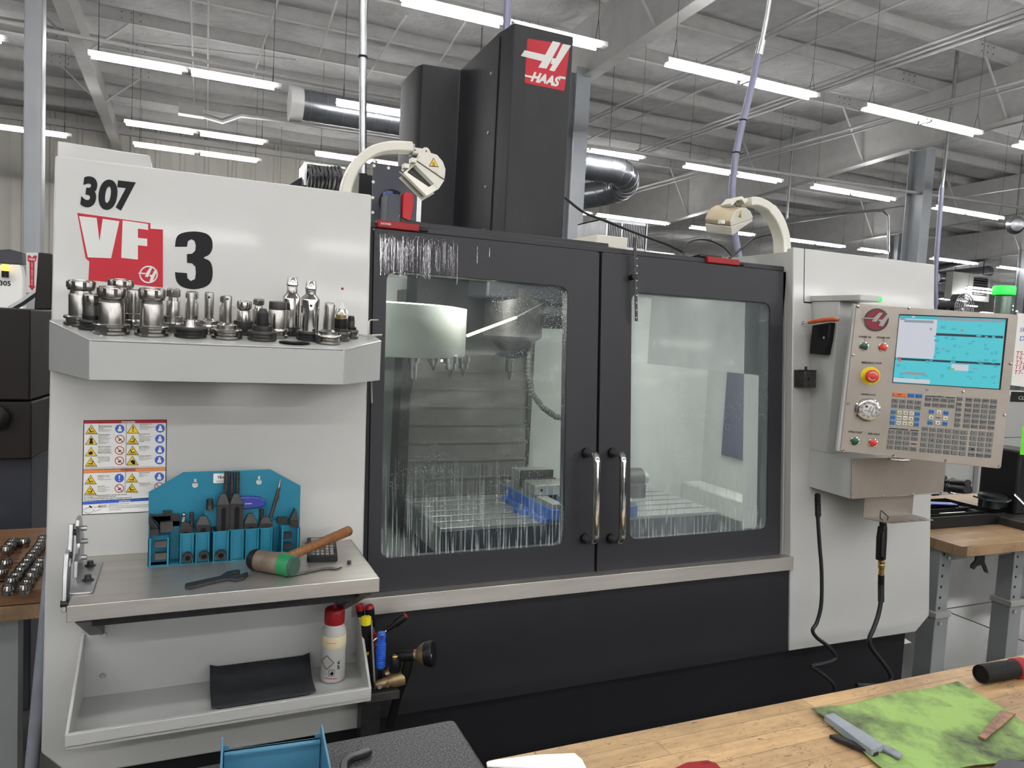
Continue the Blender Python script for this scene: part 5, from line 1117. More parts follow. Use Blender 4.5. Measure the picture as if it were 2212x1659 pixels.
for i in range(5):
    for j in range(6):
        x = .007+(WC-.014)*(i+.5)/5; y = .008+HC*.72*(j+.5)/6; obj('calculator_key', B(FC).prism(rrect(x-.0038, x+.0038, y-.0030, y+.0030, .0012, 2), .0128, .0152), 'steel' if (i+j) % 4 or i > 3 else 'keygrey', cal)
# ------------------------------------------------------------------ tray under the shelf
TZ2 = EYE-.812; RZ = EYE-.79
tfx0, tfx1, tfy = -.190, .388, 1.535; tbx0, tbx1 = -.186, .398; tby = 1.728
tr_ = thing('storage_tray', 'grey-white sheet metal tray fixed below the stainless shelf', 'tray', (.1, 1.63, TZ2))
b = B(); b.add([(tfx0, tfy, TZ2), (tfx1, tfy+.01, TZ2), (tbx1, tby, TZ2), (tbx0, tby, TZ2), (tfx0, tfy, TZ2-.002), (tfx1, tfy+.01, TZ2-.002), (tbx1, tby, TZ2-.002), (tbx0, tby, TZ2-.002)], [(0, 1, 2, 3), (7, 6, 5, 4), (0, 4, 5, 1), (1, 5, 6, 2), (2, 6, 7, 3), (3, 7, 4, 0)]); obj('tray_floor', b, 'white2', tr_)
def slab(p, q, h0, h1, t, z0): # vertical sheet between two floor points, heights differ
    d = Vector((q[0]-p[0], q[1]-p[1], 0)).normalized(); n_ = Vector((-d.y, d.x, 0))*t
    return [(p[0], p[1], z0), (q[0], q[1], z0), (q[0], q[1], h1), (p[0], p[1], h0), (p[0]+n_.x, p[1]+n_.y, z0), (q[0]+n_.x, q[1]+n_.y, z0), (q[0]+n_.x, q[1]+n_.y, h1), (p[0]+n_.x, p[1]+n_.y, h0)]
BX = [(0, 1, 2, 3), (7, 6, 5, 4), (0, 4, 5, 1), (1, 5, 6, 2), (2, 6, 7, 3), (3, 7, 4, 0)]
obj('front_lip', B().add(slab((tfx0, tfy), (tfx1, tfy+.01), RZ, RZ, .010, TZ2-.008), BX), 'white', tr_, bevel=.0015)
obj('side_sheet', B().add(slab((tfx1, tfy+.01), (tbx1, tby+.01), RZ, EYE-.672, .006, TZ2-.004), BX), 'white', tr_, bevel=.0012); obj('side_sheet', B().add(slab((tfx0+.006, tfy), (tbx0+.006, tby+.01), RZ, EYE-.676, .006, TZ2-.004), BX), 'white', tr_, bevel=.0012)
obj('tray_back', B(FR).box(tbx0, tbx1, vz(TZ2), vz(EYE-.60), .001, .004), 'white2', tr_)
for (x, y) in ((225, 1371), (222, 1460), (763, 1415)): h = FR.hit(x, y, .005); obj('screw', B(FR).cyl((h[0], h[1], .004), (h[0], h[1], .008), .006, .0045, n=12), 'steel', tr_)
# black mat in the tray, curled ends
mp_ = B(); NM, NN = 14, 6; mvs = []
c00, c10, c11, c01 = onz(457, 1537, TZ2+.003), onz(682, 1500, TZ2+.003), onz(655, 1445, TZ2+.003), onz(457, 1470, TZ2+.003)
c01 = Vector((c00.x-.0, 1.715, TZ2+.003)); c11 = Vector((c10.x+.004, 1.715, TZ2+.003)); c00.y = max(c00.y, 1.548); c10.y = max(c10.y, 1.552)
for i in range(NM+1):
    for j in range(NN+1):
        u, v = i/NM, j/NN; p = c00.lerp(c10, u).lerp(c01.lerp(c11, u), v); p.z += .001+.05*max(0, v-.55)**1.6*2.4+.006*max(0, abs(u-.5)*2-.85)*6+(.004*max(0, .3-v)*3)
        mvs.append(tuple(p))
mp_.add(mvs, [(i*(NN+1)+j, (i+1)*(NN+1)+j, (i+1)*(NN+1)+j+1, i*(NN+1)+j+1) for i in range(NM) for j in range(NN)], True)
mo = obj('rubber_mat', mp_, mat('dusty_black_mat', (38, 40, 44), .75, var=(14, .35))); so = mo.modifiers.new('thick', 'SOLIDIFY'); so.thickness = .0025; so.offset = 1
tag(mo, 'black rubber mat with curled edges lying in the tray', 'mat')
# squeeze bottle
bp = onz(718, 1466, TZ2+.001); kb = (bp-CAM).dot(CF)/FPX
bt_ = thing('squeeze_bottle', 'milky squeeze bottle with red cap, spout and cream label in the tray', 'bottle', bp)
BR = .0275; H_ = 120*kb*.98
obj('bottle_body', B().lathe([(BR*.86, 0), (BR*.97, .003), (BR, .008), (BR*.985, H_*.5), (BR, H_*.85), (BR*.94, H_*.95), (BR*.74, H_*1.05), (BR*.70, H_*1.07)], bp, n=36), 'bottle', bt_)
obj('cap', B().lathe([(BR*.80, H_*1.06), (BR*.82, H_*1.07), (BR*.82, H_*1.30), (BR*.72, H_*1.33), (BR*.25, H_*1.34)], bp, n=30), 'red2', bt_)
obj('cap_rib', B().add([], []).lathe([(BR*.835, H_*1.10), (BR*.84, H_*1.11), (BR*.84, H_*1.27), (BR*.835, H_*1.28)], bp, n=12), 'red2', bt_)
obj('spout', B().tube([bp+Vector((0, 0, H_*1.33)), bp+Vector((.001, 0, H_*1.5)), bp+Vector((.004, -.002, H_*1.72))], [.004, .003, .0026], 10), 'dkred', bt_)
obj('paper_label', B().lathe([(BR*1.006, H_*.66), (BR*1.012, H_*.665), (BR*1.012, H_*.86), (BR*1.006, H_*.865)], bp, n=36), 'label', bt_)
if 0: obj('white_label', B().lathe([(BR*.998, H_*.12), (BR*1.003, H_*.125), (BR*1.003, H_*.63), (BR*.998, H_*.635)], bp, n=36), 'lwhite', bt_)
toc = Vector((CAM.x-bp.x, CAM.y-bp.y, 0)).normalized(); fb = Frame(bp+toc*(BR*1.006), Vector((0, 0, 1)).cross(toc), (0, 0, 1))
def wrap(b_):       # bend flat decal points onto the bottle
    out_ = []
    for v in b_.v:
        q = Vector(v)-fb.o; u = q.dot(fb.ex); h = q.dot(fb.ey); t = q.dot(fb.ez); an = u/(BR*1.006); R2 = BR*1.006+t
        out_.append(tuple(Vector((bp.x, bp.y, bp.z+h))+toc*(R2*math.cos(an))+fb.ex*(R2*math.sin(an))))
    b_.v = out_; return b_
def thinbar(b_, x0, y0, x1, y1, w_):
    d = Vector((x1-x0, y1-y0)).normalized(); n_ = Vector((-d.y, d.x))*w_/2
    for k in range(8):
        xa, ya, xb, yb = x0+(x1-x0)*k/8, y0+(y1-y0)*k/8, x0+(x1-x0)*(k+1)/8, y0+(y1-y0)*(k+1)/8
        b_.prism([(xa+n_.x, ya+n_.y), (xb+n_.x, yb+n_.y), (xb-n_.x, yb-n_.y), (xa-n_.x, ya-n_.y)], .0002, .0006)
b = B(fb)
for k in range(4): a = PI/2*k; thinbar(b, -.014+.016*math.cos(a), H_*.40+.016*math.sin(a), -.014+.016*math.cos(a+PI/2), H_*.40+.016*math.sin(a+PI/2), .0012)
for (x0, y0, x1, y1) in ((-.008, .15, .004, .15), (.004, .15, .004, .27), (.004, .27, -.008, .27), (-.008, .27, -.008, .15)): thinbar(b, x0, H_*y0, x1, H_*y1, .0007)
b.prism([(-.005, H_*.17), (.001, H_*.17), (.002, H_*.21), (-.001, H_*.25), (-.003, H_*.22), (-.005, H_*.21)], .0002, .0005); b.text('IPA', .013, H_*.35, .02, .006, .0002, .02, rot=PI/2, depth=.0003)
obj('label_print', wrap(b), 'ink', bt_); b = B(fb); thinbar(b, -.016, H_*.105, .010, H_*.10, .0014); b.text('FOR USE WITH ALCOHOL', -.006, H_*.76, .022, .002, .0008, .01, depth=.0002); obj('red_print', wrap(b), 'red', bt_)
# ------------------------------------------------------------------ tool pouch area right of the tray
zt_ = lambda x, y: (760+x/4.608, 1240+y/4.608)
TP = lambda x, y, Y: ony(*zt_(x, y), Y)
hb = thing('side_tool_bracket', 'small steel bracket beside the tray carrying screwdrivers and hose nozzle', 'bracket', TP(330, 1200, 1.62))
a = TP(205, 1200, 1.58); c = TP(475, 1165, 1.58)
obj('bracket_ledge', B().box(.386, c.x, 1.58, 1.715, a.z-.003, a.z+.001).box(.386, c.x, 1.578, 1.581, a.z-.018, a.z+.001), 'gun', hb, bevel=.0008)
obj('bracket_back', B(Frame((.41, 0, 0), (0, 1, 0), (0, 0, 1))).prism([(1.60, a.z), (1.715, a.z), (1.715, a.z+.14), (1.66, a.z+.14)], -.002, .002), 'gun', hb)
obj('bracket_leg', B().box(.395, .44, 1.66, 1.70, .35, a.z-.003), 'oxide', hb)
def driver(pts, r, Y, segs, lab):
    a = TP(*pts[0], Y); c = TP(*pts[1], Y); r_ = thing('screwdriver', lab, 'screwdriver', c); d = (a-c).normalized(); L = (a-c).length
    for (t0, t1, k0, k1, m) in segs: obj('grip', B().lathe([(r*k0*.96, L*t0), (r*k0, L*(t0+.01)), (r*k1, L*(t1-.01)), (r*k1*.9, L*t1)], c, d, 14), m, r_)
    obj('shaft', B().cyl(c-d*.07, c+d*.01, .003, n=8), 'tool', r_); return r_
driver(((170, 310), (205, 520)), .0115, 1.70, [(0, .88, .7, 1, 'black'), (.86, 1, 1, .8, 'red2')], 'black screwdriver with a red end standing beside the tray')
driver(((75, 300), (95, 440)), .010, 1.71, [(0, .6, .7, 1, 'black'), (.58, 1, 1, .9, 'red2')], 'screwdriver with a red end closest to the tray corner')
driver(((140, 428), (148, 800)), .0125, 1.66, [(0, .25, .45, .5, 'yel'), (.1, .36, .62, .7, 'black'), (.3, .82, .75, .95, 'black'), (.72, 1, .9, 1, 'yel')], 'screwdriver with a yellow and black grip')
driver(((215, 585), (205, 725)), .0085, 1.68, [(0, 1, .8, 1, 'red2')], 'short red screwdriver grip between the yellow and blue ones')
d_ = driver(((545, 405), (345, 560)), .0105, 1.66, [(0, .8, .45, 1, 'black'), (.4, .92, 1, .95, 'black'), (.9, 1, .85, .75, 'red2')], 'black screwdriver with red tip slanting out to the right')
a = TP(296, 580, 1.63); c = TP(284, 935, 1.63); d = (a-c).normalized(); L = (a-c).length; pr_ = [(.0095, 0)]
for i in range(11): pr_ += [(.0100, L*(.04+.06*i)), (.0114, L*(.055+.06*i)), (.0114, L*(.075+.06*i)), (.0100, L*(.09+.06*i))]
pr_ += [(.0095, L*.78), (.0105, L*.88), (.0110, L*.93), (.0085, L*1.0)]
bb_ = thing('blue_brush_handle', 'ribbed bright blue handle hooked on the bracket', 'handle', c); obj('grip', B().lathe(pr_, c, d, 20), 'blue', bb_); obj('hanging_hole', B().cyl(c+d*L*.9+Vector((-.002, -.0112, 0)), c+d*L*.9+Vector((-.002, -.0095, 0)), .005, n=14), 'purple', bb_); obj('stem', B().cyl(c-d*.03, c+d*.002, .005, n=8), 'black', bb_)
nz = thing('hose_nozzle', 'black and brass-coloured water hose nozzle pointing right', 'nozzle', TP(560, 860, 1.6))
a = TP(485, 815, 1.60); c = TP(815, 790, 1.56); d = (c-a).normalized(); L = (c-a).length; R_ = .0275
obj('barrel', B().lathe([(.010, -.012), (.0125, 0), (.0125, L*.42)], a, d, 22), 'black', nz); obj('bell', B().lathe([(.011, L*.41), (.0125, L*.43), (.0125, L*.50), (.020, L*.58), (R_*.92, L*.70), (R_*.95, L*.76)], a, d, 28), 'bronze', nz)
obj('dial_ring', B().lathe([(R_*.96, L*.75), (R_*.98, L*.77), (R_*.98, L*.84), (R_*1.03, L*.85), (R_*1.05, L*.97), (R_*.95, L), (R_*.5, L)], a, d, 28), 'black', nz)
dcp = a+d*L*.80; up_ = Vector((0, 0, 1)); sd = Vector((0, 0, 1)).cross(d).normalized()
fd = Frame(dcp-sd*0+Vector((0, -1, 0))*(R_*.99), (0, 0, 1), (-1, 0, 0)); obj('dial_lettering', B(fd).text('SHOWER', 0, 0, .022, .004, .0002, .03, depth=.0004), 'lwhite', nz)
obj('valve_body', B().tube([a-d*.012, a+Vector((-.012, 0, -.012)), a+Vector((-.01, 0, -.03)), TP(400, 960, 1.61)], [.012, .013, .011, .009], 12), 'black', nz)
obj('trigger', B().tube([a+d*.02+Vector((0, 0, -.01)), a+d*.018+Vector((0, 0, -.03)), TP(470, 1180, 1.62), TP(420, 1350, 1.63), TP(380, 1520, 1.64)], [.009, .012, .010, .010, .010], 10), 'black', nz)
obj('brass_screw', B().cyl(TP(405, 825, 1.585), TP(450, 822, 1.585), .0035, n=8).cyl(TP(425, 800, 1.585), TP(425, 850, 1.585), .0022, n=8), 'brass', nz)
vl = thing('bronze_coupling', 'bronze pivoting coupling lying on the small bracket', 'coupling', TP(380, 1120, 1.60))
a = TP(265, 1100, 1.6); c = TP(520, 1030, 1.6); d = (c-a).normalized(); L = (c-a).length
obj('arm', B().lathe([(.007, -.008), (.0105, 0), (.0115, L*.3), (.0125, L*.45), (.0165, L*.55), (.0165, L*.97), (.013, L)], a, d, 20), 'bronze', vl); obj('bore', B().lathe([(.0125, L*.995), (.0126, L*1.002)], a, d, 18), 'chrome', vl)
obj('arm', B().tube([TP(330, 1000, 1.625), TP(390, 975, 1.625), TP(460, 990, 1.62)], [.008, .012, .013], 12), 'bronze', vl); obj('pivot_pin', B().cyl(a+Vector((0, -.013, 0)), a+Vector((0, -.009, 0)), .005, n=12), 'steel', vl)
b = B(Frame(a+d*.018+Vector((0, -.0118, 0)), (0, 0, -1), (1, 0, 0))).text('KUR', 0, 0, .016, .006, 0, .02, depth=.0008); obj('raised_letters', b, 'bronze', vl)
# ================================================================== WORK LAMPS ON CURVED ARMS
def warn_tri(fr, cx, cy, sz, parent, rot=0):
    def tr(k): return [(cx+sz*k*math.cos(a+rot), cy+sz*k*math.sin(a+rot)) for a in (PI/2, PI/2+2*PI/3, PI/2+4*PI/3)]
    b = B(fr).m(0).prism(tr(1.0), 0, .0006).m(1).prism(tr(.84), .0006, .001).m(0)
    for i in (-1, 0, 1):
        pts = []
        for k in range(6): t = k/5; pts.append((cx+sz*(.16*i+.05*math.sin(t*6)), cy+sz*(-.30+.5*t)))
        for k in range(5): d = Vector(pts[k+1])-Vector(pts[k]); n_ = Vector((-d.y, d.x)).normalized()*sz*.03; b.prism([tuple(Vector(pts[k])+n_), tuple(Vector(pts[k+1])+n_), tuple(Vector(pts[k+1])-n_), tuple(Vector(pts[k])-n_)], .001, .0013)
    b.prism([(cx-sz*.35, cy-sz*.40), (cx+sz*.35, cy-sz*.40), (cx+sz*.35, cy-sz*.34), (cx-sz*.35, cy-sz*.34)], .001, .0013)
    return obj('hot_surface_sign', b, ['ink', 'yellow'], parent)
# left lamp
LY = 1.95; LF = VP(LY)
ll = thing('work_lamp', 'white work lamp on the curved arm at the left, hood open to the viewer', 'lamp', ony(748, 412, LY))
za = lambda x, y: (780+x/8.295, 300+y/8.295)
arm = curve([(744, 425), (750, 395), (768, 358), (800, 330), (840, 319), (888, 320)], 6)
obj('arm', B().sweep([ony(x, y, LY) for x, y in arm], .026, .045, (0, 1, 0)), 'lampc', ll, bevel=.004)
a = ony(889, 325, LY); c = ony(907, 328, LY)
obj('arm_end_cap', B().box(a.x-.002, a.x+.003, LY-.020, LY+.020, a.z-.013, a.z+.013), 'bgrey', ll); obj('swivel_block', B().box(a.x, c.x+.004, LY-.010, LY+.010, a.z-.008, a.z+.007), 'lampc', ll, bevel=.001)
obj('swivel_screw', B().cyl((a.x+.007, LY-.0115, a.z), (a.x+.007, LY-.0100, a.z), .0018, n=10), 'ink', ll)
def hp_(pts, Y=LY-.05): return [VP(Y).hit(*za(*p)) for p in pts]
side = [(985, 385), (1030, 325), (1110, 262), (1250, 245), (1370, 285), (1470, 400), (1520, 540), (1510, 660), (1495, 735)]
obj('hood', B(VP(LY-.05)).prism(hp_(side), -.085, 0), 'lampc', ll, bevel=.003)
obj('hood_ear', B(VP(LY-.048)).prism([VP(LY-.048).hit(*za(*p)) for p in ((1000, 330), (1090, 185), (1130, 152), (1180, 152), (1215, 180), (1250, 245), (1180, 260))], -.006, 0), 'lampc', ll)
h = VP(LY-.046).hit(*za(1163, 222)); obj('ear_screw', B(VP(LY-.048)).cyl((h[0], h[1], 0), (h[0], h[1], .002), .0022, n=10), 'gun', ll)
# flared lower rim: frame from the hood's lower edge out to the mouth
f1, f2, f3 = [ony(*za(*p), LY-.05) for p in ((985, 385), (1495, 735), (1395, 890))]
g1 = ony(*za(965, 440), LY-.05); m1 = ony(*za(760, 605), LY-.095); m2 = ony(*za(1175, 1020), LY-.105)
back1 = f1+Vector((0, .085, 0)); back2 = f2+Vector((0, .085, 0)); b1 = g1
rim = B()
def plate(b_, pts, t):
    P_ = [Vector(p) for p in pts]; n_ = (P_[1]-P_[0]).cross(P_[2]-P_[0]).normalized()*t; n = len(P_)
    return b_.add([tuple(p) for p in P_]+[tuple(p+n_) for p in P_], [tuple(range(n)), tuple(range(2*n-1, n-1, -1))]+[(i, n+i, n+(i+1) % n, (i+1) % n) for i in range(n)])
# mouth frame as a sloped ring with a dark glass pane inside
mo = [m1, g1, f3, m2]; FM = Frame(m1, g1-m1, m2-m1); mi_ = [FM((*FM.hit(*za(*p)), 0)) for p in ((822, 598), (966, 462), (1315, 808), (1212, 862))]
plate(rim, [f1, f2, f3, g1], .002); nn = (g1-m1).cross(m2-m1).normalized()
if nn.y > 0: nn = -nn
rim.add([tuple(p) for p in mo]+[tuple(p) for p in mi_]+[tuple(p-nn*.003) for p in mo]+[tuple(p-nn*.012) for p in mi_],
        [(0, 1, 5, 4), (1, 2, 6, 5), (2, 3, 7, 6), (3, 0, 4, 7), (4, 5, 13, 12), (5, 6, 14, 13), (6, 7, 15, 14), (7, 4, 12, 15), (0, 8, 9, 1), (1, 9, 10, 2), (2, 10, 11, 3), (3, 11, 8, 0)])
obj('hood_rim', rim, 'lampc', ll)
pane = B(); plate(pane, [p-nn*.010 for p in mi_], .001); obj('lamp_glass', pane, 'glassd', ll)
bk_ = B(); plate(bk_, [m1-nn*.004, m1-nn*.004+Vector((.01, .07, .02)), m2-nn*.004+Vector((.01, .07, .02)), m2-nn*.004], .002); plate(bk_, [p-nn*.02 for p in mo], .001); obj('hood_back', bk_, 'lampc', ll)
e = [VP(LY-.051).hit(*za(*p)) for p in ((985, 388), (1500, 738))]; d = (Vector(e[1])-Vector(e[0])).normalized(); n_ = Vector((-d.y, d.x))*.0008
obj('hood_seam', B(VP(LY-.051)).prism([tuple(Vector(e[0])+n_), tuple(Vector(e[1])+n_), tuple(Vector(e[1])-n_), tuple(Vector(e[0])-n_)], 0, .0008), 'ink', ll)
cbk = B()
for (x, y) in ((935, 385), (805, 485)): p = ony(*za(x, y), LY-.07); cbk.box(p.x-.006, p.x+.008, p.y-.004, p.y+.02, p.z-.006, p.z+.006)
obj('rim_clip', cbk, 'lampc', ll, bevel=.001)
h = VP(LY-.05).hit(*za(1300, 445)); warn_tri(VP(LY-.0502), h[0], h[1], .0155, ll, .08)
# right lamp
RY = 2.0; rl = thing('work_lamp', 'dusty cream work lamp on the curved arm at the right, hood facing down', 'lamp', ony(1685, 545, RY))
zb_ = lambda x, y: (1180+x/3.8138, 380+y/3.8138)
arm = curve([(1690, 555), (1688, 515), (1676, 478), (1655, 450), (1630, 437), (1612, 437)], 6)
obj('arm', B().sweep([ony(x, y, RY) for x, y in arm], [.034]*18+[.028]*(len(arm)-18), .05, (0, 1, 0)), 'lampc', rl, bevel=.004)
obj('arm_joint', B().cyl(ony(1616, 436, RY), ony(1592, 434, RY), .011, n=16), 'lampc', rl); p = ony(1590, 435, RY-.03)
obj('pivot', B().cyl((p.x, p.y-.012, p.z), (p.x, p.y+.03, p.z), .012, n=18), 'lampc', rl); obj('pivot_screw', B().cyl((p.x, p.y-.014, p.z), (p.x, p.y-.012, p.z), .006, n=12).cyl((p.x, p.y-.0155, p.z), (p.x, p.y-.014, p.z), .003, n=6), 'gun', rl)
HC = ony(*zb_(1600, 380), RY-.05)
AX = CR*(-.066)+CU*.020+CF*.050; AL = AX.length      # the barrel recedes up and left from its visible end
ez_ = -AX.normalized(); ex_ = Vector((0, 0, 1)).cross(ez_).normalized(); F_ = Frame(HC, ex_, ez_.cross(ex_))
def ch(pts): return [F_.hit(*zb_(*p)) for p in pts]
cheek = [(1515, 412), (1512, 375), (1530, 325), (1560, 285), (1600, 262), (1640, 262), (1675, 290), (1697, 335), (1690, 352)]
obj('hood', B(F_).prism(ch(cheek), -AL, 0), mat('dusty_cream_enamel', (176, 162, 136), .6, var=(7, .18)), rl, bevel=.003)
obj('cheek', B(F_).prism(ch(cheek), 0, .003), 'lampc', rl, bevel=.001)
obj('lower_hood', B(F_).prism(ch([(1515, 416), (1692, 355), (1690, 372), (1600, 432), (1530, 488), (1518, 484)]), -AL-.001, .004), 'lampc', rl, bevel=.002)
h = F_.hit(*zb_(1598, 322), .003); warn_tri(Frame(F_((0, 0, .0032)), F_.ex, F_.ey), h[0], h[1], .014, rl)
p = ony(*zb_(1405, 388), RY-.10); obj('latch', B().box(p.x-.008, p.x+.008, p.y-.03, p.y-.015, p.z-.006, p.z+.006), 'lampc', rl, bevel=.001)
obj('yoke', B().sweep([ony(1568, 445, RY-.04), ony(1580, 432, RY-.04), ony(1592, 430, RY-.04), ony(1600, 440, RY-.04)], .012, .05, (0, 1, 0)), 'lampc', rl, bevel=.002)
# probe rod / steel rule hanging on the door top
rh = thing('hanging_steel_strip', 'long dark perforated steel strip hanging over the top of the right door', 'strip', DF((DF.hit(1372, 600)[0], DF.hit(1374, 690)[1], .02)))
u0 = DF.hit(1371, 505, .022); u1 = DF.hit(1375, 694, .022); m_ = DF.hit(1372, 550, .022)
DF2 = DF
obj('strip_body', B(DF).prism([(u0[0]-.004, u0[1]-.01), (u0[0]+.004, u0[1]-.01), (m_[0]+.0055, m_[1]), (u1[0]+.0045, u1[1]), (u1[0]-.0045, u1[1]), (m_[0]-.0045, m_[1])], .020, .022), 'oxide', rh)
hb2 = B(DF)
for k in range(9): y = m_[1]+(u1[1]-m_[1])*(k+.5)/9; hb2.cyl((u1[0]-.001, y, .022), (u1[0]-.001, y, .0226), .0018, n=8)
obj('strip_hole', hb2, 'galv', rh); c = DF.hit(1368, 599, .01); obj('magnet_knob', B(DF).cyl((c[0]-.003, c[1], 0), (c[0]-.003, c[1], .022), .008, n=14), 'black', rh)
# ================================================================== CONTROL PENDANT
ph = thing('pendant_housing', 'white mounting box with steel front under the control panel', 'box', (2.05, 1.7, EYE-.447))
px0, pY = 1.844, 1.596
b = B(Frame((0, 0, 0), (0, 1, 0), (0, 0, 1)))
obj('upper_case', B().box(px0, 2.06, 1.70, 1.83, EYE-.325, EYE+.150), 'white', ph, bevel=.002)
obj('top_cap', B().box(px0-.004, 1.93, 1.62, 1.83, EYE+.150, EYE+.168), 'white', ph, bevel=.002)
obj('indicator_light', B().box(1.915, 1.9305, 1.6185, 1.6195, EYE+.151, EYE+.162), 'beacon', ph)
obj('lower_case', B(Frame((0, 0, 0), (0, 1, 0), (0, 0, 1))).prism([(pY, EYE-.325), (1.79, EYE-.325), (1.762, EYE-.445), (pY, EYE-.447)], px0, 2.245), 'white', ph, bevel=.002)
LFp = VP(pY)
obj('steel_cover', B(LFp).prism([LFp.hit(*p) for p in ((1839, 991), (2043, 984), (2036, 1062), (1837, 1078))], 0, .003), 'steel2', ph, bevel=.0006)
for (x, y) in ((1844, 993), (1839, 1074), (1905, 1070), (1970, 1067), (2031, 1063)):
    h = LFp.hit(x, y); h = (h[0], min(h[1], EYE-.334)); obj('cover_screw', B(LFp).lathe([(.0042, .003), (.0045, .004), (.003, .0062)], (h[0], h[1], 0), (0, 0, 1), 12), 'steel', ph)
# control panel, swivelled towards the operator
PO = CAM+ray(1848, 657)*2.15
PF = Frame(PO, (.80, -.60, 0), (0, 0, 1))
if PF.ez.dot(CAM-PO) < 0: PF = Frame(PO, (.80, -.60, 0), (0, 0, 1)); 
cpn = thing('control_panel', 'brushed steel machine control panel with lit screen and many grey keys', 'control panel', PF((.22, -.2, -.05)))
def pu(x, y, n=0): return PF.hit(x, y, n)
zp = lambda x, y: (1680+x/3.0714, 560+y/3.0714)
face = rquad([pu(2200, 680), pu(1850, 657), pu(1815, 975), pu(2162, 1013)], .008)
obj('face_plate', B(PF).prism(face, -.003, 0), 'steel2', cpn, bevel=.0008)
ins = [pu(2194, 684), pu(1855, 661), pu(1820, 970), pu(2156, 1008)]
obj('case', B(PF).prism(ins, -.075, -.003), 'white2', cpn, bevel=.003)
sd1 = [pu(1850, 657), pu(1856, 662), pu(1824, 975), pu(1815, 975)]
obj('rear_case', B(PF).prism([(p[0]*.90+.02, p[1]*.94-.01) for p in ins], -.14, -.075), 'white2', cpn, bevel=.003)
obj('side_fin', B(PF).prism([pu(1846, 655), pu(1852, 660), pu(1818, 974), pu(1809, 974)], -.035, -.0035), 'white', cpn)
for (x, y) in ((532, 314), (870, 325), (1222, 336), (1584, 350), (1545, 694), (1506, 1035), (1470, 1373), (1114, 1337), (768, 1304), (436, 1272), (467, 957), (499, 636), (990, 864), (1230, 880)):
    h = pu(*zp(x, y)); obj('face_screw', B(PF).lathe([(.0038, 0), (.0042, .0008), (.0034, .0026), (.0015, .0028)], (h[0], h[1], 0), (0, 0, 1), 12), 'chrome', cpn)
# screen
sq = [pu(*zp(1528, 392)), pu(*zp(806, 364)), pu(*zp(760, 820)), pu(*zp(1478, 866))]
obj('screen_bezel', B(PF).prism(sq, .0, .0012), 'black', cpn)
s0 = [pu(*zp(1512, 398)), pu(*zp(808, 372)), pu(*zp(764, 816)), pu(*zp(1466, 860))]
def E_(name, rgb, k):
    m = mat(name, rgb, .3, emit=k*1.25, spec=.3); m.node_tree.nodes['Principled BSDF'].inputs['Base Color'].default_value = (.01, .012, .015, 1); return m
cy = E_('screen_cyan', (84, 208, 220), .36)
scr = obj('screen', B(PF).prism(s0, .0012, .0018), cy, cpn)
def sp_(u, v): # 0..1 on the lit screen
    a = Vector(s0[1]).lerp(Vector(s0[0]), u); c = Vector(s0[2]).lerp(Vector(s0[3]), u); return tuple(a.lerp(c, v))
def spq(x0, y0, x1, y1): return [sp_(x1, y0), sp_(x0, y0), sp_(x0, y1), sp_(x1, y1)]
scm = [E_('screen_pale', (214, 216, 226), .36), E_('screen_dark', (44, 60, 72), .3), E_('screen_grey', (150, 160, 172), .36), E_('screen_teal', (66, 186, 202), .36), E_('screen_green', (120, 200, 130), .36), E_('screen_red', (220, 110, 100), .36)]
b = B(PF)
b.m(0).prism(spq(.0, .045, .365, .62), .0018, .002); b.m(3).prism(spq(0, 0, 1, .04), .0018, .002); b.m(2).prism(spq(.36, .01, .96, .05), .002, .0021)
b.m(1).prism(spq(.365, .24, .99, .275), .002, .0022).prism(spq(0, .63, .99, .662), .002, .0022); b.m(2).prism(spq(.05, .06, .33, .10), .002, .0022)
rg = random.Random(5)
for i in range(70):
    u = rg.random()*.95; v = rg.random()*.93
    if u < .34 and v < .6: k = 2 if rg.random() < .25 else 0
    else: k = rg.choice((3, 3, 3, 3, 3, 2))
    b.m(k).prism(spq(u, v, u+rg.uniform(.02, .05), v+rg.uniform(.02, .045)), .0020+.000002*i, .0022+.000002*i)
b.m(0).prism(spq(.54, .68, .70, .77), .0022, .0024).prism(spq(0, .93, .35, .99), .0022, .0024); b.m(4).prism(spq(.53, .74, .57, .77), .0024, .0025); b.m(5).prism(spq(.03, .64, .055, .69), .0024, .0025); b.m(2).prism(spq(.1, .83, .3, .87), .0022, .0024)
obj('screen_blocks', b, scm, cpn)
# round emblem
ec = pu(*zp(652, 402)); er = (pu(*zp(734, 402))[0]-pu(*zp(570, 402))[0])/2
obj('emblem_disc', B(PF).cyl((ec[0], ec[1], 0), (ec[0], ec[1], .003), er*.93, n=36), 'dkred', cpn); obj('emblem_rim', B(PF).ring(circ(ec[0], ec[1], er, 36), circ(ec[0], ec[1], er*.88, 36), 0, .004), 'chrome', cpn)
b = B(PF); hmark(b, PF, lambda x, y: zp(552+192*x, 350+92*y+8*x), .004, .0055); obj('emblem_bars', b, 'bgrey', cpn)
def ptxt(s, x, y, h, w=None, z=.0003, m='ink', nm='lettering', off=.03):
    p = pu(*zp(x, y)); hh = abs(pu(*zp(x, y-h/2))[1]-pu(*zp(x, y+h/2))[1]); ww = None if w is None else abs(pu(*zp(x+w/2, y))[0]-pu(*zp(x-w/2, y))[0])
    return p, hh, ww
tx = B(PF)
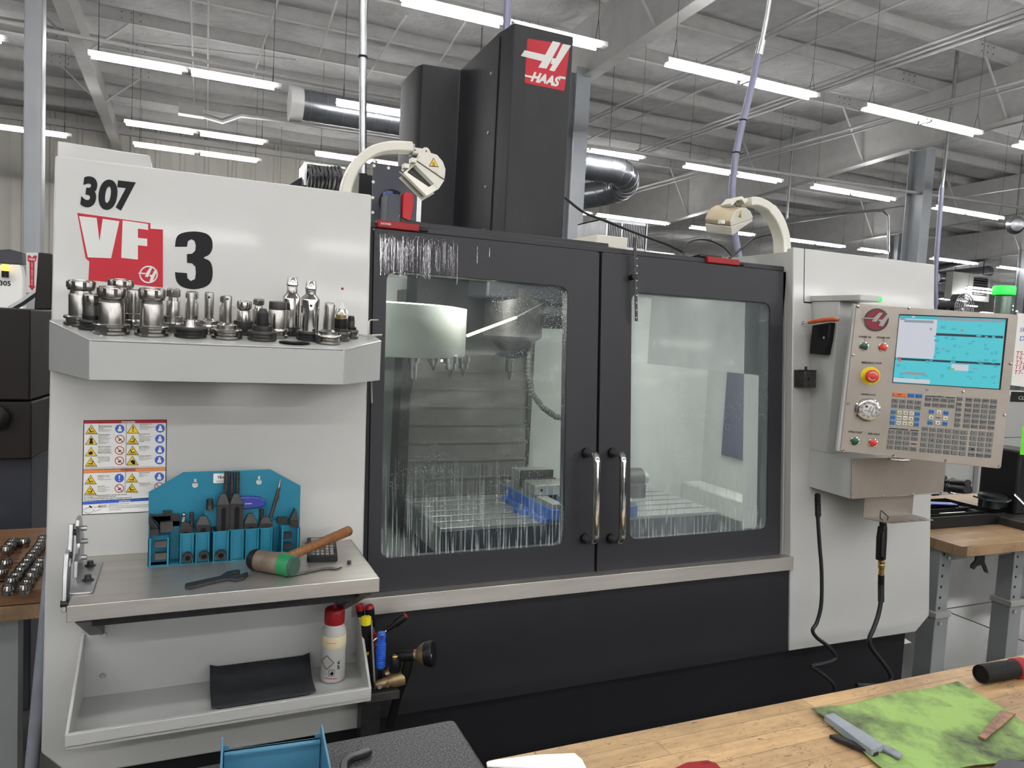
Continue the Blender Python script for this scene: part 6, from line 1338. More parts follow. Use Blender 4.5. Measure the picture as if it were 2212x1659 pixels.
for (s, x, y, h, w) in (('POWER ON', 579, 516, 13, 80), ('POWER OFF', 702, 521, 13, 86), ('I', 577, 535, 13, None), ('EMERGENCY STOP', 623, 688, 13, 134), ('HANDLE JOG', 601, 899, 14, 96), ('CYCLE START', 515, 1147, 13, 95), ('FEED HOLD', 638, 1159, 11, 78), ('DISPLAY', 1080, 912, 10, 56), ('OVERRIDES', 833, 1129, 10, 66), ('SPINDLE', 903, 1226, 9, 38), ('CURSOR', 1062, 1052, 8, 40)):
    p, hh, ww = ptxt(s, x, y, h, w); tx.text(s, p[0], p[1], ww, hh, .0002, .03, depth=.0004)
o_c = pu(*zp(701, 539)); tx.ring(circ(*o_c, .0028, 16), circ(*o_c, .0020, 16), .0002, .0006)
for (x0, y0, x1, y1) in ((980, 904, 1048, 908), (1114, 913, 1178, 917), (738, 1119, 800, 1123), (880, 1131, 934, 1135)): tx.prism([pu(*zp(x0, y0)), pu(*zp(x1, y1)), pu(*zp(x1, y1+6)), pu(*zp(x0, y0+6))], .0002, .0005)
for k in range(8):
    pass
obj('lettering', tx, 'ink', cpn)
def button(x, y, m, lab):
    h = pu(*zp(x, y)); r = (pu(*zp(x+31, y))[0]-pu(*zp(x-31, y))[0])/2
    o = obj('push_button', B(PF).lathe([(r, 0), (r, .003), (r*.84, .0035), (r*.80, .0030)], (h[0], h[1], 0), (0, 0, 1), 24), 'chrome', cpn, label=lab)
    obj('button_cap', B(PF).lathe([(r*.80, .0030), (r*.80, .004), (r*.74, .0046)], (h[0], h[1], 0), (0, 0, 1), 24), m, o)
button(572, 577, 'btng', 'green power on button'); button(698, 583, 'btnr', 'red power off button'); button(511, 1206, 'btng', 'green lower button'); button(632, 1217, 'btnr', 'red lower button')
h = pu(*zp(614, 773)); r = (pu(*zp(680, 773))[0]-pu(*zp(549, 773))[0])/2
es = obj('emergency_stop', B(PF).cyl((h[0], h[1], 0), (h[0], h[1], .002), r, n=32), 'yel', cpn, label='yellow ring with red mushroom button')
obj('mushroom_button', B(PF).lathe([(r*.45, .002), (r*.48, .014), (r*.66, .016), (r*.70, .024), (r*.60, .030), (r*.3, .033)], (h[0], h[1], 0), (0, 0, 1), 28), 'btnr', es)
b = B(PF)
for s in (0, PI):
    for k in range(5): a = s+.3+k*.4; b.prism([(h[0]+r*q*math.cos(t), h[1]+r*q*math.sin(t)) for q, t in ((.40, a), (.40, a+.4), (.48, a+.4), (.48, a))], .0312, .0322)
obj('arrow_arc', b, 'lwhite', es)
h = pu(*zp(594, 997)); r = (pu(*zp(678, 997))[0]-pu(*zp(506, 997))[0])/2
jw = obj('jog_wheel', B(PF).lathe([(r, 0), (r, .003), (r*.92, .004), (r*.90, .012), (r*.86, .016), (r*.74, .0175)], (h[0], h[1], 0), (0, 0, 1), 40), 'chrome', cpn, label='round silver jog handwheel')
obj('dial_face', B(PF).cyl((h[0], h[1], .0175), (h[0], h[1], .018), r*.74, n=36), 'steel', jw); obj('wheel_hub', B(PF).lathe([(r*.48, .018), (r*.48, .021), (r*.42, .022)], (h[0], h[1], 0), (0, 0, 1), 30), 'lwhite', jw)
b = B(PF)
for k in range(10): a = 2*PI*k/10; b.text(str(k*10), h[0]+r*.61*math.cos(PI/2-a), h[1]+r*.61*math.sin(PI/2-a), None, r*.12, .0181, .02, depth=.0002)
b.cyl((h[0]-r*.22, h[1]+r*.30, .022), (h[0]-r*.22, h[1]+r*.30, .026), r*.10, n=12)
obj('wheel_marks', b, 'gun', jw)
b = B(PF); ww_ = r/86
hmark(b, PF, lambda x, y: zp(560+70*x, 972+64*y), .022, .0224); obj('wheel_emblem', b, 'galv', jw)
# keys
zq = lambda x, y: (1900+x/7.9, 830+y/7.9)
kw = (pu(*zq(1055, 700))[0]-pu(*zq(945, 700))[0])/2; kh = (pu(*zq(1000, 665))[1]-pu(*zq(1000, 735))[1])/2
leg = B(PF); protos = {}
def key(x, y, m='keygrey', txt=None, kx_=1.0, ky_=1.0, shape=None, th=.34):
    h = pu(*zq(x, y)); sig = (m, kx_, ky_, shape); o3 = PF((h[0], h[1], 0))
    if sig not in protos:
        w_, g_ = kw*kx_, kh*ky_
        poly = rrect(-w_, w_, -g_, g_, min(w_, g_)*.3, 2) if shape is None else [(-w_, -g_), (w_*.55, -g_), (w_, 0), (w_*.55, g_), (-w_, g_)]
        lo = poly; hi = [(p[0]*.84, p[1]*.80) for p in poly]; n = len(poly); F0 = Frame((0, 0, 0), PF.ex, PF.ey)
        bb_ = B(F0).add([(p[0], p[1], 0) for p in lo]+[(p[0], p[1], .0018) for p in lo]+[(p[0], p[1], .0034) for p in hi], [tuple(range(n-1, -1, -1)), tuple(range(2*n, 3*n))]+[(i, (i+1) % n, n+(i+1) % n, n+i) for i in range(n)]+[(n+i, n+(i+1) % n, 2*n+(i+1) % n, 2*n+i) for i in range(n)])
        me = bpy.data.meshes.new('key'); me.from_pydata(bb_.v, [], bb_.f); me.materials.append(M[m]); protos[sig] = me
    o = bpy.data.objects.new('key', protos[sig]); COL.objects.link(o); o.parent = cpn; o.location = o3; o.matrix_parent_inverse = Matrix.Translation(-Vector(cpn.location))
    if txt:
        L = len(txt); hh = kh*2*th*.75
        w_ = None if L < 3 else min(kw*1.5*kx_, kw*.30*L)
        if L < 3: leg.text(txt, h[0], h[1], None, kh*.75, .0035, .04, depth=.0003)
        else: leg.text(txt, h[0], h[1], w_, hh, .0035, .03, depth=.0003)
def grid(TL, TR, BL, nc, nr, fn):
    for j in range(nr):
        for i in range(nc):
            u = i/(nc-1) if nc > 1 else 0; v = j/(nr-1) if nr > 1 else 0
            x = TL[0]+(TR[0]-TL[0])*u+(BL[0]-TL[0])*v; y = TL[1]+(TR[1]-TL[1])*u+(BL[1]-TL[1])*v; fn(i, j, x, y)
key(340, 178, 'keyor', 'RESET', 2.15, 1.05); key(540, 190, 'keyblue', 'TOOL'); key(673, 200, 'keyblue', 'POWER')
fk = ['F1', 'F2', 'F3', 'F4', 'TOOL', 'NEXT', 'TOOL', 'PART']
grid((263, 282), (660, 310), (253, 367), 4, 2, lambda i, j, x, y: key(x, y, 'keygrey', fk[j*4+i]))
jc = ['bywwb', 'bwwwb', 'bwwyb']; cm_ = {'b': 'keyblue', 'y': 'keyyel', 'w': 'keywhite'}
jl = [['CHIP', '-A', '+Z', '-Y', 'CLNT'], ['CHIP', '+X', 'JOG', '-X', 'CLNT'], ['CHIP', '+Y', '-Z', '+A', 'AUX']]
grid((235, 475), (645, 505), (217, 655), 5, 3, lambda i, j, x, y: key(x, y, cm_[jc[j][i]], jl[j][i], .76, 1))
dk = ['PRGRM', 'POSIT', 'OFFSET', 'CURNT', 'ALARM', 'PARAM', 'SETNG', 'HELP']
grid((830, 252), (1230, 280), (820, 345), 4, 2, lambda i, j, x, y: key(x, y, 'keygrey', dk[j*4+i]))
for (x, y, m, t) in ((885, 468, 'keyblue', 'HOME'), (1132, 490, 'keyblue', 'PAGE'), (863, 655, 'keyblue', 'END'), (1112, 672, 'keyblue', 'PAGE')): key(x, y, m, t, .76, 1)
for (x, y, t, a) in ((1008, 478, 0, PI/2), (873, 563, 0, PI), (1120, 580, 0, 0), (987, 662, 0, -PI/2)):
    key(x, y, 'keywhite', None, .76, 1); h = pu(*zq(x, y)); q = kh*.5; leg.prism([(h[0]+q*math.cos(a), h[1]+q*math.sin(a)), (h[0]+q*math.cos(a+2.3), h[1]+q*math.sin(a+2.3)), (h[0]+q*math.cos(a-2.3), h[1]+q*math.sin(a-2.3))], .0035, .0038)
mk_ = ['EDIT', 'MEM', 'MDI', 'HAND', 'ZERO', 'LIST']
grid((1370, 252), (1370, 252), (1325, 697), 1, 6, lambda i, j, x, y: key(x, y, 'keygrey', mk_[j], .92, 1, 'p'))
gk = 'INSERT ALTER DELETE UNDO SINGLE DRY OPT BLOCK COOLNT ORIENT ATC ATC .0001 .001 .01 .1 ALL ORIGIN SINGLE HOME PROG SELECT SEND ERASE'.split()
grid((1528, 262), (1950, 292), (1480, 710), 4, 6, lambda i, j, x, y: key(x, y, 'keygrey', gk[j*4+i]))
ok_ = '-10 100 +10 FEED -10 100 +10 SPND CW STOP CCW - 5% 25% 50% 100%'.split()
grid((208, 805), (605, 840), (180, 1070), 4, 4, lambda i, j, x, y: None if (i == 3 and j == 2) else key(x, y, 'keygrey', ok_[j*4+i]+('' if len(ok_[j*4+i]) > 2 else ' ')))
al = ['SHFT']+list('ABCDEFGHIJKLMNOPQRSTUVWXYZ')+['EOB', '(', ')']
grid((775, 762), (1443, 822), (740, 1122), 6, 5, lambda i, j, x, y: key(x, y, 'keygrey', al[j*6+i]))
nk = ['7', '8', '9', '4', '5', '6', '1', '2', '3', '-', '0', '.', 'CANCEL', 'SPACE', 'ENTER']
grid((1607, 832), (1887, 855), (1567, 1197), 3, 5, lambda i, j, x, y: key(x, y, 'keygrey', nk[j*3+i]))
obj('key_legends', leg, 'ink', cpn)
# lit green indicator reflecting on the cap, pull handle, hook plate
a = pu(*zp(740, 1332), .0); c = pu(*zp(880, 1336))
h1 = LFp.hit(1922, 994); h2 = LFp.hit(1966, 998)
hd_ = thing('pull_handle', 'small bright pull handle under the control panel edge', 'handle', PF((a[0], a[1], .0)))
P0 = PF((a[0], a[1]+.002, -.01)); P1 = PF((c[0], c[1]+.002, -.01)); nrm = PF.ez; 
obj('grip', B().tube([P0, P0+nrm*.016+PF.ex*.006, P0.lerp(P1, .5)+nrm*.022, P1+nrm*.016-PF.ex*.006, P1], .0035, 10), 'chrome', hd_)
hk_ = thing('hook_plate', 'bent steel plate with hook slots under the pendant box', 'bracket', ony(1935, 1115, 1.62))
a = ony(1868, 1078, 1.64); c = ony(1974, 1070, 1.64); e = ony(1868, 1118, 1.64)
obj('back_plate', B(VP(1.64)).prism([(a.x, EYE-.447), (c.x, EYE-.447), (c.x, e.z), (a.x, e.z)], -.002, 0), 'steel2', hk_)
s1 = ony(1868, 1118, 1.64); s2 = ony(1974, 1108, 1.64); s2.z = s1.z; q1 = onz(1930, 1130, s1.z); q2 = onz(2015, 1120, s1.z)
qy = q1.y; xs0, xs1 = a.x, c.x
slots = [(xs0, 1.64), (xs0+.02, qy+.02), (xs0+.035, qy)]
for k in range(4): x = xs0+.045+k*(xs1-xs0-.05)/4; slots += [(x, qy), (x, qy+.018), (x+.008, qy+.018), (x+.008, qy)]
slots += [(xs1, qy), (xs1, 1.64)]
obj('hook_shelf', B().prism(slots, s1.z-.002, s1.z), 'steel2', hk_)
# orange socket wrench in a black holder, magnetic block
z4 = zp
wy = 1.77; 
hldr = thing('black_holder', 'black plastic pocket on the white pendant mount holding the wrench', 'holder', onx(*z4(300, 630), px0-.02))
XF = Frame((px0-.001, 0, 0), (0, -1, 0), (0, 0, 1))
cz = [XF.hit(*z4(*p)) for p in ((262, 440), (385, 420), (370, 540), (350, 636), (243, 628), (250, 540))]
obj('pocket', B(XF).prism(cz, 0, .022), 'black', hldr, bevel=.003); p2 = [XF.hit(*z4(*p), .022) for p in ((270, 445), (330, 440), (320, 530), (265, 530))]; obj('pocket_recess', B(XF).prism(p2, .022, .023), 'ink', hldr)
h = XF.hit(*z4(308, 520), .023); obj('pocket_screw', B(XF).cyl((h[0], h[1], .023), (h[0], h[1], .025), .004, n=10), 'steel', hldr)
so_ = thing('socket_driver', 'orange-handled socket driver lying across the black pocket', 'wrench', onx(*z4(300, 430), px0-.03))
q = [onx(*z4(*p), px0-.035) for p in ((128, 425), (170, 425), (205, 418), (240, 410), (300, 402), (370, 398), (402, 404))]
q = [onx(*z4(*p), px0-.036) if p[0] > 180 else onx(*z4(172, 426), px0-.036).lerp(onx(*z4(240, 412), px0-.036), -.75 if p[0] < 150 else 0) for p in ((128, 425), (172, 426), (206, 420), (240, 412), (300, 404), (370, 398), (402, 404))]
obj('socket', B().tube([q[0], q[1]], .0085, 14), 'chrome', so_); obj('shaft', B().tube([q[1], q[2]], .0035, 10), 'chrome', so_); obj('grip', B().tube([q[2], q[3], q[3].lerp(q[4], .5), q[4], q[4].lerp(q[5], .5), q[5], q[6]], [.005, .0075, .0065, .0078, .0068, .0078, .004], 14), 'orange', so_)
mb = thing('magnetic_block', 'dark steel indicator block stuck on the white cabinet left of the pendant', 'block', FR((FR.hit(*z4(210, 850))[0], FR.hit(*z4(210, 850))[1], .02)))
a = FR.hit(*z4(178, 850), .045); c = FR.hit(*z4(245, 742), .045)
obj('block_body', B(FR).box(a[0], a[0]+.048, a[1], c[1], .0, .045), 'gun', mb, bevel=.001); obj('block_top', B(FR).box(a[0]-.001, a[0]+.049, c[1], c[1]+.003, -.0+.001, .046), 'oxide', mb)
obj('block_knob', B(FR).cyl((a[0]+.02, c[1]+.002, .03), (a[0]+.02, c[1]+.014, .03), .004, n=12), 'black', mb); obj('block_bore', B(FR).cyl((a[0]+.016, (a[1]+c[1])/2, .045), (a[0]+.016, (a[1]+c[1])/2, .0455), .004, n=12), 'ink', mb)
# pendant cable, air gun and coiled hose
z5 = lambda x, y: (1680+x/2.765, 960+y/2.765)
def P5(x, y, Y=1.66): return ony(*z5(x, y), Y)
pc = thing('pendant_cable', 'black cable hanging from the left underside of the pendant box', 'cable', P5(345, 1480))
cpts = curve([(238, 296), (240, 440), (250, 600), (262, 760), (260, 950), (235, 1060), (208, 1110), (235, 1155), (300, 1205), (345, 1260), (330, 1290), (260, 1312), (205, 1325), (230, 1345), (290, 1390), (330, 1430), (342, 1470), (330, 1500)], 5)
obj('cable_body', B().tube([P5(x, y, 1.68-.00002*y) for x, y in cpts]+[(P5(330, 1500, 1.6).x, 1.6, .3), (P5(330, 1500, 1.6).x-.1, 1.55, .006)], .0058, 10), 'cable', pc)
gr = B()
for k in range(10): c = P5(238+k*.3, 305+k*13, 1.675); gr.cyl(c-Vector((0, 0, .0022)), c+Vector((0, 0, .0022)), .0092, n=12)
gr.cyl(P5(238, 294, 1.675), P5(240, 438, 1.675), .0070, n=12); obj('strain_relief', gr, 'rubber', pc)
ag = thing('air_gun', 'black air blow gun hooked on the plate with a brass coupling', 'air gun', P5(620, 690, 1.60))
obj('gun_body', B().sweep([P5(628, 455, 1.6), P5(630, 500, 1.6), P5(628, 560, 1.6), P5(622, 690, 1.6)], [.014, .019, .020, .018], .018, (0, 1, 0)), 'black', ag, bevel=.004)
obj('lever', B().sweep([P5(612, 490, 1.6), P5(602, 560, 1.6), P5(598, 690, 1.6)], .005, .014, (0, 1, 0)), 'black', ag, bevel=.001); obj('grip_panel', B().sweep([P5(630, 520, 1.588), P5(624, 670, 1.588)], .009, .003, (0, 1, 0)), 'oxide', ag)
obj('hang_hook', B().tube([P5(632, 460, 1.6), P5(612, 440, 1.6), P5(614, 400, 1.6), P5(618, 395, 1.6), P5(660, 432, 1.6), P5(655, 455, 1.6)], .0018, 6), 'gun', ag); c = P5(634, 498, 1.588); obj('gun_pivot', B().cyl(c, c-Vector((0, .003, 0)), .006, n=14), 'oxide', ag)
c = P5(620, 690, 1.6); e = P5(618, 780, 1.6); L = (c-e).length; d = (c-e).normalized()
obj('brass_coupling', B().lathe([(.008, 0), (.0085, L*.3), (.0078, L*.42), (.0100, L*.46), (.0102, L*.56), (.0090, L*.58), (.0102, L*.62), (.0102, L*.72), (.0090, L*.75), (.0102, L*.8), (.0100, L*.92), (.006, L)], e, d, 16), 'brass', ag)
ah = thing('air_hose', 'black air hose hanging below the brass coupling', 'hose', P5(680, 1400, 1.6))
hpts = curve([(617, 800), (616, 930), (600, 1020), (572, 1100), (548, 1160), (560, 1215), (610, 1280), (655, 1340), (678, 1390), (660, 1425), (600, 1440), (530, 1440), (470, 1438)], 5)
obj('hose_body', B().tube([P5(x, y, 1.6-.00005*(y-800)) for x, y in hpts], .0068, 12), 'cable', ah); gr = B()
for k in range(11): c = P5(617, 835+k*10, 1.6); gr.cyl(c-Vector((0, 0, .0014)), c+Vector((0, 0, .0014)), .0095, n=12)
gr.cyl(P5(618, 780, 1.6), P5(617, 832, 1.6), .0095, n=12).cyl(P5(617, 832, 1.6), P5(616, 940, 1.6), .0078, n=12); obj('strain_relief', gr, 'rubber', ah)
# ================================================================== VISES ON THE TABLE
zv = lambda x, y: (840+x/5.53, 980+y/5.53)
def vise(x0, lab, full=True):
    r = thing('vise', lab, 'vise', (x0+.075, 2.6, TZ), 'machine vises on the slotted table' if False else None)
    w_ = .145; y0, y1 = 2.385, 2.83
    obj('base', B().box(x0-.02, x0+w_+.02, y0+.03, y1-.02, TZ, TZ+.018).box(x0, x0+w_, y0, y1, TZ+.018, TZ+.058), 'viseb', r, bevel=.003)
    obj('side_wing', B().prism([(x0-.05, 2.56), (x0, 2.54), (x0, 2.64), (x0-.05, 2.62)], TZ, TZ+.016), 'viseb', r, bevel=.002)
    obj('clamp_bolt', B().cyl((x0-.03, 2.59, TZ+.016), (x0-.03, 2.59, TZ+.034), .011, n=14), 'machined', r)
    obj('left_rail', B().box(x0+.004, x0+.05, y0+.005, y1, TZ+.058, TZ+.078), 'machined', r, bevel=.0015); obj('right_rail', B().box(x0+w_-.05, x0+w_-.004, y0+.005, y1, TZ+.058, TZ+.078), 'machined', r, bevel=.0015)
    obj('moving_jaw', B().box(x0-.002, x0+w_+.002, 2.53, 2.64, TZ+.079, TZ+.118), 'machined', r, bevel=.0015); obj('fixed_jaw', B().box(x0-.002, x0+w_+.002, 2.68, 2.76, TZ+.079, TZ+.148), 'machined', r, bevel=.0015)
    obj('jaw_plate', B().box(x0, x0+w_, 2.64, 2.652, TZ+.085, TZ+.122).box(x0, x0+w_, 2.668, 2.68, TZ+.085, TZ+.150), 'gun', r)
    bb_ = B()
    for dx in (.025, w_-.025): bb_.cyl((x0+dx, 2.5285, TZ+.10), (x0+dx, 2.53, TZ+.10), .006, n=12)
    obj('jaw_bore', bb_, 'ink', r); obj('screw_end', B().cyl((x0+w_/2, y0-.03, TZ+.04), (x0+w_/2, y0, TZ+.04), .013, n=6), 'gun', r); return r
h = onz(*zv(1850, 790), TZ).x
v1 = onz(1165, 1128, TZ)
vise(1.245, 'blue and steel machine vise seen whole through the left window')
vise(1.475, 'blue vise partly hidden behind the door frames, beside the whole one')
rt = thing('table_fixture', 'round steel fixture on the back of the table in the right window', 'fixture', (1.70, 2.8, TZ))
a = ony(1375, 1030, 2.8); obj('fixture_body', B().cyl((a.x-.10, 2.8, TZ+.075), (a.x+.02, 2.8, TZ+.075), .045, n=24).box(a.x-.12, a.x, 2.72, 2.86, TZ, TZ+.06), 'gun', rt, bevel=.002); obj('fixture_nose', B().cyl((a.x+.02, 2.8, TZ+.075), (a.x+.05, 2.8, TZ+.075), .028, n=20), 'machined', rt)
# lights inside the enclosure (two unseen area lamps added to brighten it)
def area(name, loc, sx, sy, e, rot=(0, 0, 0), col=(1, .97, .9)):
    l = bpy.data.lights.new(name, 'AREA'); l.shape = 'RECTANGLE'; l.size = sx; l.size_y = sy; l.energy = e; l.color = col
    o = bpy.data.objects.new(name, l); COL.objects.link(o); o.location = loc; o.rotation_euler = rot; return o
area('enclosure_lamp', (.75, 2.25, 1.84), .5, .10, ENC); area('enclosure_lamp', (2.0, 2.3, 1.84), .5, .10, ENC*.75)
# ================================================================== RIGHT BACKGROUND
BZ = EYE-.75
n0 = onz(2079, 1181, BZ); l0 = onz(2011, 1154, BZ); r0 = onz(2212, 1169, BZ)
wbn = thing('wood_bench', 'wooden-topped bench with grey adjustable legs right of the machine', 'bench', (n0.x+.6, n0.y+.4, 0))
dx_ = Vector((1, -.02, 0)).normalized()
b = B(); b.prism([(n0.x, n0.y), (n0.x+1.6, n0.y-.03), (n0.x+1.6, n0.y+.75), (n0.x-.0, n0.y+.75), (n0.x-.0, n0.y+.3)], BZ-.044, BZ)
obj('bench_top', B().prism([(n0.x, n0.y), (n0.x+1.6, n0.y-.03), (n0.x+1.6, n0.y+.75), (n0.x, n0.y+.75)], BZ-.044, BZ), 'bench2', wbn, bevel=.002)
obj('bench_top_end', B().prism([(l0.x-.35, l0.y+.0), (n0.x-.001, n0.y+.001), (n0.x-.001, n0.y+.75), (l0.x-.35, n0.y+.75)], BZ-.044, BZ), 'bench2', wbn) if False else None
M['legp'] = mat('grey_leg_paint', (128, 131, 132), .42)
for (px, py) in ((2035, 1210), (2178, 1205)):
    p = onz(px, py, BZ-.05); X = n0.x+.02 if px < 2100 else n0.x+.50; Y = n0.y+.10
    lg = obj('leg', B().box(X, X+.07, Y, Y+.07, .40, BZ-.045), 'legp', wbn, bevel=.003); obj('leg_sleeve', B().box(X-.006, X+.076, Y-.006, Y+.076, 0.0, .52), 'legp', lg, bevel=.003); obj('leg_collar', B().box(X-.012, X+.082, Y-.012, Y+.082, .52, .545), 'bgrey', lg, bevel=.002)
    hb_ = B()
    for k in range(6): hb_.cyl((X+.02, Y-.0005, .56+k*.045), (X+.02, Y+.001, .56+k*.045), .006, n=10)
    obj('leg_hole', hb_, 'ink', lg); obj('leg_bolt', B().cyl((X+.045, Y-.008, BZ-.08), (X+.045, Y, BZ-.08), .009, n=10).cyl((X+.02, Y-.014, .50), (X+.02, Y-.006, .50), .009, n=10), 'steel', lg)
obj('cross_rail', B().box(n0.x+.05, n0.x+1.5, n0.y+.12, n0.y+.15, BZ-.10, BZ-.046), 'legp', wbn)
z9 = lambda x, y: (1960+x/4.88, 900+y/4.88)
def onb(x, y, h=0): return onz(*z9(x, y), BZ+h)
ty = thing('parts_tray', 'black sectioned tray of pens and notes on the right wooden bench', 'tray', onb(600, 1150))
c0, c1_, c2_ = onb(250, 1215), onb(1000, 1120), onb(560, 980)
FT = Frame((c1_.x, c1_.y, BZ), (-1, .02, 0), (0, -1, 0))
TW_, TD = .62, .30
tr0 = Vector((c1_.x-TW_, c1_.y, BZ)); F_ = Frame(tr0, (1, -.02, 0), (0, 1, 0))
obj('tray_rim', B(F_).box(0, TW_, 0, .006, .0, .05).box(0, TW_, TD-.006, TD, 0, .05).box(0, .006, 0, TD, 0, .05).box(TW_-.006, TW_, 0, TD, 0, .05), 'black', ty, bevel=.001)
obj('tray_floor', B(F_).box(0, TW_, 0, TD, 0, .004), 'black', ty); 
for k in (1, 2, 3): obj('divider', B(F_).box(0, TW_, TD*k/4-.002, TD*k/4+.002, .004, .042), 'black', ty)
for i, (u, v, l, w__, m, lab, rt_) in enumerate(((.44, .20, .16, .05, 'purple', 'violet-blue booklet lying across the black tray', -.35), (.50, .262, .14, .012, 'paper', 'white strip at the back of the black tray', -.05), (.42, .11, .16, .01, 'paper', 'white pen in the second section of the black tray', -.05), (.37, .038, .12, .02, 'grpaint', 'pale green card in the front section of the tray', -.08), (.48, .045, .11, .008, 'steel', 'metal pen in the front section of the black tray', .1))):
    Fk = Frame(F_((u, v, .052 if m == 'purple' else .030)), (math.cos(rt_), math.sin(rt_), 0), (-math.sin(rt_), math.cos(rt_), 0)); o = obj(('booklet', 'paper_strip', 'pen', 'card', 'pen')[i], B(Fk).box(-l/2, l/2, -w__/2, w__/2, 0, .004), m, bevel=.0006); tag(o, lab, ('book', 'paper', 'pen', 'card', 'pen')[i])
ap = thing('arbor_press', 'black cast bench press with a round green-edged plate', 'press', onb(1150, 1180))
p = onb(1180, 1190); bx = p.x+.10
obj('press_base', B().prism(rrect(bx-.10, bx+.25, p.y-.05, p.y+.30, .03, 4), BZ, BZ+.035), 'gun', ap, bevel=.003)
obj('press_column', B().box(bx+.02, bx+.20, p.y+.10, p.y+.28, BZ+.03, BZ+.33), 'black', ap, bevel=.012)
q = CAM+ray(*z9(895, 850))*((onb(895, 1100)-CAM).dot(CF)*1.0)
obj('round_plate', B().prism(circ(q.x, q.y, .078, 6, .3), q.z-.008, q.z), mat('green_glass_edge', (24, 52, 44), .2, spec=.8), ap); obj('plate_disc', B().lathe([(.058, 0), (.058, .012), (.05, .016)], (q.x, q.y, q.z), n=28), 'black', ap); obj('plate_hub', B().lathe([(.032, 0), (.036, -.04), (.03, -.045)][::-1], (q.x, q.y, q.z-.008), n=20), 'black', ap)
obj('plate_arm', B().box(q.x, bx+.1, q.y-.02, q.y+.04, q.z-.05, q.z-.01), 'black', ap, bevel=.004); obj('press_lever', B().tube([(bx+.01, p.y+.1, q.z+.02), (bx-.02, p.y+.02, q.z-.02), (bx+.02, p.y-.02, q.z-.04), (bx+.07, p.y, q.z-.01)], .006, 8), 'chrome', ap)
for (x, y, s, e_) in ((430, 690, 450, 640), (455, 760, 480, 640)): pass
# white cabinet machine behind, black spindles, whiteboard, notes
YB = 5.2; Vb = VP(YB)
wm = thing('white_machine', 'pale grey machine cabinet standing behind the right bench', 'machine', Vb((Vb.hit(2110, 1000)[0], 0, 0)))
a = Vb.hit(2040, 1000); c = Vb.hit(2150, 1000)
obj('cabinet', B(Vb).box(a[0], c[0], 0, Vb.hit(2100, 860)[1], -.8, 0), 'bgrey', wm, bevel=.01); obj('cabinet_column', B(Vb).box(c[0]-.35, c[0]+.0, 0, Vb.hit(2100, 860)[1]+.1, 0, .06), 'bgrey', wm, bevel=.01)
for x in (2107, 2140): h = Vb.hit(x, 1000); obj('cabinet_seam', B(Vb).box(h[0]-.004, h[0]+.004, .6, 1.3, .0605, .063), 'ink', wm)
a = Vb.hit(2150, 850); c = Vb.hit(2300, 990); obj('upper_box', B(Vb).box(a[0], c[0], c[1], a[1], -.6, .1), 'bgrey', wm, bevel=.01); obj('dark_body', B(Vb).box(a[0]-.05, c[0], .3, c[1], -.6, .05), 'base', wm, bevel=.01)
obj('box_seam', B(Vb).box(a[0], c[0], Vb.hit(2180, 941)[1]-.004, Vb.hit(2180, 941)[1], .1, .103), 'ink', wm)
Vs = VP(3.2); s_ = thing('dark_spindle_pair', 'pair of black round machine handles below the control panel corner', 'handle', ony(2065, 1055, 3.2))
for (x0, y0, x1, y1, r_) in ((430, 690, 640, 700, .022), (420, 745, 640, 770, .030)):
    A = ony(*z9(x0, y0), 3.25); C = ony(*z9(x1, y1), 3.05); obj('grip', B().cyl(A, C, r_, n=18), 'black', s_); d = (C-A)*.2; obj('collar', B().cyl(A+d, A+d*1.3, r_*1.35, n=20), 'gun', s_); obj('collar', B().cyl(A+d*1.4, A+d*1.6, r_*1.2, n=20), 'chrome', s_)
A = ony(*z9(400, 740), 3.3); C = ony(*z9(430, 690), 3.3); obj('hub', B().cyl(A+Vector((-.12, .1, .02)), A+Vector((.0, 0, .02)), .055, n=22), 'black', s_); obj('pedestal', B().box(A.x-.16, A.x-.05, 3.36, 3.5, 0, A.z+.06), 'base', s_)
wbd = thing('whiteboard', 'whiteboard with handwritten tool notes cut off by the right edge', 'whiteboard', ony(2230, 840, 2.7))
FW = Frame(ony(2200, 690, 2.7), (.85, -.5, 0), (0, 0, 1)); wq = [FW.hit(*p) for p in ((2330, 690), (2199, 676), (2184, 832), (2320, 850))]
obj('board', B(FW).prism(wq, -.01, 0), 'paper', wbd); b = B(FW)
for (s, x, y, h) in (('SPM', 2199, 712, 9), ('Dia', 2199, 731, 10)): q = FW.hit(x+4, y); hh = FW.hit(x, y-h/2)[1]-FW.hit(x, y+h/2)[1]; b.text(s, q[0], q[1], None, hh, .0006, 0, .1, 'l')
obj('blue_writing', b, 'sblue', wbd); b = B(FW)
for (s, x, y, h) in (('T5-', 2195, 763, 9), ('T4-', 2194, 773, 8), ('T3-', 2194, 783, 9), ('T13-', 2192, 793, 9), ('T7-', 2191, 804, 9)): q = FW.hit(x, y); hh = FW.hit(x, y-h/2)[1]-FW.hit(x, y+h/2)[1]; b.text(s, q[0], q[1], None, hh, .0006, 0, .1, 'l')
obj('red_writing', b, 'red', wbd)
q = [FW.hit(*p) for p in ((2320, 905), (2208, 890), (2204, 983), (2320, 990))]
FG = Frame(ony(2212, 940, 2.05), (.85, -.5, 0), (0, 0, 1)); q = [FG.hit(*p) for p in ((2320, 925), (2209, 920), (2203, 982), (2320, 992))]
gn = obj('green_note', B(FG).prism(q, -.001, 0), 'grpaint'); tag(gn, 'bright green paper note at the right edge below the board', 'note')
FH = Frame(ony(2200, 865, 2.75), (.85, -.5, 0), (0, 0, 1)); q = [FH.hit(*p) for p in ((2320, 850), (2185, 846), (2182, 868), (2320, 872))]
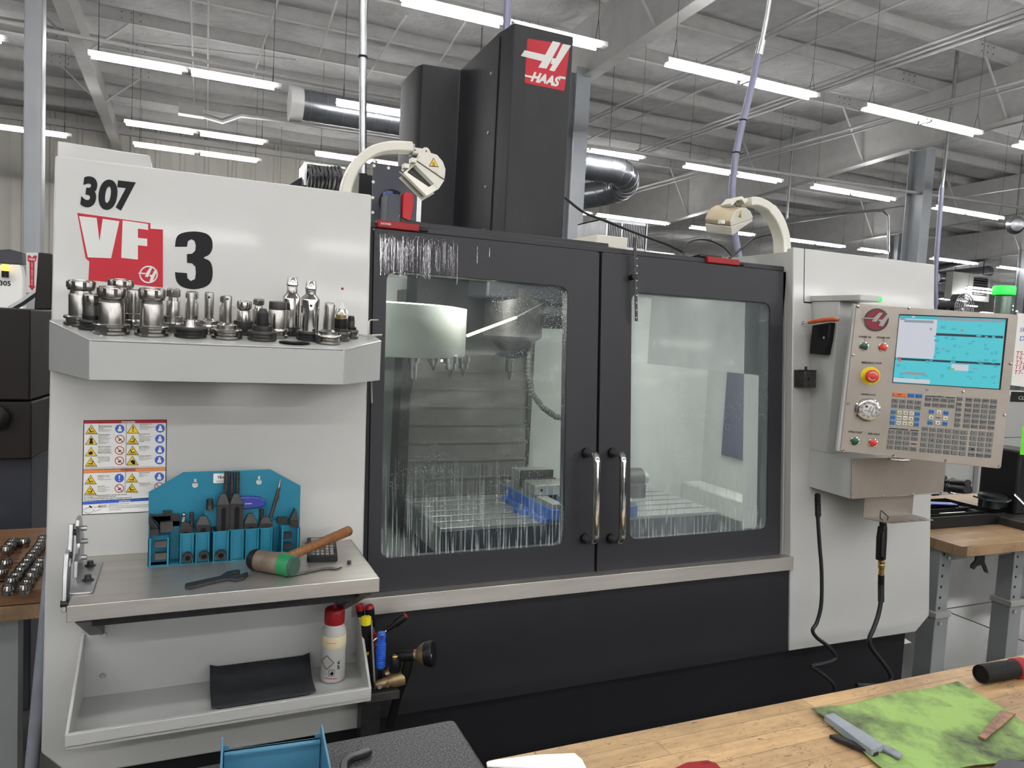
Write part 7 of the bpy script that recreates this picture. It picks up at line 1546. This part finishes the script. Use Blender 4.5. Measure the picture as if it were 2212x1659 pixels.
bs = thing('black_nameplate', 'black plate with pale writing under the whiteboard', 'sign', FH((q[2][0], q[2][1], 0))); obj('plate', B(FH).prism(q, -.004, 0), 'black', bs); c_ = FH.hit(2200, 859); obj('lettering', B(FH).text('CLO', c_[0], c_[1], None, .020, .0004, 0, .2, 'l'), 'lwhite', bs)
# beacon
YQ = 6.0; q0 = ony(2166, 690, YQ); q1 = ony(2168, 615, YQ)
bc = thing('green_beacon', 'glowing green signal beacon on a clear stack above the control panel', 'beacon', q0); kk = (q0-CAM).dot(CF)/FPX
obj('lit_dome', B().lathe([(21*kk, 0), (22*kk, 2*kk), (22*kk, 16*kk), (20*kk, 19*kk), (5*kk, 20*kk)], ony(2168, 637, YQ), n=28), 'beacon', bc)
M['clear'] = mat('smoky_clear_plastic', (120, 140, 128), .2, trans=.6)
obj('clear_stack', B().lathe([(17*kk, 0), (17*kk, 38*kk), (19*kk, 40*kk)], ony(2166, 678, YQ), n=24), 'clear', bc); obj('pole', B().cyl((q0.x, YQ, 0), (q0.x, YQ, q0.z), 10*kk, n=12), 'galv', bc)
q = ony(2160, 665, 2.4)
fan = thing('fan_cage', 'wire fan guard behind the control panel top', 'fan', ony(2085, 665, 4.2)); c = ony(2083, 664, 4.2); kk = (c-CAM).dot(CF)/FPX
b = B()
for r_ in (10, 17, 24, 30): b.tube([c+Vector((r_*kk*math.cos(t), 0, r_*kk*math.sin(t))) for t in [2*PI*i/24 for i in range(24)]], .004, 5, True)
for i in range(10): t = PI*i/10; b.tube([c+Vector((30*kk*math.cos(t), 0, 30*kk*math.sin(t))), c-Vector((30*kk*math.cos(t), 0, 30*kk*math.sin(t)))], .003, 5)
obj('guard_wire', b, 'galv', fan); obj('fan_hub', B().cyl(c+Vector((0, .05, 0)), c+Vector((0, .2, 0)), .06, n=16), 'black', fan); obj('fan_stand', B().sweep([ony(2050, 672, 4.3), ony(2062, 640, 4.3), ony(2080, 640, 4.3)], .04, .03, (0, 1, 0)).box(c.x-.02, c.x+.02, 4.28, 4.32, 0, c.z-.1), 'black', fan)
hs = thing('spanner', 'black hook spanner hanging under the right wooden bench top', 'wrench', ony(*z9(760, 1600), n0.y+.02)); Vh = VP(n0.y+.015); hpz = [Vh.hit(*z9(*p)) for p in ((730, 1475), (822, 1470), (815, 1530), (845, 1610), (855, 1655), (825, 1640), (800, 1580), (775, 1565), (735, 1575), (705, 1615), (675, 1600), (680, 1560), (720, 1520))]; hpz = [(p[0], min(p[1], BZ-.0445)) for p in hpz]
obj('blade', B(Vh).prism(hpz, -.006, 0), 'black', hs)
# ================================================================== LEFT BACKGROUND
VL = VP(3.3)
dm_ = thing('dark_machine', 'dark brown-black machine enclosure at the left edge', 'machine', (-1.2, 3.5, 0))
def qx(x, y, Y=3.3): return ony(x, y, Y)
a, c = qx(100, 668), qx(70, 860)
obj('upper_case', B().prism([(-2.4, 3.3), (qx(66, 700).x, 3.3), (qx(104, 700).x, 3.75), (qx(104, 700).x, 4.3), (-2.4, 4.3)], qx(60, 865).z, qx(60, 668).z), 'brown', dm_, bevel=.006)
obj('lower_case', B().prism([(-2.4, 3.3), (qx(68, 900).x, 3.3), (qx(108, 900).x, 3.75), (qx(108, 900).x, 4.3), (-2.4, 4.3)], qx(60, 992).z, qx(60, 868).z), 'brown', dm_, bevel=.006)
a = ony(82, 548, 3.6); c = ony(106, 660, 3.6); obj('side_fin', B(VP(3.6)).prism([VP(3.6).hit(*p) for p in ((74, 668), (83, 545), (112, 548), (112, 668))], -.3, 0), 'brown', dm_, bevel=.004)
obj('slate_base', B().prism([(-2.4, 3.36), (qx(62, 1000).x, 3.36), (qx(108, 1000).x, 3.8), (qx(108, 1000).x, 4.3), (-2.4, 4.3)], 0, qx(60, 993).z), 'slate', dm_, bevel=.006)
hh_ = ony(8, 900, 3.3); obj('door_knob', B().lathe([(.03, 0), (.045, .02), (.045, .04), (.03, .05)], (hh_.x-.02, 3.3, hh_.z), (0, -1, 0), 20), 'black', dm_)
V3 = VP(6.2); w3 = thing('white_box', 'white machine with amber beacon and number 305 at the left edge', 'machine', ony(5, 660, 6.2))
q = [V3.hit(*p) for p in ((-80, 570), (44, 572), (50, 600), (50, 668), (-80, 668))]; q = [(p[0], p[1]) for p in q]
obj('case', B(V3).prism([(p[0], p[1] if i < 3 else 0) for i, p in enumerate(q)], -.12, 0), 'paper', w3, bevel=.01); b = B(V3); h = V3.hit(11, 612); b.text('305', h[0], h[1], None, V3.hit(11, 606)[1]-V3.hit(11, 617)[1], .001, .03); obj('number', b, 'ink', w3)
h = V3.hit(14, 586); obj('amber_light', B(V3).cyl((h[0], h[1]+.0, .04), (h[0], h[1]+.045, .04), .02, n=12), 'amber', w3); obj('beacon_base', B(V3).cyl((h[0], h[1]-.045, .04), (h[0], h[1], .04), .022, n=12), 'black', w3)
obj('dark_top', B(V3).prism([V3.hit(*p) for p in ((-80, 560), (-80, 545), (20, 538), (47, 545), (48, 570))], -.14, -.01), 'slate', w3)
# fire extinguisher sign
VFs = VP(7.97); fs = thing('fire_sign', 'white and red fire extinguisher arrow sign on the left square column', 'sign', VFs((VFs.hit(69, 590)[0], VFs.hit(69, 634)[1], 0)))
zf = lambda x, y: (x/2.0738, 540+y/2.0738)
obj('plate', B(VFs).prism([VFs.hit(*zf(*p)) for p in ((170, 12), (118, 12), (118, 190), (162, 194))], .0, .003), 'lwhite', fs)
obj('red_arrow', B(VFs).prism([VFs.hit(*zf(*p)) for p in ((124, 24), (134, 24), (144, 34), (155, 24), (166, 26), (161, 50), (155, 54), (154, 162), (160, 164), (144, 182), (127, 160), (134, 160), (132, 54), (124, 50))], .003, .005), 'red', fs)
b = B(VFs); h = VFs.hit(*zf(144, 42)); b.text('FIRE', h[0], h[1], VFs.hit(*zf(158, 42))[0]-VFs.hit(*zf(130, 42))[0], None, .005, .03, depth=.001)
for i, ch_ in enumerate('EXTINGUISHER'): h = VFs.hit(*zf(144-.3*i*0+.0*i, 60+i*8.6)); b.text(ch_, h[0], h[1], None, (VFs.hit(10, 500)[1]-VFs.hit(10, 503.2)[1]), .005, .02, depth=.001)
obj('lettering', b, 'lwhite', fs)
obj('steel_arm', B().tube([ony(22, 668, 3.9), ony(50, 652, 3.9), ony(92, 622, 3.9)], .016, 6), 'galv', dm_)
# collet bench
CZ = EYE-.80; cl0 = onz(0, 1315, CZ-.02)
cb_ = thing('collet_bench', 'wooden bench corner at the lower left carrying racked collets', 'bench', (-.7, 2.6, 0))
e0 = onz(60, 1300, CZ-.04); fy = onz(40, 1292, CZ-.02).y
xr_ = onz(88, 1284, CZ).x+.06
obj('bench_top', B().box(-1.6, xr_-.04, fy, fy+.75, CZ-.085, CZ-.042), 'bench2', cb_, bevel=.002)
obj('collet_rack', B().box(-1.4, xr_-.045, fy+.002, fy+.70, CZ-.04, CZ), 'bwood', cb_, bevel=.002)
obj('leg', B().lathe([(.045, 0), (.045, .04), (.02, .05), (.02, .12)], (-.47, fy+.12, 0), n=16).box(-.51, -.43, fy+.08, fy+.16, .12, CZ-.086), 'legp', cb_)
zc2 = lambda x, y: (x/6.634, 1150+y/6.634)
CG = 'collets standing in the wooden rack'
cpos = [(118, 885), (345, 870), (170, 765), (400, 790), (240, 690), (450, 690), (300, 610), (505, 620), (350, 545), (560, 545), (400, 480), (600, 480), (450, 410), (500, 355), (540, 300), (575, 250), (600, 200), (620, 150), (85, 505), (95, 305), (150, 245), (190, 200), (345, 195), (15, 640)]
cproto = None
lc = [0, 2, 4, 6, 8, 10, 12, 13, 14, 15, 16, 17]; rc = [1, 3, 5, 7, 9, 11]
def clab(i):
    if i in lc: return 'steel collet in the left line of the dense double row, %s from the front' % OR[lc.index(i)]
    if i in rc: return 'steel collet in the right line of the dense double row, %s from the front' % OR[rc.index(i)]
    return 'steel collet among the empty rack holes, '+{18: 'alone in the middle', 19: 'front one of the far left three', 20: 'middle one of the far left three', 21: 'rearmost of the far left three', 22: 'single one at the rear', 23: 'cut off by the left edge'}[i]
for i, (x, y) in enumerate(cpos):
    p = onz(*zc2(x, y+5), CZ+.001)
    if cproto is None:
        r = thing('collet', 'ribbed steel collet standing in the wooden rack at the lower left', 'collet', p, CG)
        R_ = .0185; body = B(); prof = [(R_*.82, 0), (R_, .012), (R_, .0165), (R_*.78, .027), (R_*.55, .027), (R_*.5, .02)]
        body.lathe(prof, p, n=32); obj('collet_body', body, 'tool', r); sl = B()
        for k in range(14):
            an = 2*PI*k/14; F_ = Frame(p, (-math.sin(an), math.cos(an), 0), (0, 0, 1)); F_ = Frame(Vector(p), (-math.sin(an), math.cos(an), 0), (0, 0, 1))
            sgn = 1 if F_.ez.dot(Vector((math.cos(an), math.sin(an), 0))) > 0 else -1
            sl.F(F_).add([(-.0012, .002, sgn*R_*.85), (.0012, .002, sgn*R_*.85), (.0012, .0165, sgn*R_*1.012), (-.0012, .0165, sgn*R_*1.012), (.0009, .0272, sgn*R_*.785), (-.0009, .0272, sgn*R_*.785)], [(0, 1, 2, 3), (3, 2, 4, 5)])
        obj('collet_slot', sl, 'ink', r); obj('collet_ring', B().lathe([(R_*1.004, .0115), (R_*1.03, .012), (R_*1.03, .0135), (R_*1.004, .014)], p, n=28), 'oxide', r); cproto = r
        r['label'] = clab(0)
    else:
        r = cproto.copy(); COL.objects.link(r); r.location = p; r['label'] = clab(i)
        for ch_ in list(cproto.children): c = ch_.copy(); COL.objects.link(c); c.parent = r; c.matrix_parent_inverse = ch_.matrix_parent_inverse.copy()
b = B()
for (x, y) in ((240, 245), (230, 290), (200, 340), (190, 390), (170, 440), (60, 350), (50, 560), (30, 720), (40, 400), (50, 690)): p = onz(*zc2(x, y), CZ+.0002); b.lathe([(.0165, 0), (.0166, .0006)], p, n=20)
obj('rack_hole', b, mat('dark_wood_hole', (70, 40, 20), .7), cb_)
pv_ = thing('leaning_pole', 'scuffed grey plastic pole leaning beside the white panel', 'pole', (-.5, 1.9, 0))
A = ony(112, 1200, 1.97); C = ony(70, 1640, 1.93); Dv = (C-A); C2 = A+Dv*(A.z/(A.z-C.z)); obj('tube', B().cyl(C2, A+Dv*-.3, .014, n=16), 'pvc', pv_); obj('tape_patch', B().cyl(A+Dv*.75, A+Dv*.95, .0143, n=16), 'ink', pv_) if False else None
# ================================================================== FOREGROUND
GZ = EYE-.65
gx = .425; gyb = 1.124
gp = thing('granite_plate', 'black speckled granite surface plate in the foreground', 'surface plate', (0, .9, GZ-.1))
gpoly = rquad([(gx, gyb), (-.45, gyb-.02), (-.45, .55), (gx-.005, .55)], .012)
obj('slab', B().prism(gpoly, GZ-.10, GZ), 'granite', gp, bevel=.004)
gs = thing('plate_stand', 'black steel stand under the granite plate', 'stand', (0, .85, 0))
obj('top_frame', B().box(-.42, .40, .58, 1.08, GZ-.16, GZ-.101), 'base', gs)
for (x, y) in ((-.40, .60), (.34, .60), (-.40, 1.02), (.34, 1.02)): obj('leg', B().box(x, x+.05, y, y+.05, 0, GZ-.16), 'base', gs)
fb_ = thing('workbench', 'worn butcher block workbench across the lower right foreground', 'bench', (1.2, .6, 0))
obj('bench_top', B().prism(rquad([(3.2, .985), (.432, .998), (.432, .25), (3.2, .25)], .006), GZ-.048, GZ-.002), 'bench', fb_, bevel=.003)
for (x, y) in ((.50, .30), (.50, .90), (3.05, .30), (3.05, .90)): obj('leg', B().box(x, x+.06, y, y+.06, 0, GZ-.048), 'legp', fb_)
obj('apron', B().box(.52, 3.1, .92, .94, GZ-.13, GZ-.048), 'legp', fb_)
BZ2 = GZ-.002
# blue bin
zg = lambda x, y: (60+x/2.212, 1260+y/2.212)
bn = thing('blue_bin', 'steel-blue plastic bin with open front on the granite plate', 'bin', onz(600, 1640, GZ))
hB = .062
A = onz(*zg(925, 735), GZ+hB); C = onz(*zg(1408, 672), GZ+hB); 
dxb = (C-A); dxb.z = 0; WB = dxb.length; FB = Frame((A.x, A.y, GZ), dxb, Vector((0, 0, 1)).cross(dxb.normalized())); 
def bb2(b_, x0, x1, y0, y1, z0, z1): return b_.box(x0, x1, y0, y1, z0, z1)
t_ = .003; Lb = -.22
obj('bin_floor', B(FB).box(0, WB, Lb, 0, 0, .003), 'binblue', bn)
obj('bin_back', B(FB).box(.004, WB-.004, -.016, -.011, .003, hB-.014).box(0.004, WB-.004, -.022, -.010, hB-.018, hB-.014), 'binblue', bn, bevel=.0008)
for s0_, s1_ in ((0, t_), (WB-t_, WB)):
    obj('bin_side', B(FB).box(s0_, s1_, Lb, 0, .003, hB), 'binblue', bn, bevel=.0006)
obj('bin_rib', B(FB).box(t_, t_+.008, -.012, -.008, .003, hB-.008).box(WB-t_-.008, WB-t_, -.012, -.008, .003, hB-.008), 'binblue', bn)
# bent hook tool
zh = lambda x, y: zg(x, y)
hkp = curve([(1510, 900), (1512, 862), (1540, 835), (1590, 818), (1638, 800)], 5)
ht = thing('bent_dark_hook', 'bent dark steel hook lying on the granite plate', 'hook', onz(*zg(1600, 860), GZ)); obj('bar', B().sweep([onz(x, y, GZ+.006) for x, y in [zg(*p) for p in hkp]], .011, .008, (0, 0, 1)), 'oxide', ht, bevel=.0015)
# white paper, red object
zw = lambda x, y: (1000+x/1.825, 1360+y/1.825)
b = B(); P_ = [onz(*zw(*p), BZ2) for p in ((92, 530), (95, 545), (490, 560), (470, 520), (440, 494), (300, 500), (130, 520))]
b.prism([(p.x, p.y) for p in P_], BZ2+.0005, BZ2+.0035); pp = obj('paper_towel', b, mat('soft_white_paper', (226, 226, 226), .9, bump=(120, .5, .001)), bevel=.0008); tag(pp, 'folded white paper towel on the workbench at the bottom edge', 'paper')
rp = [onz(*zw(*p), BZ2+.012) for p in ((800, 560), (880, 524), (960, 515), (1000, 525), (1030, 560))]
b = B(); b.prism([(p.x, p.y) for p in rp], BZ2, BZ2+.014); ro = thing('red_case', 'red plastic case edge peeking in at the bottom of the frame', 'case', (rp[2].x, rp[2].y, BZ2)); obj('shell', b, 'red2', ro, bevel=.004)
q = onz(*zw(955, 522), BZ2+.014); obj('notch', B().box(q.x-.006, q.x+.006, q.y-.004, q.y+.001, BZ2+.0141, BZ2+.0146), 'dkred', ro)
# lime cloth, draped with ripples
cc_ = [onz(*zw(*p), BZ2) for p in ((1378, 330), (1952, 218), (2400, 500), (1700, 600))]
NB = 44; vs = []; 
for i in range(NB+1):
    for j in range(NB+1):
        u, v = i/NB, j/NB; p = cc_[0].lerp(cc_[1], u).lerp(cc_[3].lerp(cc_[2], u), v)
        ed = min(u, v, 1-u, 1-v); z = .0022+.0016*math.sin(9*u+4*v)*math.sin(7*v+2*u)+.0012*math.sin(23*u+11*v)*.6+max(0, .03-ed)*.12
        wob = .004*math.sin(11*u+2)*(1-v) if v < .1 else 0
        vs.append((p.x+.003*math.sin(14*v)*(1 if u < .05 else .3), p.y+wob, BZ2+max(.0008, z)))
b = B().add(vs, [(i*(NB+1)+j, (i+1)*(NB+1)+j, (i+1)*(NB+1)+j+1, i*(NB+1)+j+1) for i in range(NB) for j in range(NB)], True)
co = obj('lime_cloth', b, 'cloth'); so = co.modifiers.new('thick', 'SOLIDIFY'); so.thickness = .0018; so.offset = -1; so.offset = 1; tag(co, 'lime green shop cloth smudged with black grime on the workbench', 'cloth')
CZT = BZ2+.0065
def slabobj(pts, h0, h1, m, nm, lab, cat, bev=.0008, off=0): P_ = [onz(*zw(*p), h1) for p in pts]; o = obj(nm, B().prism([(p.x, p.y) for p in P_], h0, h1), m, bevel=bev); return tag(o, lab, cat)
slabobj([(1425, 336), (1462, 328), (1662, 452), (1612, 474)], CZT, CZT+.011, mat('grey_stone', (134, 140, 148), .8, var=(40, .12)), 'sharpening_stone', 'long pale grey sharpening stone lying on the cloth corner', 'stone', .001)
slabobj([(1650, 468), (1668, 450), (1735, 488), (1722, 506)], CZT, CZT+.004, mat('worn_grey_stone', (128, 134, 140), .85, var=(50, .25)), 'sharpening_stone', 'short broken grey stone piece at the end of the long stone', 'stone')
slabobj([(1444, 414), (1470, 410), (1640, 480), (1622, 488)], CZT-.003, CZT+.004, 'oxide', 'black_file_stick', 'narrow black stick beneath the pale grey stone', 'stick')
slabobj([(2120, 318), (2180, 330), (2060, 430), (2032, 418)], CZT, CZT+.004, mat('scorched_copper_strip', (150, 112, 88), .4, .5, var=(30, .55)), 'metal_strip', 'small scorched reddish metal strip on the right of the cloth', 'strip')
slabobj([(2075, 560), (2110, 512), (2160, 508), (2300, 540), (2300, 600)], CZT, CZT+.012, mat('dark_grey_foam', (78, 80, 82), .9, bump=(200, .5, .001)), 'grey_pad', 'dark grey pad in the very lower right corner on the cloth', 'pad', .002)
# black sleeve tool with red ring
fl = thing('torch_barrel', 'black cylindrical sleeve with a red ring lying on the workbench right', 'tool', onz(*zw(2110, 185), BZ2)); R_ = .0155
A = onz(*zw(2040, 182), BZ2+R_); C = onz(*zw(2190, 158), BZ2+R_); A.z = C.z = BZ2+R_; d = (C-A).normalized(); L = (C-A).length
R0 = (Vector(onz(*zw(2040, 200), BZ2))-CAM).dot(CF)/FPX*20; R_ = max(.013, R0); A.z = C.z = BZ2+R_
obj('sleeve', B().lathe([(R_*.80, .02), (R_*.82, .001), (R_*.96, 0), (R_, .003), (R_*.97, L*.88)], A, d, 28), 'rubber', fl); obj('dark_mouth', B().lathe([(R_*.79, .003), (R_*.79, .0035)], A, d, 24), 'ink', fl)
kn = B()
for i in range(12):
    for k in range(22): an = 2*PI*(k+.5*(i % 2))/22; t = L*(.15+.05*i); c = A+d*t; u = d.cross(Vector((0, 0, 1))).normalized(); w__ = u.cross(d); q = c+u*(R_*.99*math.cos(an))+w__*(R_*.99*math.sin(an)); e = (q-c).normalized(); kn.add([tuple(q+d*.0016), tuple(q+e.cross(d)*.0016), tuple(q-d*.0016), tuple(q-e.cross(d)*.0016), tuple(q+e*.0007)], [(0, 1, 4), (1, 2, 4), (2, 3, 4), (3, 0, 4)])
obj('knurling', kn, 'black', fl, kind='stuff'); obj('red_ring', B().lathe([(R_*.97, L*.87), (R_*1.10, L*.89), (R_*1.12, L*1.08), (R_*.9, L*1.12)], A, d, 28), 'red2', fl); obj('grey_end', B().lathe([(R_*.85, L*1.1), (R_*.95, L*1.14), (R_*.95, L*1.5)], A, d, 24), 'gun', fl)
# cable reel on the machine top left
YR = 2.5; cr = thing('cable_reel', 'black cable coils with wire ends behind the white panel top', 'cable', ony(695, 408, YR)); rn = random.Random(9)
for i in range(9):
    p = ony(660+i*8, 400, YR); obj('coil', B().tube([p+Vector((.003*rn.random(), .10*math.cos(t), .045*math.sin(t)+.01)) for t in [2*PI*k/16 for k in range(16)]], .0055, 6, True), 'cable', cr)
a = ony(652, 358, YR); c = ony(740, 372, YR); obj('reel_top_bar', B().box(a.x, c.x, YR-.05, YR-.04, a.z-.002, a.z+.004), 'galv', cr); obj('reel_side', B().box(a.x, a.x+.008, YR-.06, YR+.06, a.z-.07, a.z), 'galv', cr)
for (x, y, m) in ((728, 372, 'orange'), (716, 368, 'red2'), (700, 366, 'paper')): p = ony(x, y, YR-.05); obj('wire_end', B().tube([p, p+Vector((.01, 0, -.02)), p+Vector((-.004, 0, -.05))], .003, 6), m, cr)
obj('side_wedge', B(VP(YR)).prism([VP(YR).hit(*p) for p in ((620, 402), (652, 382), (654, 410))], -.05, 0), 'black', cr)
for o in list(bpy.data.objects):
    if o.type == 'MESH' and o.parent is None and 'label' not in o.keys() and 'kind' not in o.keys(): print('UNTAGGED', o.name)
